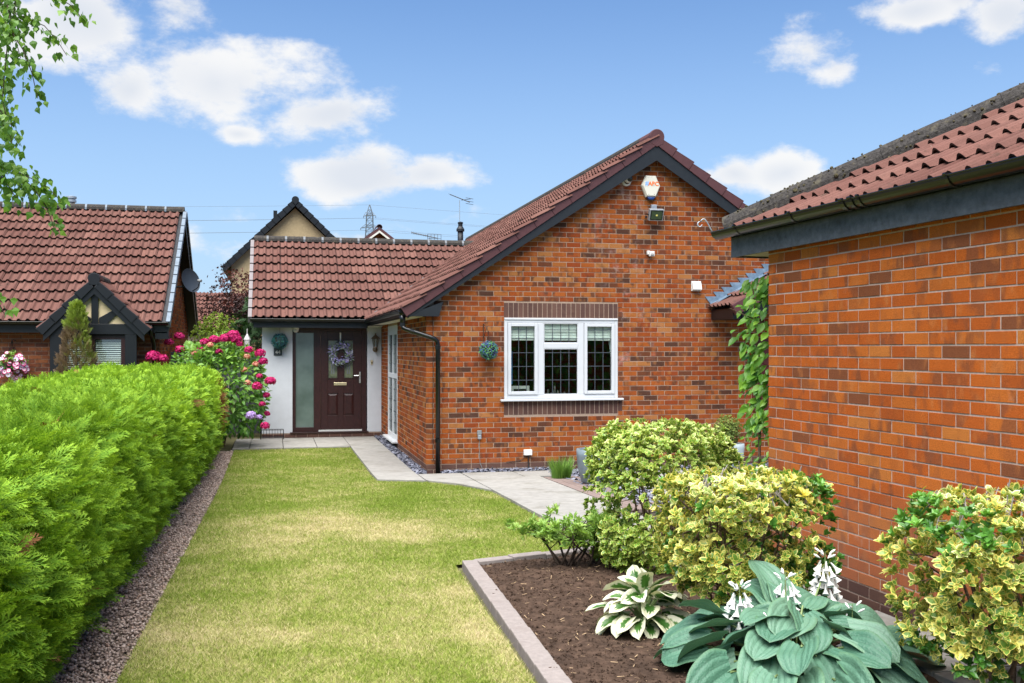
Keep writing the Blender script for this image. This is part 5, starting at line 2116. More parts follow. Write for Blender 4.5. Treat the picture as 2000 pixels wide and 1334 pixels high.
so = thing('outdoor_socket', 'small grey outdoor socket on the brick wall near the downpipe', 'socket', (.79, 0, .57))
MB().box(.755, .82, -.035, -.002, .57, .635).build('case', 'grey_plastic', so, bevel=.006)
MB().box(.762, .815, -.045, -.002, .505, .568).build('cover', 'galvanised', so, bevel=.006)
MB().tube([(.79, -.012, .505), (.79, -.01, .30), (.80, -.012, .15), (.85, -.03, .02)], .004, 5).build('cable', 'grey_plastic', so)
jb = thing('junction_box', 'white junction box with black cable low on the gable wall', 'junction box', (1.52, 0, .30))
MB().box(1.46, 1.585, -.06, -.002, .25, .335).build('case', 'white_plastic', jb, bevel=.007)
MB().tube([(1.53, -.02, .25), (1.535, -.02, .12), (1.525, -.04, .03)], .009, 6).build('cable', 'wire_black', jb)
MB().tube([(1.48, -.015, .25), (1.46, -.014, .19), (1.38, -.014, .165), (1.20, -.014, .155)], .005, 6).build('cable', 'wire_black', jb)
cb = MB().tube([(.098, -.006, 2.32), (.10, -.006, 1.6), (.096, -.006, .9), (.098, -.006, .25), (.12, -.006, .20)], .004, 5).build('wall_cable', 'wire_black')
tag(cb, 'thin black cable running down the brick beside the downpipe', 'cable')

# ------------------------------------------------------------------ porch fittings
ln = thing('wall_lantern', 'bronze wall lantern on the white pier right of the door', 'lantern', (-.13, 6.34, 1.9))
mb = MB()
mb.lathe([(.01, 2.155), (.02, 2.14), (.012, 2.125), (.095, 2.05), (.10, 2.045), (.075, 2.04), (.001, 2.04)], (-.13, 6.24, 0), 6)
mb.build('roof', 'aged_bronze', ln)
mb = MB()
for k in range(6):
    a = 2 * math.pi * k / 6
    mb.tube([(-.13 + .068 * math.cos(a), 6.24 + .068 * math.sin(a), 2.04), (-.13 + .04 * math.cos(a), 6.24 + .04 * math.sin(a), 1.87)], .006, 4)
mb.lathe([(.045, 1.875), (.05, 1.865), (.03, 1.85), (.012, 1.83), (.001, 1.82)], (-.13, 6.24, 0), 8)
mb.build('cage', 'aged_bronze', ln)
MB().lathe([(.060, 2.038), (.035, 1.876)], (-.13, 6.24, 0), 6).build('glass', 'glass', ln)
MB().tube([(-.13, 6.33, 1.80), (-.13, 6.29, 1.77), (-.13, 6.25, 1.78), (-.13, 6.24, 1.83)], .014, 8).build('arm', 'aged_bronze', ln)
MB().lathe([(.055, 0), (.05, .015), (.02, .022)], (-.13, 6.339, 1.82), 14, (0, -1, 0)).build('back_plate', 'aged_bronze', ln)
db = thing('doorbell', 'small brass doorbell on the white pier below the lantern', 'doorbell', (-.20, 6.34, 1.55))
MB().box(-.222, -.178, 6.326, 6.339, 1.505, 1.60).build('plate', 'brass', db, bevel=.01)
MB().tube([(-.20, 6.327, 1.545), (-.20, 6.32, 1.545)], .012, 10).build('button', 'camera_black', db)
np_ = thing('house_number', 'dark slate plate with the number 44 on the white porch pier', 'number plate', (-2.09, 6.34, 1.77))
MB().box(-2.17, -2.005, 6.318, 6.332, 1.70, 1.855).build('plate', 'slate_plate', np_, bevel=.02)
text('44', .105, (-2.088, 6.3165, 1.765), (R(90), 0, 0), 'white_plastic', np_)
dc = thing('porch_camera', 'white dome camera under the porch eave above the sidelight', 'camera', (-1.73, 6.32, 2.25))
MB().lathe([(.07, 0), (.068, .03), (.06, .035)], (-1.735, 6.31, 2.262), 18, (0, 0, -1)).build('mount', 'white_plastic', dc)
MB().lathe([(.001, .085), (.03, .078), (.052, .055), (.058, .025), (.058, 0)], (-1.735, 6.31, 2.245), 18, (0, -.3, -1)).build('housing', 'white_plastic', dc, smooth=True)
MB().lathe([(.028, 0), (.024, .006), (.001, .01)], (-1.735, 6.262, 2.200), 14, (0, -.8, -.6)).build('lens', 'camera_black', dc)

# boxwood-like hanging balls and the wreath are made with the plants below
# ------------------------------------------------------------------ inside the window
for i, (a, b_, z) in enumerate(((1.274, 1.631, 1.965), (1.789, 2.301, 1.965), (2.459, 2.841, 1.965))):
    mb = MB()
    ys_ = [.040, .046, .038, .046, .038, .048]
    zs_ = [2.17 if i != 1 else 2.21, 2.13, 2.09, 2.04, 2.0, z]
    pts = []
    for k in range(5):
        mb.face((a, ys_[k], zs_[k]), (b_, ys_[k], zs_[k]), (b_, ys_[k + 1], zs_[k + 1]), (a, ys_[k + 1], zs_[k + 1]))
        mb.box(a, b_, ys_[k + 1] - .008, ys_[k + 1] - .002, zs_[k + 1], zs_[k + 1] + .012)
    o = mb.build('roman_blind', 'blind_white')
    tag(o, ['white roman blind behind the left casement of the gable window', 'white roman blind behind the middle light of the gable window', 'white roman blind behind the right casement of the gable window'][i], 'blind', 'roman blinds in the gable window')
for i, (x0, w_, sw_) in enumerate(((1.17, .16, -.05), (2.80, .22, .08))):
    mb = MB()
    n_ = 26
    rows = [(2.25, 1.0, 0), (1.95, .85, 0), (1.6, .6, 1), (1.3, .45, 1.6), (1.12, .5, 1.5)]
    for (z, k_, s_) in rows:
        for j in range(n_):
            t = j / (n_ - 1)
            mb.v.append((x0 + (w_ * k_ * t if i == 0 else w_ * (1 - k_) + w_ * k_ * t), .105 + .02 * math.sin(t * 34), z))
    for r_ in range(len(rows) - 1):
        for j in range(n_ - 1):
            mb.f.append((r_ * n_ + j, r_ * n_ + j + 1, (r_ + 1) * n_ + j + 1, (r_ + 1) * n_ + j))
    o = mb.build('curtain', 'curtain', smooth=True)
    tag(o, ['pale gathered curtain at the left edge of the gable window', 'pale gathered curtain at the right edge of the gable window'][i], 'curtain', 'curtains in the gable window')
pf = thing('photo_frame', 'white framed picture on the left of the window board', 'picture frame', (1.44, .15, 1.11))
mb = MB()
mb.box(1.30, 1.345, .14, .16, 1.115, 1.28)
mb.box(1.545, 1.59, .14, .16, 1.115, 1.28)
mb.box(1.345, 1.545, .14, .16, 1.235, 1.28)
mb.box(1.345, 1.545, .14, .16, 1.115, 1.13)
mb.build('frame', 'white_plastic', pf)
MB().box(1.345, 1.545, .152, .156, 1.13, 1.235).build('picture', 'interior_dark', pf)
bl_ = MB().box(1.325, 1.365, .30, .33, 1.30, 1.80).build('blue_strip', 'blue_paint')
tag(bl_, 'narrow upright blue strip inside the left casement', 'ornament')
wd_ = MB()
xw = 1.87
for k in range(6):
    xx = xw + k * .052
    hgt = (.11, .06, .16, .09, .06, .07)[k]
    wd_.tube([(xx, .16, 1.12), (xx + .012, .16, 1.115 + hgt), (xx + .026, .16, 1.115 + hgt * .92), (xx + .02, .16, 1.13), (xx + .052, .16, 1.125)], .005, 5)
tag(wd_.build('script_ornament', 'stone_grey'), 'dark script-like ornament on the window board in the middle light', 'ornament')

# ------------------------------------------------------------------ plants: leaf shapes
def tri(quads):
    out = []
    for q in quads:
        if len(q) == 3:
            out.append(q)
        else:
            out.append((q[0], q[1], q[2]))
            out.append((q[0], q[2], q[3]))
    return np.array(out)


def leaf_var(w=.30, fold=.35, curl=.25):
    """oval leaf with a margin ring: tone R = 1 on the edge, 0 inside"""
    ol = [(0, 0), (.34, -w), (.78, -w * .80), (1, 0), (.78, w * .80), (.34, w)]
    inn = [(.5 + (x - .5) * .66, y * .58) for x, y in ol]
    V = [(x, y, fold * abs(y) - curl * x * x) for x, y in ol + inn]
    F = [(k, (k + 1) % 6, 6 + (k + 1) % 6, 6 + k) for k in range(6)] + [(6, 7, 11), (7, 8, 10, 11), (8, 9, 10)]
    return np.array(V, float), tri(F), np.array([1.0] * 6 + [0.0] * 6)


def leaf_plain(w=.28, fold=.3, curl=.2, lobes=None):
    V = [(0, 0, 0), (.3, -w * .85, 0), (.3, 0, 0), (.3, w * .85, 0), (.65, -w * .8, 0), (.65, 0, 0), (.65, w * .8, 0), (1, 0, 0)]
    V = [(x, y, fold * abs(y) - curl * x * x) for x, y, z in V]
    F = [(0, 1, 2), (0, 2, 3), (1, 4, 5, 2), (2, 5, 6, 3), (4, 7, 5), (5, 7, 6)]
    return np.array(V, float), tri(F), np.array([0, .6, .2, .6, .8, .4, .8, 1.0])


def leaf_birch():
    V = [(0, 0, 0), (.22, -.36, 0), (.38, -.40, 0), (.70, -.18, 0), (1, 0, 0), (.70, .18, 0), (.38, .40, 0), (.22, .36, 0)]
    V = [(x, y, .18 * abs(y) - .12 * x * x) for x, y, z in V]
    F = [(0, 1, 2), (0, 2, 6), (0, 6, 7), (2, 3, 5, 6), (3, 4, 5)]
    return np.array(V, float), tri(F), np.array([0, .5, .5, .8, 1, .8, .5, .5])


def rosette(leaf, n=7, rise=(.3, 1.1), spread=(.55, 1.0), seed=1):
    r = np.random.default_rng(seed)
    P = []
    for k in range(n):
        a = k * 2.4 + r.uniform(-.3, .3)
        el = r.uniform(*rise) if k > 1 else r.uniform(.9, 1.25)
        d = np.array([[math.cos(a) * math.cos(el), math.sin(a) * math.cos(el), math.sin(el)]])
        nrm = np.array([[-math.cos(a) * math.sin(el), -math.sin(a) * math.sin(el), math.cos(el)]])
        V, F, c = leaf
        M = frames(d, nrm)[0]
        P.append(((V * r.uniform(*spread)) @ M.T + d[0] * .06 + np.array([0, 0, -.30 + .05 * k]), F, c))
    off = 0
    Vs, Fs, Cs = [], [], []
    for V, F, c in P:
        Vs.append(V)
        Fs.append(F + off)
        Cs.append(c)
        off += len(V)
    V = np.concatenate(Vs)[:, [2, 0, 1]]     # axis along +x
    return V, np.concatenate(Fs), np.concatenate(Cs)


def scatter_multi(tmpls, Mx, T, S, r1=None, r2=None):
    n = len(T)
    pick = rng.integers(0, len(tmpls), n)
    parts = []
    for k, t in enumerate(tmpls):
        i = pick == k
        if i.any():
            parts.append(scatter(t, Mx[i], T[i], np.broadcast_to(S, (n,))[i], None if r1 is None else r1[i], None if r2 is None else r2[i]))
    return merge(parts)


def rand_dirs(n):
    return norm(rng.normal(size=(n, 3)))


# ------------------------------------------------------------------ conifer hedge
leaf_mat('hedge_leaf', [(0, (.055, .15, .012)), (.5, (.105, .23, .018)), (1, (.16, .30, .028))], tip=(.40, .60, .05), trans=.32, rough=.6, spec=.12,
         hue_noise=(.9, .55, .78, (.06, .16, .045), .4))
leaf_mat('hedge_brown', [(0, (.16, .06, .02)), (1, (.30, .13, .05))], trans=.15, rough=.8)
simple('hedge_inside', (.018, .028, .010), .95, .4, 8)


def cypress_spray(seed, simple_=False):
    r = np.random.default_rng(seed)
    V, F, c = [], [], []

    def sliver(p, q, w, cp, cq):
        p, q = np.array(p), np.array(q)
        d = q - p
        s = np.array([-d[1], d[0], 0])
        s = s / max(np.linalg.norm(s), 1e-6) * w
        i = len(V)
        V.extend([p - s, p + s, q])
        F.append((i, i + 1, i + 2))
        c.extend([cp, cp, cq])

    def blade(p, q, w, cp, cq):
        p, q = np.array(p), np.array(q)
        d = q - p
        s = np.array([-d[1], d[0], 0])
        s = s / max(np.linalg.norm(s), 1e-6) * w
        i = len(V)
        m = p + d * .45
        V.extend([p, m - s, m + s + np.array([0, 0, .004]), q])
        F.extend([(i, i + 1, i + 2), (i + 1, i + 3, i + 2)])
        c.extend([cp, (cp + cq) / 2, (cp + cq) / 2, cq])

    droop = r.uniform(.05, .22)
    bend = r.uniform(-.25, .25)

    def ax(t):
        return np.array([t, bend * t * t * .5, -droop * t * t])
    K = 9
    for k in range(K):
        t = .06 + .90 * k / K
        p = ax(t)
        blade(ax(max(0, t - .11)), ax(t + .03), .012, t * .5, t * .55)
        for sgn in (-1, 1):
            ln = (.40 * (1 - t) ** .7 + .10) * r.uniform(.75, 1.15)
            an = sgn * r.uniform(.55, .85)
            q = p + np.array([math.cos(an) * ln, math.sin(an) * ln, -.12 * ln + r.uniform(-.05, .05)])
            blade(p, q, .034 if simple_ else .020, t * .4, (.55 if simple_ else .25) + .45 * t)
            if simple_:
                continue
            for u, s2 in ((.38, 1), (.50, -1), (.70, 1), (.82, -1)):
                if ln * (1 - u) < .035:
                    continue
                pp = p + (q - p) * u
                a2 = an + s2 * r.uniform(.45, .8)
                l2 = ln * (1.05 - u) * r.uniform(.55, .85)
                q2 = pp + np.array([math.cos(a2) * l2, math.sin(a2) * l2, r.uniform(-.03, .03)])
                sliver(pp, q2, .015, .25 + .4 * t, .75 + .25 * t)
    return np.array(V, float), np.array(F), np.array(c, float)


SPRAYS = [cypress_spray(s) for s in range(7)]
FAR_SPRAYS = [cypress_spray(s + 30, True) for s in range(5)]
hedge = thing('hedge', 'long bright green clipped conifer hedge along the left of the lawn', 'hedge', (-4.1, -4, .1))


def hedge_profile(s):
    """s in metres up the right face, over the rounded shoulder and across the top: x, z, normal"""
    h, rad, top = 1.02, .30, 1.55
    x = np.empty_like(s)
    z = np.empty_like(s)
    nx = np.empty_like(s)
    nz = np.empty_like(s)
    a = s < h
    x[a], z[a], nx[a], nz[a] = -3.10 + .04 * np.sin(s[a] / h * 3.1) - .10 * (1 - s[a] / h) ** 2, .10 + s[a], 1, .12
    arc = rad * math.pi / 2
    b_ = (s >= h) & (s < h + arc)
    t = (s[b_] - h) / rad
    x[b_], z[b_], nx[b_], nz[b_] = -3.10 - rad + rad * np.cos(t), .10 + h + rad * np.sin(t), np.cos(t), np.sin(t)
    c_ = s >= h + arc
    u = s[c_] - h - arc
    x[c_], z[c_], nx[c_], nz[c_] = -3.10 - rad - u, .10 + h + rad + .02 * u / top, .03, 1
    return x, z, nx, nz


def hedge_z(x, z, y):
    """the clipped top runs level although the ground rises, and sinks a little on the far side"""
    g = gzv(y)
    zz = g + .10 + (z - .10) * (1.34 - g) / 1.32
    return zz - .055 * np.clip(-3.5 - x, 0, 2) * np.clip((3.5 - y) / 6, 0, 1)


n = 17000
u = rng.random(n)
yy = -11.6 + 15.7 * u ** 1.35
smax = 1.02 + .471 + 1.72
ss = rng.random(n) * smax
x, z, nx, nz = hedge_profile(ss)
lo = np.array([mnoise.noise(Vector((y_ * .8, s_ * 1.0, 3))) for y_, s_ in zip(yy, ss)])
hi = np.array([mnoise.noise(Vector((y_ * 2.6, s_ * 2.8, 9))) for y_, s_ in zip(yy, ss)])
bul = (.07 * lo + .06 * hi) * np.where(nz > .8, .6, 1.0) + rng.uniform(-.11, .02, n)
N3 = np.stack([nx, np.zeros(n), nz], -1)
T = np.stack([x, yy, hedge_z(x, z, yy)], -1) + N3 * bul[:, None]
d = norm(N3 * .55 + np.array([[.15, -.10, .34]]) + rng.normal(0, .42, (n, 3)))
face = nx > .7
d[face] = norm(d[face] + np.array([.25, -.05, -.02]))
nrm = norm(N3 * .6 + np.array([[0, 0, .7]]) + rng.normal(0, .35, (n, 3)))
S = rng.uniform(.12, .225, n) * (1 + .35 * np.clip((yy + 8) / 12, 0, 1))
T = T - d * (S * .45)[:, None]
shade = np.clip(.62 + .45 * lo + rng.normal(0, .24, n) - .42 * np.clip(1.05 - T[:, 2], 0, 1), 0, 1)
brown = (np.hypot((yy - 2.7) / .85, (T[:, 2] - .80) / .46) < rng.uniform(.5, 1.1, n)) & face
brown |= rng.random(n) < .006
FR = frames(d, nrm)
nearm = (yy < -4.6) & ~brown
farm = (yy >= -4.6) & ~brown
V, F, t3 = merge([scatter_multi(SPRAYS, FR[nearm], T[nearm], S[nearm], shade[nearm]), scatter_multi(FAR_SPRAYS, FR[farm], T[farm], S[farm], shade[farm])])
np_obj('foliage', V, F, 'hedge_leaf', hedge, t3, kind='stuff')
V, F, t3 = scatter_multi(SPRAYS, frames(d, nrm)[brown], T[brown], S[brown])
np_obj('dead_foliage', V, F, 'hedge_brown', hedge, t3, kind='stuff')
# woody dark inside of the hedge
mb = MB()
ysn = np.linspace(-12.2, 4.0, 40)
sn_ = np.linspace(.05, smax, 26)
for yv in ysn:
    X, Z, NX, NZ = hedge_profile(sn_)
    for k in range(len(sn_)):
        l_ = .07 * mnoise.noise(Vector((yv * .8, sn_[k], 3))) + .06 * mnoise.noise(Vector((yv * 2.6, sn_[k] * 2.8, 9)))
        mb.v.append((X[k] + NX[k] * (l_ - .20), yv, max(float(hedge_z(X[k], Z[k], yv)) + NZ[k] * (l_ - .20), .02)))
nk = len(sn_)
for j in range(len(ysn) - 1):
    for k in range(nk - 1):
        mb.f.append((j * nk + k, (j + 1) * nk + k, (j + 1) * nk + k + 1, j * nk + k + 1))
mb.f.append(tuple(range(nk)))
mb.f.append(tuple((len(ysn) - 1) * nk + k for k in range(nk)))
mb.build('branches', 'hedge_inside', hedge, smooth=True)

# ------------------------------------------------------------------ variegated euonymus shrubs
YEL = [(0, (.60, .55, .12)), (.5, (.70, .64, .17)), (.8, (.72, .60, .12)), (1, (.80, .78, .42))]
leaf_mat('euonymus_leaf', [(0, (.10, .21, .03)), (.5, (.16, .28, .04)), (1, (.30, .40, .10))], margin=(YEL, .55), margin_at=.24, trans=.28, rough=.34, spec=.5)
leaf_mat('euonymus_green', [(0, (.045, .14, .02)), (.6, (.08, .23, .03)), (1, (.16, .36, .05))], trans=.25, rough=.3, spec=.5)
leaf_mat('euonymus_lime', [(0, (.085, .20, .02)), (.5, (.13, .27, .03)), (1, (.24, .38, .06))], margin=([(0, (.42, .50, .08)), (.6, (.58, .62, .14)), (1, (.70, .72, .28))], .5), margin_at=.34, trans=.22, rough=.34, spec=.5)
EU = [rosette(leaf_var(.27, .38, .14), 8, (.30, 1.15), (.6, 1.1), seed=s) for s in range(6)]
EUG = [rosette(leaf_plain(.30, .4, .12), 8, (.45, 1.2), seed=s + 20) for s in range(3)]


def superell(v, e):
    return np.sign(v) * np.abs(v) ** e


def shrub(name, label, base, centre, rad, nros, sq=.75, zlow=.0, stems=9, green=None, size=(.042, .058), holes=.25, seed=0, bark='bark', inner=.35, bare=0, topflat=None, mat='euonymus_leaf'):
    r = np.random.default_rng(seed)
    o = thing(name, label, 'shrub', base)
    base = np.array(base)
    centre = np.array(centre)
    rad = np.array(rad)
    n = nros
    dirs = norm(r.normal(size=(n * 3, 3)))
    nzv = np.array([mnoise.noise(Vector(dd * 2.3 + seed)) for dd in dirs])
    nz2 = np.array([mnoise.noise(Vector(dd * 5.0 + seed + 7)) for dd in dirs])
    keep = (nzv * .6 + nz2 * .7 > -.55 + holes * r.random(n * 3)) & (dirs[:, 2] > zlow - 1)
    dirs, nzv, nz2 = dirs[keep][:n], nzv[keep][:n], nz2[keep][:n]
    n = len(dirs)
    depth = 1 - r.random(n) ** 2.2 * inner
    P = centre + norm(superell(dirs, sq)) * 0 + superell(dirs, sq) * rad * (depth * (1 + .10 * nzv + .07 * nz2))[:, None]
    if topflat is not None:
        P[:, 2] = np.minimum(P[:, 2], topflat + r.normal(0, .022, n))
    out = norm((P - centre) / rad)
    d = norm(out * .75 + np.array([0, 0, .65]) + r.normal(0, .28, (n, 3)))
    nn = norm(r.normal(size=(n, 3)))
    S = r.uniform(*size, n)
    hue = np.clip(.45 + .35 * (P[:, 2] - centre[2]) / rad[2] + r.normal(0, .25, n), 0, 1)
    g_ = np.zeros(n, bool)
    if green is not None:
        g_ = green(P, r)
    V, F, t3 = scatter_multi(EU, frames(d, nn)[~g_], P[~g_], S[~g_], hue[~g_])
    np_obj('foliage', V, F, mat, o, t3, kind='stuff')
    if g_.any():
        V, F, t3 = scatter_multi(EUG, frames(d, nn)[g_], P[g_], S[g_] * 1.12, hue[g_])
        np_obj('plain_green_foliage', V, F, 'euonymus_green', o, t3, kind='stuff')
    # stems forking up into the crown
    for k in range(stems):
        a = 2 * math.pi * k / stems + r.uniform(-.3, .3)
        b0 = base + np.array([math.cos(a) * .07, math.sin(a) * .07, -.02])
        e0 = centre + np.array([math.cos(a) * rad[0] * r.uniform(.35, .75), math.sin(a) * rad[1] * r.uniform(.35, .75), rad[2] * r.uniform(-.1, .5)])
        mid = b0 * .5 + e0 * .5 + r.normal(0, .03, 3)
        q = b0 * .25 + mid * .75 + np.array([0, 0, .03])
        mb = MB().tube([b0, b0 * .5 + q * .5 + r.normal(0, .012, 3), q, mid * .4 + e0 * .6 + r.normal(0, .02, 3), e0], [.012, .011, .009, .006, .003], 6)
        for j in range(5):
            t = r.uniform(.3, .95)
            s0 = b0 * (1 - t) + e0 * t if t > .6 else q
            tgt = P[r.integers(0, n)]
            for _ in range(12):
                c2_ = P[r.integers(0, n)]
                if np.linalg.norm(c2_ - s0) < np.linalg.norm(tgt - s0):
                    tgt = c2_
            mb.tube([s0, s0 * .5 + tgt * .5 + r.normal(0, .02, 3), tgt], [.006, .004, .0022], 5)
        mb.build('stem', bark, o, smooth=True)
    # cut grey twig ends showing among the clipped top growth
    if bare:
        mb = MB()
        for j in range(bare):
            a = r.uniform(0, 2 * math.pi)
            rr2 = math.sqrt(r.random()) * .85
            p = centre + np.array([math.cos(a) * rad[0] * rr2, math.sin(a) * rad[1] * rr2, rad[2] * r.uniform(.35, .8)])
            if topflat is not None:
                p[2] = min(p[2], topflat - .10)
            e_ = p + np.array([r.normal(0, .04), r.normal(0, .04), r.uniform(.08, .16)])
            mb.tube([p, (p + e_) / 2 + r.normal(0, .01, 3), e_], [.004, .0035, .0028], 5)
            mb.tube([(p + e_) / 2, (p + e_) / 2 + r.normal(0, .03, 3) + np.array([0, 0, .04])], [.003, .0022], 4)
        mb.build('cut_twigs', 'bark_grey', o)['kind'] = 'stuff'
    return o


shrub('euonymus_shrub', 'clipped block of yellow variegated euonymus nearest the bungalow wall', (.72, -7.35, gz(-7.35)), (.73, -7.40, .70), (.535, .47, .57), 3300, sq=.52,
      zlow=.15, stems=9, size=(.034, .050), holes=-.25, seed=3, topflat=1.255, inner=.30, mat='euonymus_lime')
shrub('euonymus_shrub', 'leggy yellow variegated euonymus with bare stems behind the hostas', (.38, -9.32, gz(-9.32)), (.43, -9.42, .82), (.455, .42, .40), 1450, sq=.66,
      zlow=.15, stems=12, size=(.036, .056), holes=.5, seed=11, bare=70, topflat=1.10, inner=.5,
      green=lambda P, r: (P[:, 0] > .68 + r.normal(0, .07, len(P))) | (r.random(len(P)) < .06))
shrub('euonymus_shrub', 'yellow variegated euonymus at the lower right, beside the garage path', (1.10, -10.75, gz(-10.7)), (1.06, -10.78, .80), (.49, .42, .41), 1350, sq=.68,
      zlow=.1, stems=11, size=(.036, .056), holes=.45, seed=21, bare=45, topflat=1.17, inner=.5,
      green=lambda P, r: ((P[:, 0] < .78 + r.normal(0, .04, len(P))) & (P[:, 2] > 1.02)) | ((P[:, 2] < .55) & (r.random(len(P)) < .7)) | (r.random(len(P)) < .04))

# ------------------------------------------------------------------ hostas
leaf_mat('hosta_blue', [(0, (.058, .150, .095)), (.5, (.092, .20, .13)), (1, (.135, .25, .17))], trans=.12, rough=.42, spec=.35, vein=True)
leaf_mat('hosta_cream', [(0, (.03, .10, .014)), (1, (.06, .16, .022))], margin=([(0, (.50, .50, .34)), (1, (.60, .60, .47))], .3), margin_at=.50, trans=.18, rough=.42, spec=.45)
simple('petal_white', (.66, .66, .63), .6, .05, 30)
simple('scape_green', (.16, .22, .08), .6, .2, 20)


def hosta_leaf(seed, w=.40, nu=11, nv=19, cup=.10, droop=.35, rib=.011, back=.16):
    r = np.random.default_rng(seed)
    V, c = [], []
    tw = r.uniform(-.25, .25)
    for i in range(nu):
        u = i / (nu - 1)
        t_ = (u + .14) / 1.14
        wd = w * math.sqrt(max(0, 1 - abs((t_ - .46) / (.46 if t_ < .46 else .54)) ** 2.1))
        if i == nu - 1:
            wd = 0.004
        for j in range(nv):
            v = -1 + 2 * j / (nv - 1)
            x = u - back * abs(v) ** 1.4 * (1 - u) ** 2
            y = v * wd
            z = cup * abs(v) ** 1.2 * wd / w - .05 * math.exp(-(v / .16) ** 2) * (1 - u) - droop * max(0, u - .25) ** 2
            z += rib * math.cos(v * math.pi * 7) * (1 - u * .5) * min(1, wd / w * 1.4) + .028 * math.sin(u * 11 + (1 if v > 0 else -1) * 2 + seed) * abs(v) ** 2
            z += .030 * mnoise.noise(Vector((u * 3 + seed, v * 2, seed * 1.7))) + tw * y * u * .8
            V.append((x, y, z))
            c.append(min(1, max(abs(v), (u - .45) * 1.75 if u > .45 else 0)))
    F = []
    for i in range(nu - 1):
        for j in range(nv - 1):
            a = i * nv + j
            F.append((a, a + nv, a + nv + 1, a + 1))
    return np.array(V, float), np.array(F), np.array(c)


def leaf_meshes(name, mat, n, **k):
    out = []
    for s in range(n):
        V, F, c = hosta_leaf(s * 3 + 1, **k)
        t = np.ones((len(V), 3))
        t[:, 0] = c
        nv_ = k.get('nv', 19)
        vv_ = np.tile(np.linspace(-1, 1, nv_), len(V) // nv_)
        t[:, 2] = .5 + .5 * np.cos(vv_ * math.pi * 7)
        out.append(np_mesh(name, V, F, mat, t, smooth=True))
    return out


def hosta(o, meshes, base, spec, pet_mat, r):
    """spec: list of (azimuth, reach, height, tilt, size)"""
    for (az_, reach, h, tilt, size) in spec:
        out = Vector((math.cos(az_), math.sin(az_), 0))
        p = Vector(base) + out * reach + Vector((0, 0, h))
        ax_ = (out * math.cos(tilt) + Vector((0, 0, math.sin(tilt))))
        ax_ = (ax_ + Vector((r.normal(0, .13), r.normal(0, .13), r.normal(0, .08)))).normalized()
        sd_ = Vector((0, 0, 1)).cross(ax_).normalized()
        n_ = ax_.cross(sd_)
        roll = r.normal(0, .36)
        M = Matrix(((ax_.x, sd_.x, n_.x, 0), (ax_.y, sd_.y, n_.y, 0), (ax_.z, sd_.z, n_.z, 0), (0, 0, 0, 1)))
        M = Matrix.Translation(p) @ M @ Matrix.Rotation(roll, 4, 'X') @ Matrix.Diagonal((size, size * r.uniform(.9, 1.1), size, 1))
        ob = bpy.data.objects.new('leaf', meshes[r.integers(0, len(meshes))])
        ob.color = (1, r.random(), 1, 1)
        link(ob, o, M)
        MB().tube([Vector(base) + out * .02, Vector(base) + out * reach * .55 + Vector((0, 0, h * .72)), p + ax_ * size * .05], [.008, .007, .005], 6).build('petiole', pet_mat, ob if False else o)


r = np.random.default_rng(8)
hb = thing('blue_hosta', 'large blue green hosta with white bell flowers in the foreground', 'plant', (.30, -10.22, gz(-10.2)))
BM = leaf_meshes('leaf', 'hosta_blue', 6, w=.46, nu=13, nv=29, rib=.015, droop=.38, cup=.13, back=.22)
def away(a):
    """1 where a leaf points away from the street, -1 where it points towards it"""
    return math.cos(a) * FWD.x + math.sin(a) * FWD.y


spec = []
for (num, reach, h, tilt, size, ph0) in ((22, (.34, .52), (.10, .19), (-.50, -.08), (.21, .30), 0), (20, (.19, .36), (.17, .27), (-.48, .10), (.20, .29), .2), (13, (.05, .18), (.25, .34), (-.40, .30), (.18, .25), .4)):
    for k in range(num):
        a = k * 2 * math.pi / num + ph0 + r.uniform(-.15, .15)
        spec.append((a, r.uniform(*reach), r.uniform(*h), r.uniform(*tilt) + .55 * max(0, away(a)) - .05, r.uniform(*size)))
spec.append((R(82), .18, .30, R(50), .30))
hosta(hb, BM, (.30, -10.22, gz(-10.2)), spec, 'scape_green', r)
bell = MB()
prof = [(.003, 0), (.005, .012), (.006, .026), (.009, .038), (.013, .047), (.017, .054), (.021, .058)]
bell.lathe(prof, (0, 0, 0), 8)
bell_me = bell.mesh('flower', 'petal_white', True)
bud = MB().lathe([(.002, 0), (.0055, .012), (.0065, .024), (.004, .034), (.001, .038)], (0, 0, 0), 7).mesh('bud', 'petal_white', True)
for (tx, ty, tz, nb_) in ((.65, -9.90, .78, 36), (.34, -10.05, .72, 34), (.09, -10.05, .68, 40), (.14, -10.27, .56, 20), (.58, -10.27, .60, 22)):
    b0 = Vector((.30 + (tx - .30) * .25, -10.22 + (ty + 10.22) * .25, .25))
    tp = Vector((tx, ty, tz))
    md = (b0 + tp) / 2 + Vector((0, 0, .05))
    st = MB().tube([b0, md, tp - Vector((0, 0, .1)), tp], [.006, .005, .004, .002], 6).build('flower_stem', 'scape_green', hb)
    for k in range(nb_):
        t = k / nb_
        a = k * 2.4
        p = tp + Vector((0, 0, -.20 * (1 - t)))
        out = Vector((math.cos(a), math.sin(a), 0))
        side_ = out * (.032 * (1 - t * .6) + .010)
        if t > .78:
            me, ax_ = bud, (out * .8 + Vector((0, 0, .5))).normalized()
            sz = 1.0
        else:
            me, ax_ = bell_me, (out * r.uniform(.25, .8) + Vector((0, 0, -1 + r.uniform(0, .35)))).normalized()
            sz = r.uniform(.85, 1.15)
        q = Vector((0, 0, 1)).rotation_difference(ax_).to_matrix().to_4x4()
        ob = bpy.data.objects.new('flower', me)
        link(ob, st, Matrix.Translation(p + side_) @ q @ Matrix.Diagonal((sz, sz, sz * 1.05, 1)))
hv = thing('variegated_hosta', 'small hosta with white edged green leaves on the bare soil', 'plant', (-.10, -9.22, gz(-9.22)))
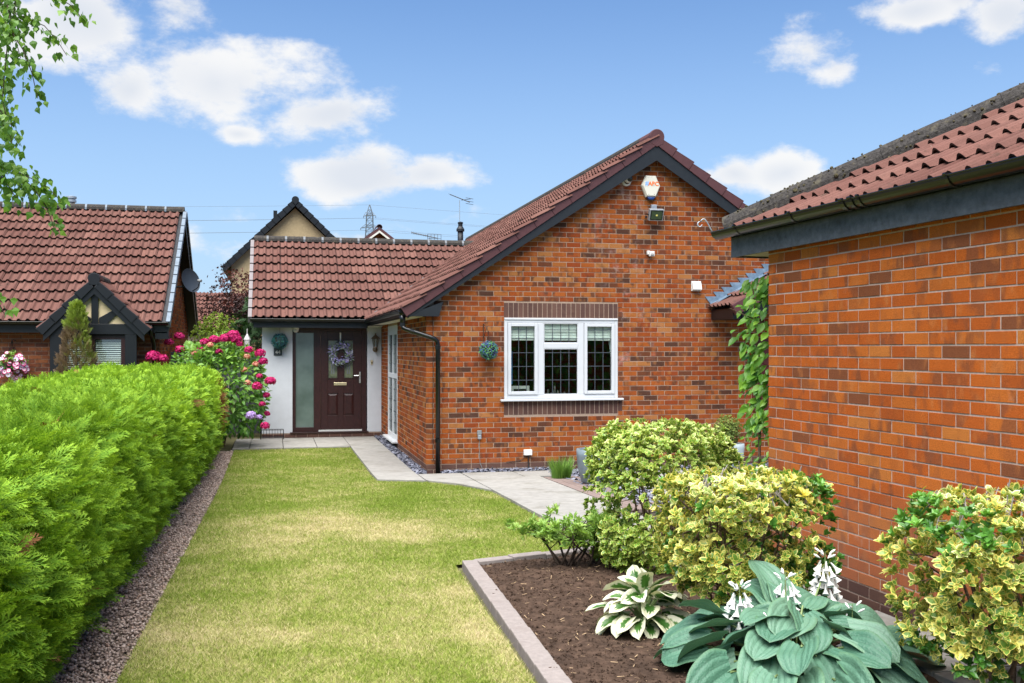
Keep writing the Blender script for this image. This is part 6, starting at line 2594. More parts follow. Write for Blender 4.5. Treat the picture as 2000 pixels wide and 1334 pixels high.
VM = leaf_meshes('leaf', 'hosta_cream', 4, w=.34, nu=9, nv=13, rib=.012, back=.10, droop=.55)
spec = []
for k in range(22):
    spec.append((k * 2 * math.pi / 22 + r.uniform(-.15, .15), r.uniform(.09, .18), r.uniform(.07, .14), r.uniform(-.3, .1), r.uniform(.145, .19)))
for k in range(18):
    spec.append((k * 2 * math.pi / 18 + r.uniform(-.2, .2), r.uniform(.05, .12), r.uniform(.16, .24), r.uniform(-.05, .35), r.uniform(.14, .18)))
for k in range(7):
    spec.append((k * 2 * math.pi / 7, r.uniform(.01, .05), r.uniform(.20, .26), r.uniform(.5, 1.1), r.uniform(.13, .17)))
hosta(hv, VM, (-.10, -9.22, gz(-9.22)), spec, 'scape_green', r)

# ------------------------------------------------------------------ small open shrub by the kerb
leaf_mat('azalea_leaf', [(0, (.14, .27, .04)), (.5, (.22, .37, .06)), (1, (.33, .47, .11))], trans=.3, rough=.42, spec=.4)
AZ = [rosette(leaf_plain(.17, .3, .12), 9, (.15, .9), (.6, 1.0), seed=s + 40) for s in range(3)]
az_o = thing('young_shrub', 'open young shrub with pale green leaf tufts by the back kerb', 'shrub', (.0, -7.33, gz(-7.33)))
r = np.random.default_rng(5)
tips = []
mb_list = []
for k in range(13):
    a = r.uniform(0, 2 * math.pi)
    b0 = np.array([.0 + r.normal(0, .05) + (.22 if k % 3 == 0 else 0), -7.33 + r.normal(0, .05), gz(-7.33)])
    e0 = b0 + np.array([math.cos(a) * r.uniform(.15, .45), math.sin(a) * r.uniform(.1, .25), r.uniform(.22, .46)])
    md = b0 * .5 + e0 * .5 + np.array([0, 0, .03]) + r.normal(0, .02, 3)
    mb = MB().tube([b0, b0 * .6 + md * .4 + r.normal(0, .008, 3), md, e0], [.011, .009, .007, .003], 6)
    for j in range(6):
        s0 = md * (1 - j / 7) + e0 * (j / 7)
        t_ = s0 + np.array([r.normal(0, .09), r.normal(0, .07), r.uniform(.03, .12)])
        mb.tube([s0, s0 * .5 + t_ * .5 + r.normal(0, .01, 3), t_], [.004, .003, .0018], 5)
        tips += [t_] + [t_ + r.normal(0, .03, 3) for _ in range(4)]
    tips.append(e0)
    mb.build('stem', 'bark_dark', az_o, smooth=True)
P = np.array(tips)
n = len(P)
d = norm(np.array([[0, 0, .9]]) + r.normal(0, .5, (n, 3)))
V, F, t3 = scatter_multi(AZ, frames(d, r.normal(size=(n, 3))), P, r.uniform(.045, .068, n))
np_obj('foliage', V, F, 'azalea_leaf', az_o, t3, kind='stuff')

# ------------------------------------------------------------------ pots, box ball, grass clump
def pot(name, label, x, y, h, r_, mat, group=None):
    o = thing(name, label, 'pot', (x, y, gz(y)), group)
    z0 = gz(y) + .03
    mb = MB()
    mb.lathe([(.001, z0), (r_ * .66, z0), (r_ * .74, z0 + h * .08), (r_ * .92, z0 + h * .45), (r_ * .99, z0 + h * .8), (r_, z0 + h), (r_ - .022, z0 + h + .002), (r_ - .028, z0 + h * .85), (r_ - .06, z0 + h * .5)], (x, y, 0), 36)
    mb.build('vessel', mat, o, smooth=True)
    MB().lathe([(r_ - .03, z0 + h * .86), (.001, z0 + h * .88)], (x, y, 0), 24).build('compost', 'compost', o)
    return o


pot('glazed_pot', 'round grey blue glazed pot half hidden by the clipped euonymus', 1.92, -2.02, .45, .235, 'pot_glaze')
pot('pale_pot', 'pale grey pot under the box ball near the garage', 4.62, -.50, .36, .165, 'pot_pale')
leaf_mat('box_leaf', [(0, (.07, .12, .02)), (.5, (.13, .19, .03)), (1, (.22, .27, .06))], trans=.2, rough=.45)
BX = [rosette(leaf_plain(.3, .3, .1), 7, (.1, 1.0), (.6, 1.0), seed=s + 70) for s in range(3)]


def leaf_ball(o, c, rad, n, tmpls, mat, size, shell=.6, name='foliage', sq=1.0, hue_up=True):
    dd = rand_dirs(n)
    rr = 1 - rng.random(n) ** 1.8 * shell
    nz_a = np.array([mnoise.noise(Vector(q * 2.6 + c[0])) for q in dd])
    P = np.array(c) + superell(dd, sq) * np.array(rad) * (rr * (1 + .13 * nz_a))[:, None]
    d_ = norm(dd * .9 + np.array([0, 0, .35]) + rng.normal(0, .35, (n, 3))) if hue_up else norm(dd * .45 + rng.normal(0, .7, (n, 3)))
    V, F, t3 = scatter_multi(tmpls, frames(d_, rng.normal(size=(n, 3)) if hue_up else dd + rng.normal(0, .4, (n, 3))), P, rng.uniform(*size, n), np.clip(.5 + (.4 if hue_up else 0) * dd[:, 2] + rng.normal(0, .25 if hue_up else .4, n), 0, 1))
    return np_obj(name, V, F, mat, o, t3, kind='stuff')


bb_ = thing('box_ball', 'small rounded box bush growing in the pale pot', 'shrub', (4.55, -.48, .4))
leaf_ball(bb_, (4.54, -.47, .60), (.205, .205, .235), 900, BX, 'box_leaf', (.022, .034), .8)
mb = MB()
for k in range(6):
    a = k * 1.05
    mb.tube([(4.60, -.49, .38), (4.57 + .05 * math.cos(a), -.48 + .05 * math.sin(a), .48), (4.54 + .13 * math.cos(a), -.47 + .13 * math.sin(a), .62)], [.008, .006, .003], 5)
mb.build('stems', 'bark_dark', bb_)
gc = thing('grass_clump', 'tuft of long green grass beside the glazed pot', 'grass clump', (1.66, -1.28, gz(-1.28)))
n = 420
a = rng.uniform(0, 2 * math.pi, n)
rd = np.sqrt(rng.random(n)) * .10
b0 = np.stack([1.68 + rd * np.cos(a) * 1.25, -1.28 + rd * np.sin(a), np.full(n, gz(-1.28) + .01)], -1)
h = rng.uniform(.16, .34, n)
ld_ = np.stack([np.cos(a), np.sin(a), np.zeros(n)], -1) * (rng.uniform(.0, .12, n))[:, None] + rng.normal(0, .02, (n, 3))
m1 = b0 + ld_ * .35 + np.array([0, 0, 1]) * (h * .6)[:, None]
tp_ = b0 + ld_ * 1.1 + np.array([0, 0, 1]) * h[:, None]
sd_ = np.stack([-np.sin(a + 1), np.cos(a + 1), np.zeros(n)], -1) * .004
V = np.stack([b0 - sd_, b0 + sd_, m1 + sd_, m1 - sd_, tp_], 1).reshape(-1, 3)
F = np.array([(0, 1, 2), (0, 2, 3), (3, 2, 4)])
F = (F[None] + (np.arange(n) * 5)[:, None, None]).reshape(-1, 3)
leaf_mat('clump_leaf', [(0, (.09, .20, .03)), (1, (.20, .34, .06))], trans=.3)
t3 = np.tile(rng.random(n)[:, None, None], (1, 5, 3)).reshape(-1, 3)
np_obj('blades', V, F, 'clump_leaf', gc, t3, kind='stuff')

# ------------------------------------------------------------------ hydrangea
leaf_mat('hydrangea_leaf', [(0, (.055, .15, .02)), (.5, (.10, .24, .03)), (1, (.22, .38, .06))], trans=.28, rough=.42, spec=.4)
for nm, st in (('petal_pink', [(0, (.36, .006, .085)), (.6, (.48, .014, .13)), (1, (.58, .06, .22))]), ('petal_lilac', [(0, (.36, .22, .58)), (1, (.55, .42, .75))]),
               ('petal_pale', [(0, (.62, .16, .16)), (1, (.66, .46, .26))])):
    leaf_mat(nm, st, trans=.25, rough=.6, spec=.2)
hy = thing('hydrangea', 'tall hydrangea with crimson flower heads against the white porch wall', 'shrub', (-3.2, 5.1, 0))
n = 2600
dd = rand_dirs(n)
dd[:, 2] = np.where(dd[:, 2] < -.75, -dd[:, 2], dd[:, 2])
c0 = np.array([-3.22, 5.05, 1.0])
nzv = np.array([mnoise.noise(Vector(q * 2.2 + 5)) for q in dd])
P = c0 + dd * np.array([.93, .85, 1.0]) * ((1 - rng.random(n) ** 2 * .45) * (1 + .14 * nzv))[:, None]
P[:, 2] = np.maximum(P[:, 2], .12)
# lower skirt leaning over the slabs
lowm = (P[:, 0] > -2.75) & (P[:, 2] < 1.5)
P[lowm, 1] -= .35
out = norm(P - c0)
d = norm(out * .8 + np.array([0, 0, -.05]) + rng.normal(0, .4, (n, 3)))
nn = norm(np.array([[0, -.2, .9]]) + out * .5 + rng.normal(0, .3, (n, 3)))
V, F, t3 = scatter(leaf_plain(.30, .35, .3), frames(d, nn), P, rng.uniform(.085, .15, n), np.clip(.45 + .3 * out[:, 2] + rng.normal(0, .25, n), 0, 1))
np_obj('foliage', V, F, 'hydrangea_leaf', hy, t3, kind='stuff')
mb = MB()
for k in range(16):
    a = k * .39
    e_ = c0 + np.array([math.cos(a) * .55, math.sin(a) * .5, .35 * math.sin(k * 2.1)])
    mb.tube([(-3.2 + .12 * math.cos(a), 5.1 + .12 * math.sin(a), 0), (np.array([-3.2, 5.1, .5]) + e_ * 1) * .5 + np.array([0, 0, -.1]), e_], [.012, .010, .006], 5)
mb.build('stems', 'bark', hy)
pet = (np.array([(0, 0, 0), (.5, -.5, .06), (1, 0, 0), (.5, .5, .06)], float), np.array([(0, 1, 2), (0, 2, 3)]), np.array([0, .5, 1, .5]))


def flower_head(o, c, rad, mat, n=90, name='flower_head'):
    q = rand_dirs(n)
    q[:, 2] = np.where(q[:, 2] < -.5, -q[:, 2], q[:, 2])
    dd_ = rng.normal(size=(n, 3))
    dd_ = norm(dd_ - q * (dd_ * q).sum(1)[:, None])
    T_ = np.array(c) + q * np.array([1, 1, .8]) * rad * rng.uniform(.85, 1.05, n)[:, None]
    V1, F1, t1 = scatter(pet, frames(dd_, q + rng.normal(0, .25, (n, 3))), T_, rng.uniform(.30, .42, n) * rad)
    V2, F2, t2 = scatter(pet, frames(np.cross(q, dd_), q + rng.normal(0, .25, (n, 3))), T_, rng.uniform(.30, .42, n) * rad)
    V3 = IV * np.array([1, 1, .8]) * rad * .80 + np.array(c)
    V, F, t = merge([(V1, F1, t1), (V2, F2, t2), (V3, IF, np.tile([.5, .1, .5], (12, 1)))])
    return np_obj(name, V, F, mat, o, t)


heads = [(-3.94, 5.74, 2.07, .10), (-3.41, 4.8, 1.96, .085), (-3.24, 4.76, 2.0, .10), (-3.04, 4.71, 2.02, .11), (-2.89, 4.68, 2.08, .115), (-2.84, 4.66, 2.0, .105), (-4.11, 5.58, 1.96, .09),
         (-4.33, 5.01, 1.69, .13), (-4.16, 5.0, 1.66, .09), (-3.85, 4.9, 1.82, .09), (-3.48, 4.81, 1.81, .075), (-2.61, 4.61, 1.81, .085), (-2.41, 4.56, 1.75, .10), (-2.36, 4.55, 1.6, .09), (-2.78, 4.65, 1.92, .07),
         (-2.46, 4.06, 1.16, .095), (-2.23, 4.01, 1.25, .10), (-2.3, 4.44, .98, .07), (-2.37, 4.04, .84, .06), (-2.29, 4.43, .64, .065), (-2.32, 3.9, .46, .085), (-2.42, 4.15, 1.34, .06), (-3.15, 4.62, 1.78, .07)]
for (x, y, z, rd_) in heads:
    flower_head(hy, (x, y, z), rd_, 'petal_pink')
flower_head(hy, (-2.56, 3.86, .65), .095, 'petal_lilac')
flower_head(hy, (-2.42, 3.95, .61), .06, 'petal_lilac', 60)
for (x, y, z) in ((-2.65, 4.58, 1.69), (-2.49, 4.54, 1.55), (-2.7, 4.5, 1.45), (-3.6, 4.72, 1.75), (-2.63, 4.15, 1.22), (-3.3, 4.6, 1.9)):
    flower_head(hy, (x, y, z), .065, 'petal_pale', 60)

# ------------------------------------------------------------------ shrubs and trees behind
leaf_mat('copper_leaf', [(0, (.022, .012, .014)), (.6, (.05, .022, .022)), (1, (.14, .04, .03))], trans=.2, rough=.5)
leaf_mat('dark_conifer', [(0, (.018, .055, .02)), (1, (.045, .11, .03))], tip=(.06, .15, .04), trans=.15, rough=.6)
leaf_mat('lime_leaf', [(0, (.16, .28, .03)), (1, (.34, .46, .07))], trans=.3, rough=.5)
LP = [rosette(leaf_plain(.3, .3, .1), 6, (.0, .9), (.6, 1.0), seed=s + 90) for s in range(3)]
ct = thing('copper_tree', 'dark purple leaved tree between the two bungalows', 'tree', (-2.75, 10.6, 0))
leaf_ball(ct, (-2.85, 10.5, 2.75), (1.0, .8, 1.0), 1600, LP, 'copper_leaf', (.05, .085), .8, 'crown')
mb = MB().tube([(-2.75, 10.6, 0), (-2.72, 10.58, 1.2), (-2.75, 10.5, 2.4)], [.07, .06, .03], 8)
mb.build('trunk', 'bark_dark', ct, smooth=True)
mb = MB()
tips = []
for k in range(16):
    a = k * 2.4
    e_ = np.array([-2.75 + math.cos(a) * .75, 10.5 + math.sin(a) * .4, 3.35 + .45 * math.sin(k * 1.7)])
    mb.tube([(-2.75, 10.5, 2.2), (-2.75 + math.cos(a) * .35, 10.5 + math.sin(a) * .2, 2.9), e_], [.02, .012, .004], 5)
    for j in range(9):
        tips.append(e_ + rng.normal(0, .10, 3))
mb.build('limbs', 'bark_dark', ct)
P = np.array(tips)
V, F, t3 = scatter_multi([leaf_plain(.33, .2, .1)], frames(rand_dirs(len(P)), rand_dirs(len(P))), P, rng.uniform(.05, .08, len(P)))
np_obj('shoots', V, F, 'copper_leaf', ct, t3, kind='stuff')
dt = thing('dark_conifer', 'dark green conifer left of the porch wall', 'tree', (-2.55, 9.6, 0))
n = 900
dd = rand_dirs(n)
P = np.array([-2.55, 9.6, 1.75]) + dd * np.array([.55, .5, 1.15]) * (1 - rng.random(n)[:, None] ** 2 * .5)
d = norm(dd * .7 + np.array([0, 0, -.35]) + rng.normal(0, .4, (n, 3)))
V, F, t3 = scatter_multi(FAR_SPRAYS[:3], frames(d, dd + np.array([0, 0, .5])), P, rng.uniform(.2, .32, n))
np_obj('crown', V, F, 'dark_conifer', dt, t3, kind='stuff')
MB().tube([(-2.55, 9.6, 0), (-2.55, 9.6, 2.5)], [.07, .02], 8).build('trunk', 'bark_dark', dt)
lb = thing('lime_bush', 'lime green bush above the hydrangea', 'shrub', (-3.45, 10.0, 0))
leaf_ball(lb, (-3.45, 9.9, 1.98), (.62, .5, .70), 1300, LP, 'lime_leaf', (.045, .075), .7)
MB().tube([(-3.45, 10, 0), (-3.43, 9.95, 1.6)], [.04, .02], 7).build('stem', 'bark', lb)
# dark fence and white lamp between the two bungalows
fc = thing('garden_gate', 'dark boarded gate between the hydrangea and the porch', 'gate', (-3.2, 7.4, 0))
for k in range(13):
    x = -4.25 + k * .145
    MB().box(x, x + .138, 7.38, 7.40, .05, 1.74 + (.0 if k % 2 else .004)).build('board', 'fence_dark', fc)
MB().box(-4.25, -2.38, 7.40, 7.44, 1.50, 1.58).build('rail', 'fence_dark', fc)
MB().box(-4.25, -2.38, 7.40, 7.44, .40, .48).build('rail', 'fence_dark', fc)
MB().box(-4.26, -2.375, 7.37, 7.42, 1.745, 1.775).build('capping', 'fence_dark', fc)
lm = thing('post_lamp', 'small white lamp on a slim post behind the dark gate', 'lamp', (-2.72, 7.6, 0))
MB().tube([(-2.72, 7.6, 0), (-2.72, 7.6, 1.85)], .02, 8).build('post', 'fence_dark', lm)
MB().lathe([(.035, 1.85), (.05, 1.87), (.06, 2.02), (.075, 2.03), (.03, 2.12), (.008, 2.16), (.008, 2.25), (.001, 2.26)], (-2.72, 7.6, 0), 6).build('lantern', 'white_plastic', lm)
# far tiled roof glimpsed over the bushes
fh = thing('far_house', 'reddish tiled roof glimpsed between the bushes behind the gap', 'house', (-5.5, 27, 0))
MB().box(-8, -3.2, 26, 31, 0, 2.6).build('wall', 'mortar', fh)
frf = MB().prism([(-8.3, 25.7, 2.5), (-8.3, 28.5, 4.05), (-8.3, 31.3, 2.5)], (5.4, 0, 0)).build('roof', 'black_paint', fh)
tiling(frf, (-8.35, 25.66, 2.56), (1, 0, 0), (0, .875, .484), 18, 9, .35, None, single=0)

# ------------------------------------------------------------------ thuja and hanging basket in front of the neighbour's house
leaf_mat('thuja_leaf', [(0, (.13, .085, .045)), (.45, (.20, .15, .07)), (.65, (.14, .17, .03)), (1, (.20, .28, .03))], trans=.2, rough=.7)
th_ = thing('thuja', 'narrow thuja browned at the sides in front of the timbered window', 'shrub', (-5.58, 4.6, 0))
n = 1800
zz = rng.random(n) ** .8 * 2.6
a = rng.uniform(0, 2 * math.pi, n)
rr = .33 * np.clip((2.66 - zz) / 1.25, 0, 1) ** .75 * (.55 + .45 * np.sqrt(rng.random(n))) * (1 + .12 * np.sin(zz * 9 + a * 2))
P = np.stack([-5.58 + rr * np.cos(a), 4.6 + rr * np.sin(a), zz], -1)
d = norm(np.stack([np.cos(a) * .45, np.sin(a) * .45, np.ones(n) * .9], -1) + rng.normal(0, .25, (n, 3)))
hue = np.clip((zz - 2.0) * 1.1 + .62 + rng.normal(0, .2, n), 0, 1)
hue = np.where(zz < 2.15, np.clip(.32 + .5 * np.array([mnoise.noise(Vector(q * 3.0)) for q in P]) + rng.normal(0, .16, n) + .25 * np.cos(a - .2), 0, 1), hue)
V, F, t3 = scatter_multi(FAR_SPRAYS, frames(d, rng.normal(size=(n, 3))), P, rng.uniform(.09, .15, n), hue)
np_obj('crown', V, F, 'thuja_leaf', th_, t3, kind='stuff')
MB().tube([(-5.58, 4.6, 0), (-5.58, 4.6, 2.3)], [.05, .01], 7).build('trunk', 'bark_dark', th_)
hbk = thing('hanging_basket', 'hanging basket of pink and white flowers on the far left brick wall', 'hanging basket', (-6.75, 5.2, 1.45))
bx_, by_ = -6.77, 5.18
MB().lathe([(.001, 1.42), (.08, 1.44), (.14, 1.50), (.165, 1.58), (.15, 1.58), (.02, 1.55)], (bx_, by_, 0), 16).build('bowl', 'bark_dark', hbk)
mb = MB()
mb.tube([(bx_, 5.45, 1.98), (bx_, 5.3, 2.0), (bx_, by_, 2.0)], .008, 6)
mb.tube([(bx_ - .03, 5.45, 1.75), (bx_ - .03, 5.3, 2.0)], .008, 6)
for k in range(3):
    an_ = k * 2.1
    mb.tube([(bx_, by_, 2.0), (bx_ + .15 * math.cos(an_), by_ + .15 * math.sin(an_), 1.58)], .004, 4)
mb.build('bracket', 'black_paint', hbk)
leaf_ball(hbk, (bx_, by_, 1.58), (.26, .22, .22), 130, LP, 'hydrangea_leaf', (.04, .06), .6)
leaf_mat('petunia', [(0, (.55, .02, .16)), (.5, (.72, .10, .28)), (1, (.75, .30, .42))], trans=.2, rough=.6)
fl_t = []
K = 8
V0 = [(0, 0, .0)] + [(math.cos(2 * math.pi * k / K) * .45, math.sin(2 * math.pi * k / K) * .45, .10) for k in range(K)] + [(math.cos(2 * math.pi * k / K), math.sin(2 * math.pi * k / K), .22) for k in range(K)]
Fq = [(0, 1 + k, 1 + (k + 1) % K) for k in range(K)] + [(1 + k, 1 + K + k, 1 + K + (k + 1) % K, 1 + (k + 1) % K) for k in range(K)]
flw = (np.array(V0, float)[:, [2, 0, 1]], tri(Fq), np.array([0] + [.3] * K + [1] * K))
m, N, L, b = newmat('petunia_ring')
r_, g_, b_2 = tone_nodes(N, L)
pk = ramp(N, L, g_, [(0, (.50, .015, .13)), (.6, (.62, .05, .22)), (.8, (.45, .30, .62)), (1, (.70, .66, .80))])
L.new(ramp(N, L, r_, [(0, (.35, .01, .1)), (.18, (.5, .02, .15)), (.25, (.82, .74, .76)), (.55, (.82, .74, .76)), (.75, (.6, .05, .2))]), b.inputs['Base Color'])
cm = mixc(N, L, maprange(N, L, r_, .5, .75), (.80, .70, .74), pk)
cm = mixc(N, L, maprange(N, L, r_, .22, .12), cm, (.35, .01, .10))
L.new(cm, b.inputs['Base Color'])
for k in range(62):
    q = rand_dirs(1)[0]
    q[1] = -abs(q[1])
    drop = -.30 * max(0, rng.random() - .35)
    p = np.array([bx_, by_, 1.60 + drop]) + q * np.array([.25, .18, .17]) * rng.uniform(.85, 1.1)
    V, F, t3 = scatter(flw, frames((q + np.array([.1, -.8, .15]))[None], rand_dirs(1)), p[None], np.array([rng.uniform(.035, .048)]))
    np_obj('flower', V, F, 'petunia_ring', hbk, t3)

# ------------------------------------------------------------------ hanging balls, wreath, wire planter
leaf_mat('ball_leaf', [(0, (.05, .07, .28)), (.35, (.08, .16, .34)), (.55, (.05, .22, .10)), (1, (.14, .38, .10))], trans=.15, rough=.45)
leaf_mat('ball_leaf_teal', [(0, (.02, .09, .14)), (.5, (.03, .14, .16)), (1, (.05, .22, .14))], trans=.15, rough=.45)
SL = [leaf_plain(.22, .3, .1)]
for (c, rad, mat, lab, wy) in (((.897, -.155, 1.815), .128, 'ball_leaf', 'blue and green leaf ball hanging on the brick left of the window', 0),
                               ((-2.05, 6.18, 1.985), .150, 'ball_leaf_teal', 'teal leaf ball hanging on the white porch pier above the number', 6.34)):
    o = thing('leaf_ball', lab, 'ornament', c, 'hanging leaf balls')
    leaf_ball(o, c, (rad,) * 3, 1500, SL, mat, (.022, .036), .15, 'leaves', hue_up=False)
    MB().lathe([(rad * .86 * math.sin(t), -rad * .86 * math.cos(t)) for t in np.linspace(.02, 3.12, 10)], c, 14).build('core', 'compost', o, smooth=True)
    MB().tube([(c[0], c[1], c[2] + rad * .9), (c[0], c[1], c[2] + rad + (.13 if wy == 0 else .13))], .003, 5).build('wire', 'wire_black', o)
    if wy == 0:
        br_ = thing('basket_bracket', 'rusty iron hanging bracket above the leaf ball on the brick', 'bracket', (c[0] - .02, 0, 2.1))
        mb = MB()
        xk = c[0] - .045
        mb.tube([(xk, -.004, 1.95), (xk, -.004, 2.21)], .007, 6)
        mb.tube([(xk, -.006, 2.19), (xk, -.06, 2.20), (xk + .02, -.13, 2.16), (xk + .045, -.155, 2.09), (xk + .045, -.14, 2.07)], .006, 6)
        mb.tube([(xk, -.006, 2.0), (xk + .01, -.05, 2.05), (xk + .03, -.10, 2.15), (xk + .06, -.09, 2.18)], .005, 6)
        mb.build('iron', 'rust_iron', br_)
wr = thing('door_wreath', 'round wreath of lavender and green leaves on the brown door', 'wreath', (-.84, 6.33, 1.74))
n = 620
a = rng.uniform(0, 2 * math.pi, n)
rr = .165 + rng.normal(0, .030, n)
P = np.stack([-.835 + rr * np.cos(a), 6.335 + rng.uniform(-.05, .02, n), 1.735 + rr * np.sin(a)], -1)
tang = np.stack([-np.sin(a), np.zeros(n), np.cos(a)], -1)
d = norm(tang * .9 + np.stack([np.cos(a), np.zeros(n), np.sin(a)], -1) * rng.uniform(-.3, .8, n)[:, None] + rng.normal(0, .35, (n, 3)))
leaf_mat('wreath_leaf', [(0, (.10, .13, .08)), (.35, (.20, .26, .16)), (.55, (.32, .33, .42)), (.75, (.16, .14, .36)), (1, (.42, .36, .58))], trans=.15, rough=.6)
V, F, t3 = scatter(leaf_plain(.2, .3, .2), frames(d, rng.normal(size=(n, 3))), P, rng.uniform(.05, .10, n))
np_obj('leaves', V, F, 'wreath_leaf', wr, t3, kind='stuff')
tor = [(-.835 + .16 * math.cos(t), 6.345, 1.735 + .16 * math.sin(t)) for t in np.linspace(0, 2 * math.pi, 25)]
MB().tube(tor, .018, 6).build('ring', 'bark', wr)
MB().box(-.85, -.825, 6.352, 6.372, 1.90, 2.17).build('hanger', 'white_plastic', wr)
wp = thing('wire_planter', 'low black wire planter rack on the slabs by the white pier', 'planter', (-2.2, 6.1, .03))
mb = MB()
zt, zb = .22, .07
for zz_ in (zb, zt):
    mb.tube([(-2.42, 5.98, zz_), (-1.98, 5.98, zz_), (-1.98, 6.20, zz_), (-2.42, 6.20, zz_), (-2.42, 5.98, zz_)], .006, 5)
for x in np.linspace(-2.42, -1.98, 9):
    for y in (5.98, 6.20):
        mb.tube([(x, y, zb), (x, y, zt)], .004, 4)
for x in (-2.42, -1.98):
    for y in (5.98, 6.20):
        mb.tube([(x, y, zt), (x, y, .035)], .007, 5)
mb.build('frame', 'black_paint', wp)
hk = thing('wire_hook', 'curled metal bracket at the far end of the garage gutter', 'bracket', (.95, -8.2, 2.75))
pts = []
b0 = G0 + GN * .15 + GE * (-.60) + up * 2.76
for t in np.linspace(0, 1, 10):
    pts.append(b0 + RGT * (-.10 * t ** .8) + up * (.11 * math.sin(t * 2.2)))
e_ = pts[-1]
for t in np.linspace(0, 4.2, 12):
    pts.append(e_ + RGT * (-.028 * math.sin(t) * (1 - t / 9)) + up * (-.03 * (1 - math.cos(t)) * (1 - t / 9)))
MB().tube(pts, .005, 6).build('iron', 'galvanised', hk, smooth=True)

# ------------------------------------------------------------------ creeper at the far corner of the garage
leaf_mat('creeper_leaf', [(0, (.06, .18, .02)), (.5, (.13, .30, .03)), (1, (.24, .44, .05))], trans=.35, rough=.4, spec=.45)
cp = thing('creeper', 'green climbing creeper spilling round the far corner of the garage', 'climber', (1.45, -7.6, gz(-7.6)))
n = 420
t = rng.random(n)
zz = .25 + 2.15 * t
wdt = np.interp(zz, [.2, .7, 1.1, 1.5, 1.75, 2.05, 2.35], [.04, .07, .07, .08, .085, .14, .04])
P = np.stack([1.46 - rng.random(n) ** 1.3 * wdt, -7.66 + rng.uniform(-.13, .25, n), zz], -1)
big = zz > 1.25
d = norm(np.stack([-np.ones(n) * .8, rng.normal(-.2, .4, n), -np.ones(n) * .7], -1) + rng.normal(0, .3, (n, 3)))
nn = norm(np.array([[-.6, -.6, .6]]) + rng.normal(0, .3, (n, 3)))
V, F, t3 = scatter(leaf_plain(.30, .3, .25), frames(d, nn), P, np.where(big, rng.uniform(.045, .11, n), rng.uniform(.03, .06, n)))
np_obj('foliage', V, F, 'creeper_leaf', cp, t3, kind='stuff')
mb = MB()
mb.tube([(1.46, -7.62, gz(-7.6)), (1.42, -7.64, .9), (1.45, -7.60, 1.6), (1.38, -7.62, 2.3)], [.014, .012, .009, .005], 6)
mb.tube([(1.42, -7.64, 2.05), (1.25, -7.60, 2.13), (1.20, -7.6, 2.15)], .004, 5)
mb.build('stem', 'bark', cp)

# ------------------------------------------------------------------ birch overhanging from the left
leaf_mat('birch_leaf', [(0, (.06, .15, .02)), (.5, (.11, .24, .03)), (1, (.22, .38, .06))], trans=.4, rough=.42, spec=.4)
bt = thing('birch_tree', 'birch whose leafy twigs hang into the picture at the upper left', 'tree', (-6.3, -8.4, gz(-8.4)))
simple('birch_bark', (.55, .52, .47), .8, .3, 10, .3, 30, dirt=(.06, .05, .045), dirt_amt=.8, dirt_scale=6)
MB().tube([(-6.3, -8.4, .15), (-6.25, -8.42, 1.6), (-6.1, -8.45, 3.2), (-6.0, -8.5, 5.0), (-5.9, -8.5, 7.2)], [.16, .14, .115, .08, .03], 10).build('trunk', 'birch_bark', bt, smooth=True)
tw = [[(-6.05, -8.5, 4.3), (-5.32, -8.62, 4.55), (-4.56, -8.8, 4.35), (-4.05, -8.92, 4.1), (-3.55, -9.04, 3.90)],
      [(-5.32, -8.62, 4.5), (-4.4, -8.9, 3.9), (-4.0, -8.98, 3.25), (-3.69, -9.01, 2.86)],
      [(-6.1, -8.45, 3.3), (-5.0, -8.9, 3.2), (-4.2, -9.1, 2.7), (-3.75, -9.12, 2.3), (-3.58, -9.13, 2.16)],
      [(-6.0, -8.5, 5.0), (-5.2, -8.2, 5.6), (-4.4, -8.0, 5.4), (-4.0, -7.9, 4.9)],
      [(-6.0, -8.5, 5.4), (-6.6, -9.2, 6.0), (-7.0, -9.6, 5.8)], [(-6.1, -8.5, 4.4), (-6.9, -8.0, 5.0), (-7.4, -7.8, 4.7)]]
mb = MB()
for w in tw:
    m_ = len(w)
    mb.tube(w, [.028 * (1 - k / m_) + .004 for k in range(m_)], 6)
mb.build('limbs', 'bark_dark', bt, smooth=True)
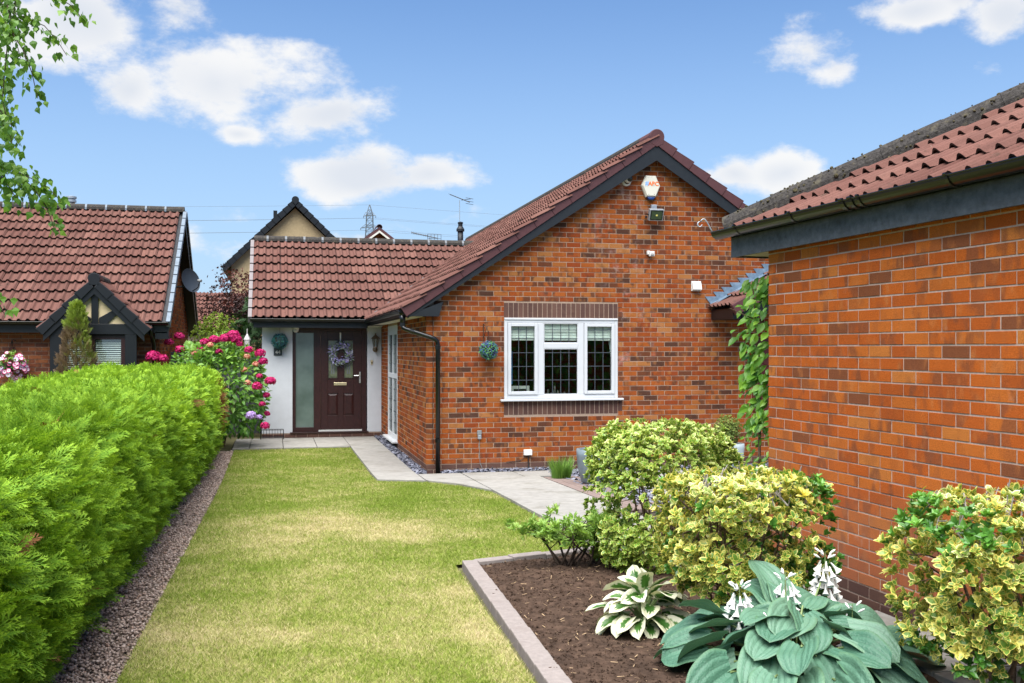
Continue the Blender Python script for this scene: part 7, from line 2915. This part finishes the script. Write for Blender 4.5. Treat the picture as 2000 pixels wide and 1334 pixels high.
hang = [[(-3.69, -9.01, 2.85), (-3.56, -9.04, 2.81), (-3.46, -9.06, 2.76), (-3.38, -9.08, 2.72), (-3.29, -9.1, 2.67), (-3.23, -9.11, 2.6)],
        [(-3.55, -9.04, 3.88), (-3.43, -9.27, 3.46), (-3.45, -9.27, 3.29), (-3.47, -9.26, 3.08), (-3.44, -9.27, 2.93), (-3.41, -9.28, 2.81)],
        [(-3.6, -9.1, 3.75), (-3.48, -9.16, 3.55), (-3.38, -9.18, 3.51), (-3.29, -9.2, 3.47), (-3.23, -9.22, 3.4), (-3.18, -9.23, 3.32)],
        [(-3.55, -8.98, 3.88), (-3.33, -8.99, 3.72), (-3.2, -9.02, 3.64), (-3.13, -9.03, 3.56)],
        [(-3.46, -9.25, 3.46), (-3.37, -9.29, 3.32), (-3.33, -9.29, 3.21), (-3.3, -9.3, 3.08)],
        [(-3.46, -9.06, 2.76), (-3.36, -9.08, 2.66), (-3.3, -9.1, 2.57), (-3.26, -9.11, 2.46)],
        [(-3.56, -9.04, 2.80), (-3.48, -9.05, 2.66), (-3.43, -9.07, 2.58)],
        [(-3.58, -9.13, 2.16), (-3.52, -9.15, 2.09), (-3.485, -9.16, 2.02)],
        [(-3.69, -9.01, 2.86), (-3.53, -9.04, 2.74), (-3.49, -9.05, 2.60)],
        [(-3.7, -9.15, 3.4), (-3.58, -9.24, 3.11), (-3.48, -9.26, 3.02), (-3.43, -9.27, 2.96), (-3.41, -9.28, 2.88)],
        [(-3.56, -9.04, 3.5), (-3.52, -9.1, 3.3), (-3.51, -9.1, 3.1), (-3.50, -9.1, 2.9)],
        [(-3.46, -9.2, 3.8), (-3.42, -9.2, 3.62), (-3.44, -9.2, 3.45), (-3.40, -9.2, 3.3)],
        [(-3.46, -9.06, 2.77), (-3.41, -9.0, 2.68), (-3.38, -9.0, 2.60)]]
for w in tw[3:]:
    for k in range(7):
        a_, b_ = w[-2], w[-1]
        t_ = rng.random()
        s0 = np.array(a_) * (1 - t_) + np.array(b_) * t_
        hang.append([tuple(s0), tuple(s0 + rng.normal(0, .2, 3) + [0, 0, -.3]), tuple(s0 + rng.normal(0, .25, 3) + [0, 0, -.8])])
mb = MB()
LPos, Ld = [], []
for w in hang:
    mb.tube(w, [.0035 - .0022 * k / len(w) for k in range(len(w))], 5)
    ws = [np.array(p) for p in w]
    for a_, b_ in zip(ws[:-1], ws[1:]):
        ln_ = np.linalg.norm(b_ - a_)
        for k in range(max(2, int(ln_ * 175))):
            t_ = rng.random()
            LPos.append(a_ * (1 - t_) + b_ * t_ + rng.normal(0, .028, 3))
            Ld.append(np.array([rng.normal(0, .5), rng.normal(0, .5), -1]) + (b_ - a_) / ln_ * .5)
mb.build('twigs', 'bark_dark', bt)['kind'] = 'stuff'
P, d = np.array(LPos), np.array(Ld)
n = len(P)
V, F, t3 = scatter(leaf_birch(), frames(d, rng.normal(size=(n, 3)) + np.array([.2, -.5, .2])), P, rng.uniform(.030, .052, n))
np_obj('foliage', V, F, 'birch_leaf', bt, t3, kind='stuff')

n = 1500
qx = rng.uniform(.05, 4.9, n)
qz = rng.uniform(.25, 2.5, n)
P = np.array(G0)[None] + np.array(GI)[None] * qx[:, None] - np.array(GE)[None] * rng.uniform(.03, .22, n)[:, None] + np.array([0, 0, 1]) * qz[:, None]
d = norm(np.stack([rng.normal(0, .5, n), np.full(n, .4), np.full(n, -.8)], -1))
nn = norm(np.array([[0, .8, .5]]) + rng.normal(0, .35, (n, 3)))
V, F, t3 = scatter(leaf_plain(.30, .3, .25), frames(d, nn), P, rng.uniform(.09, .15, n))
np_obj('end_wall_foliage', V, F, 'creeper_leaf', cp, t3, kind='stuff')
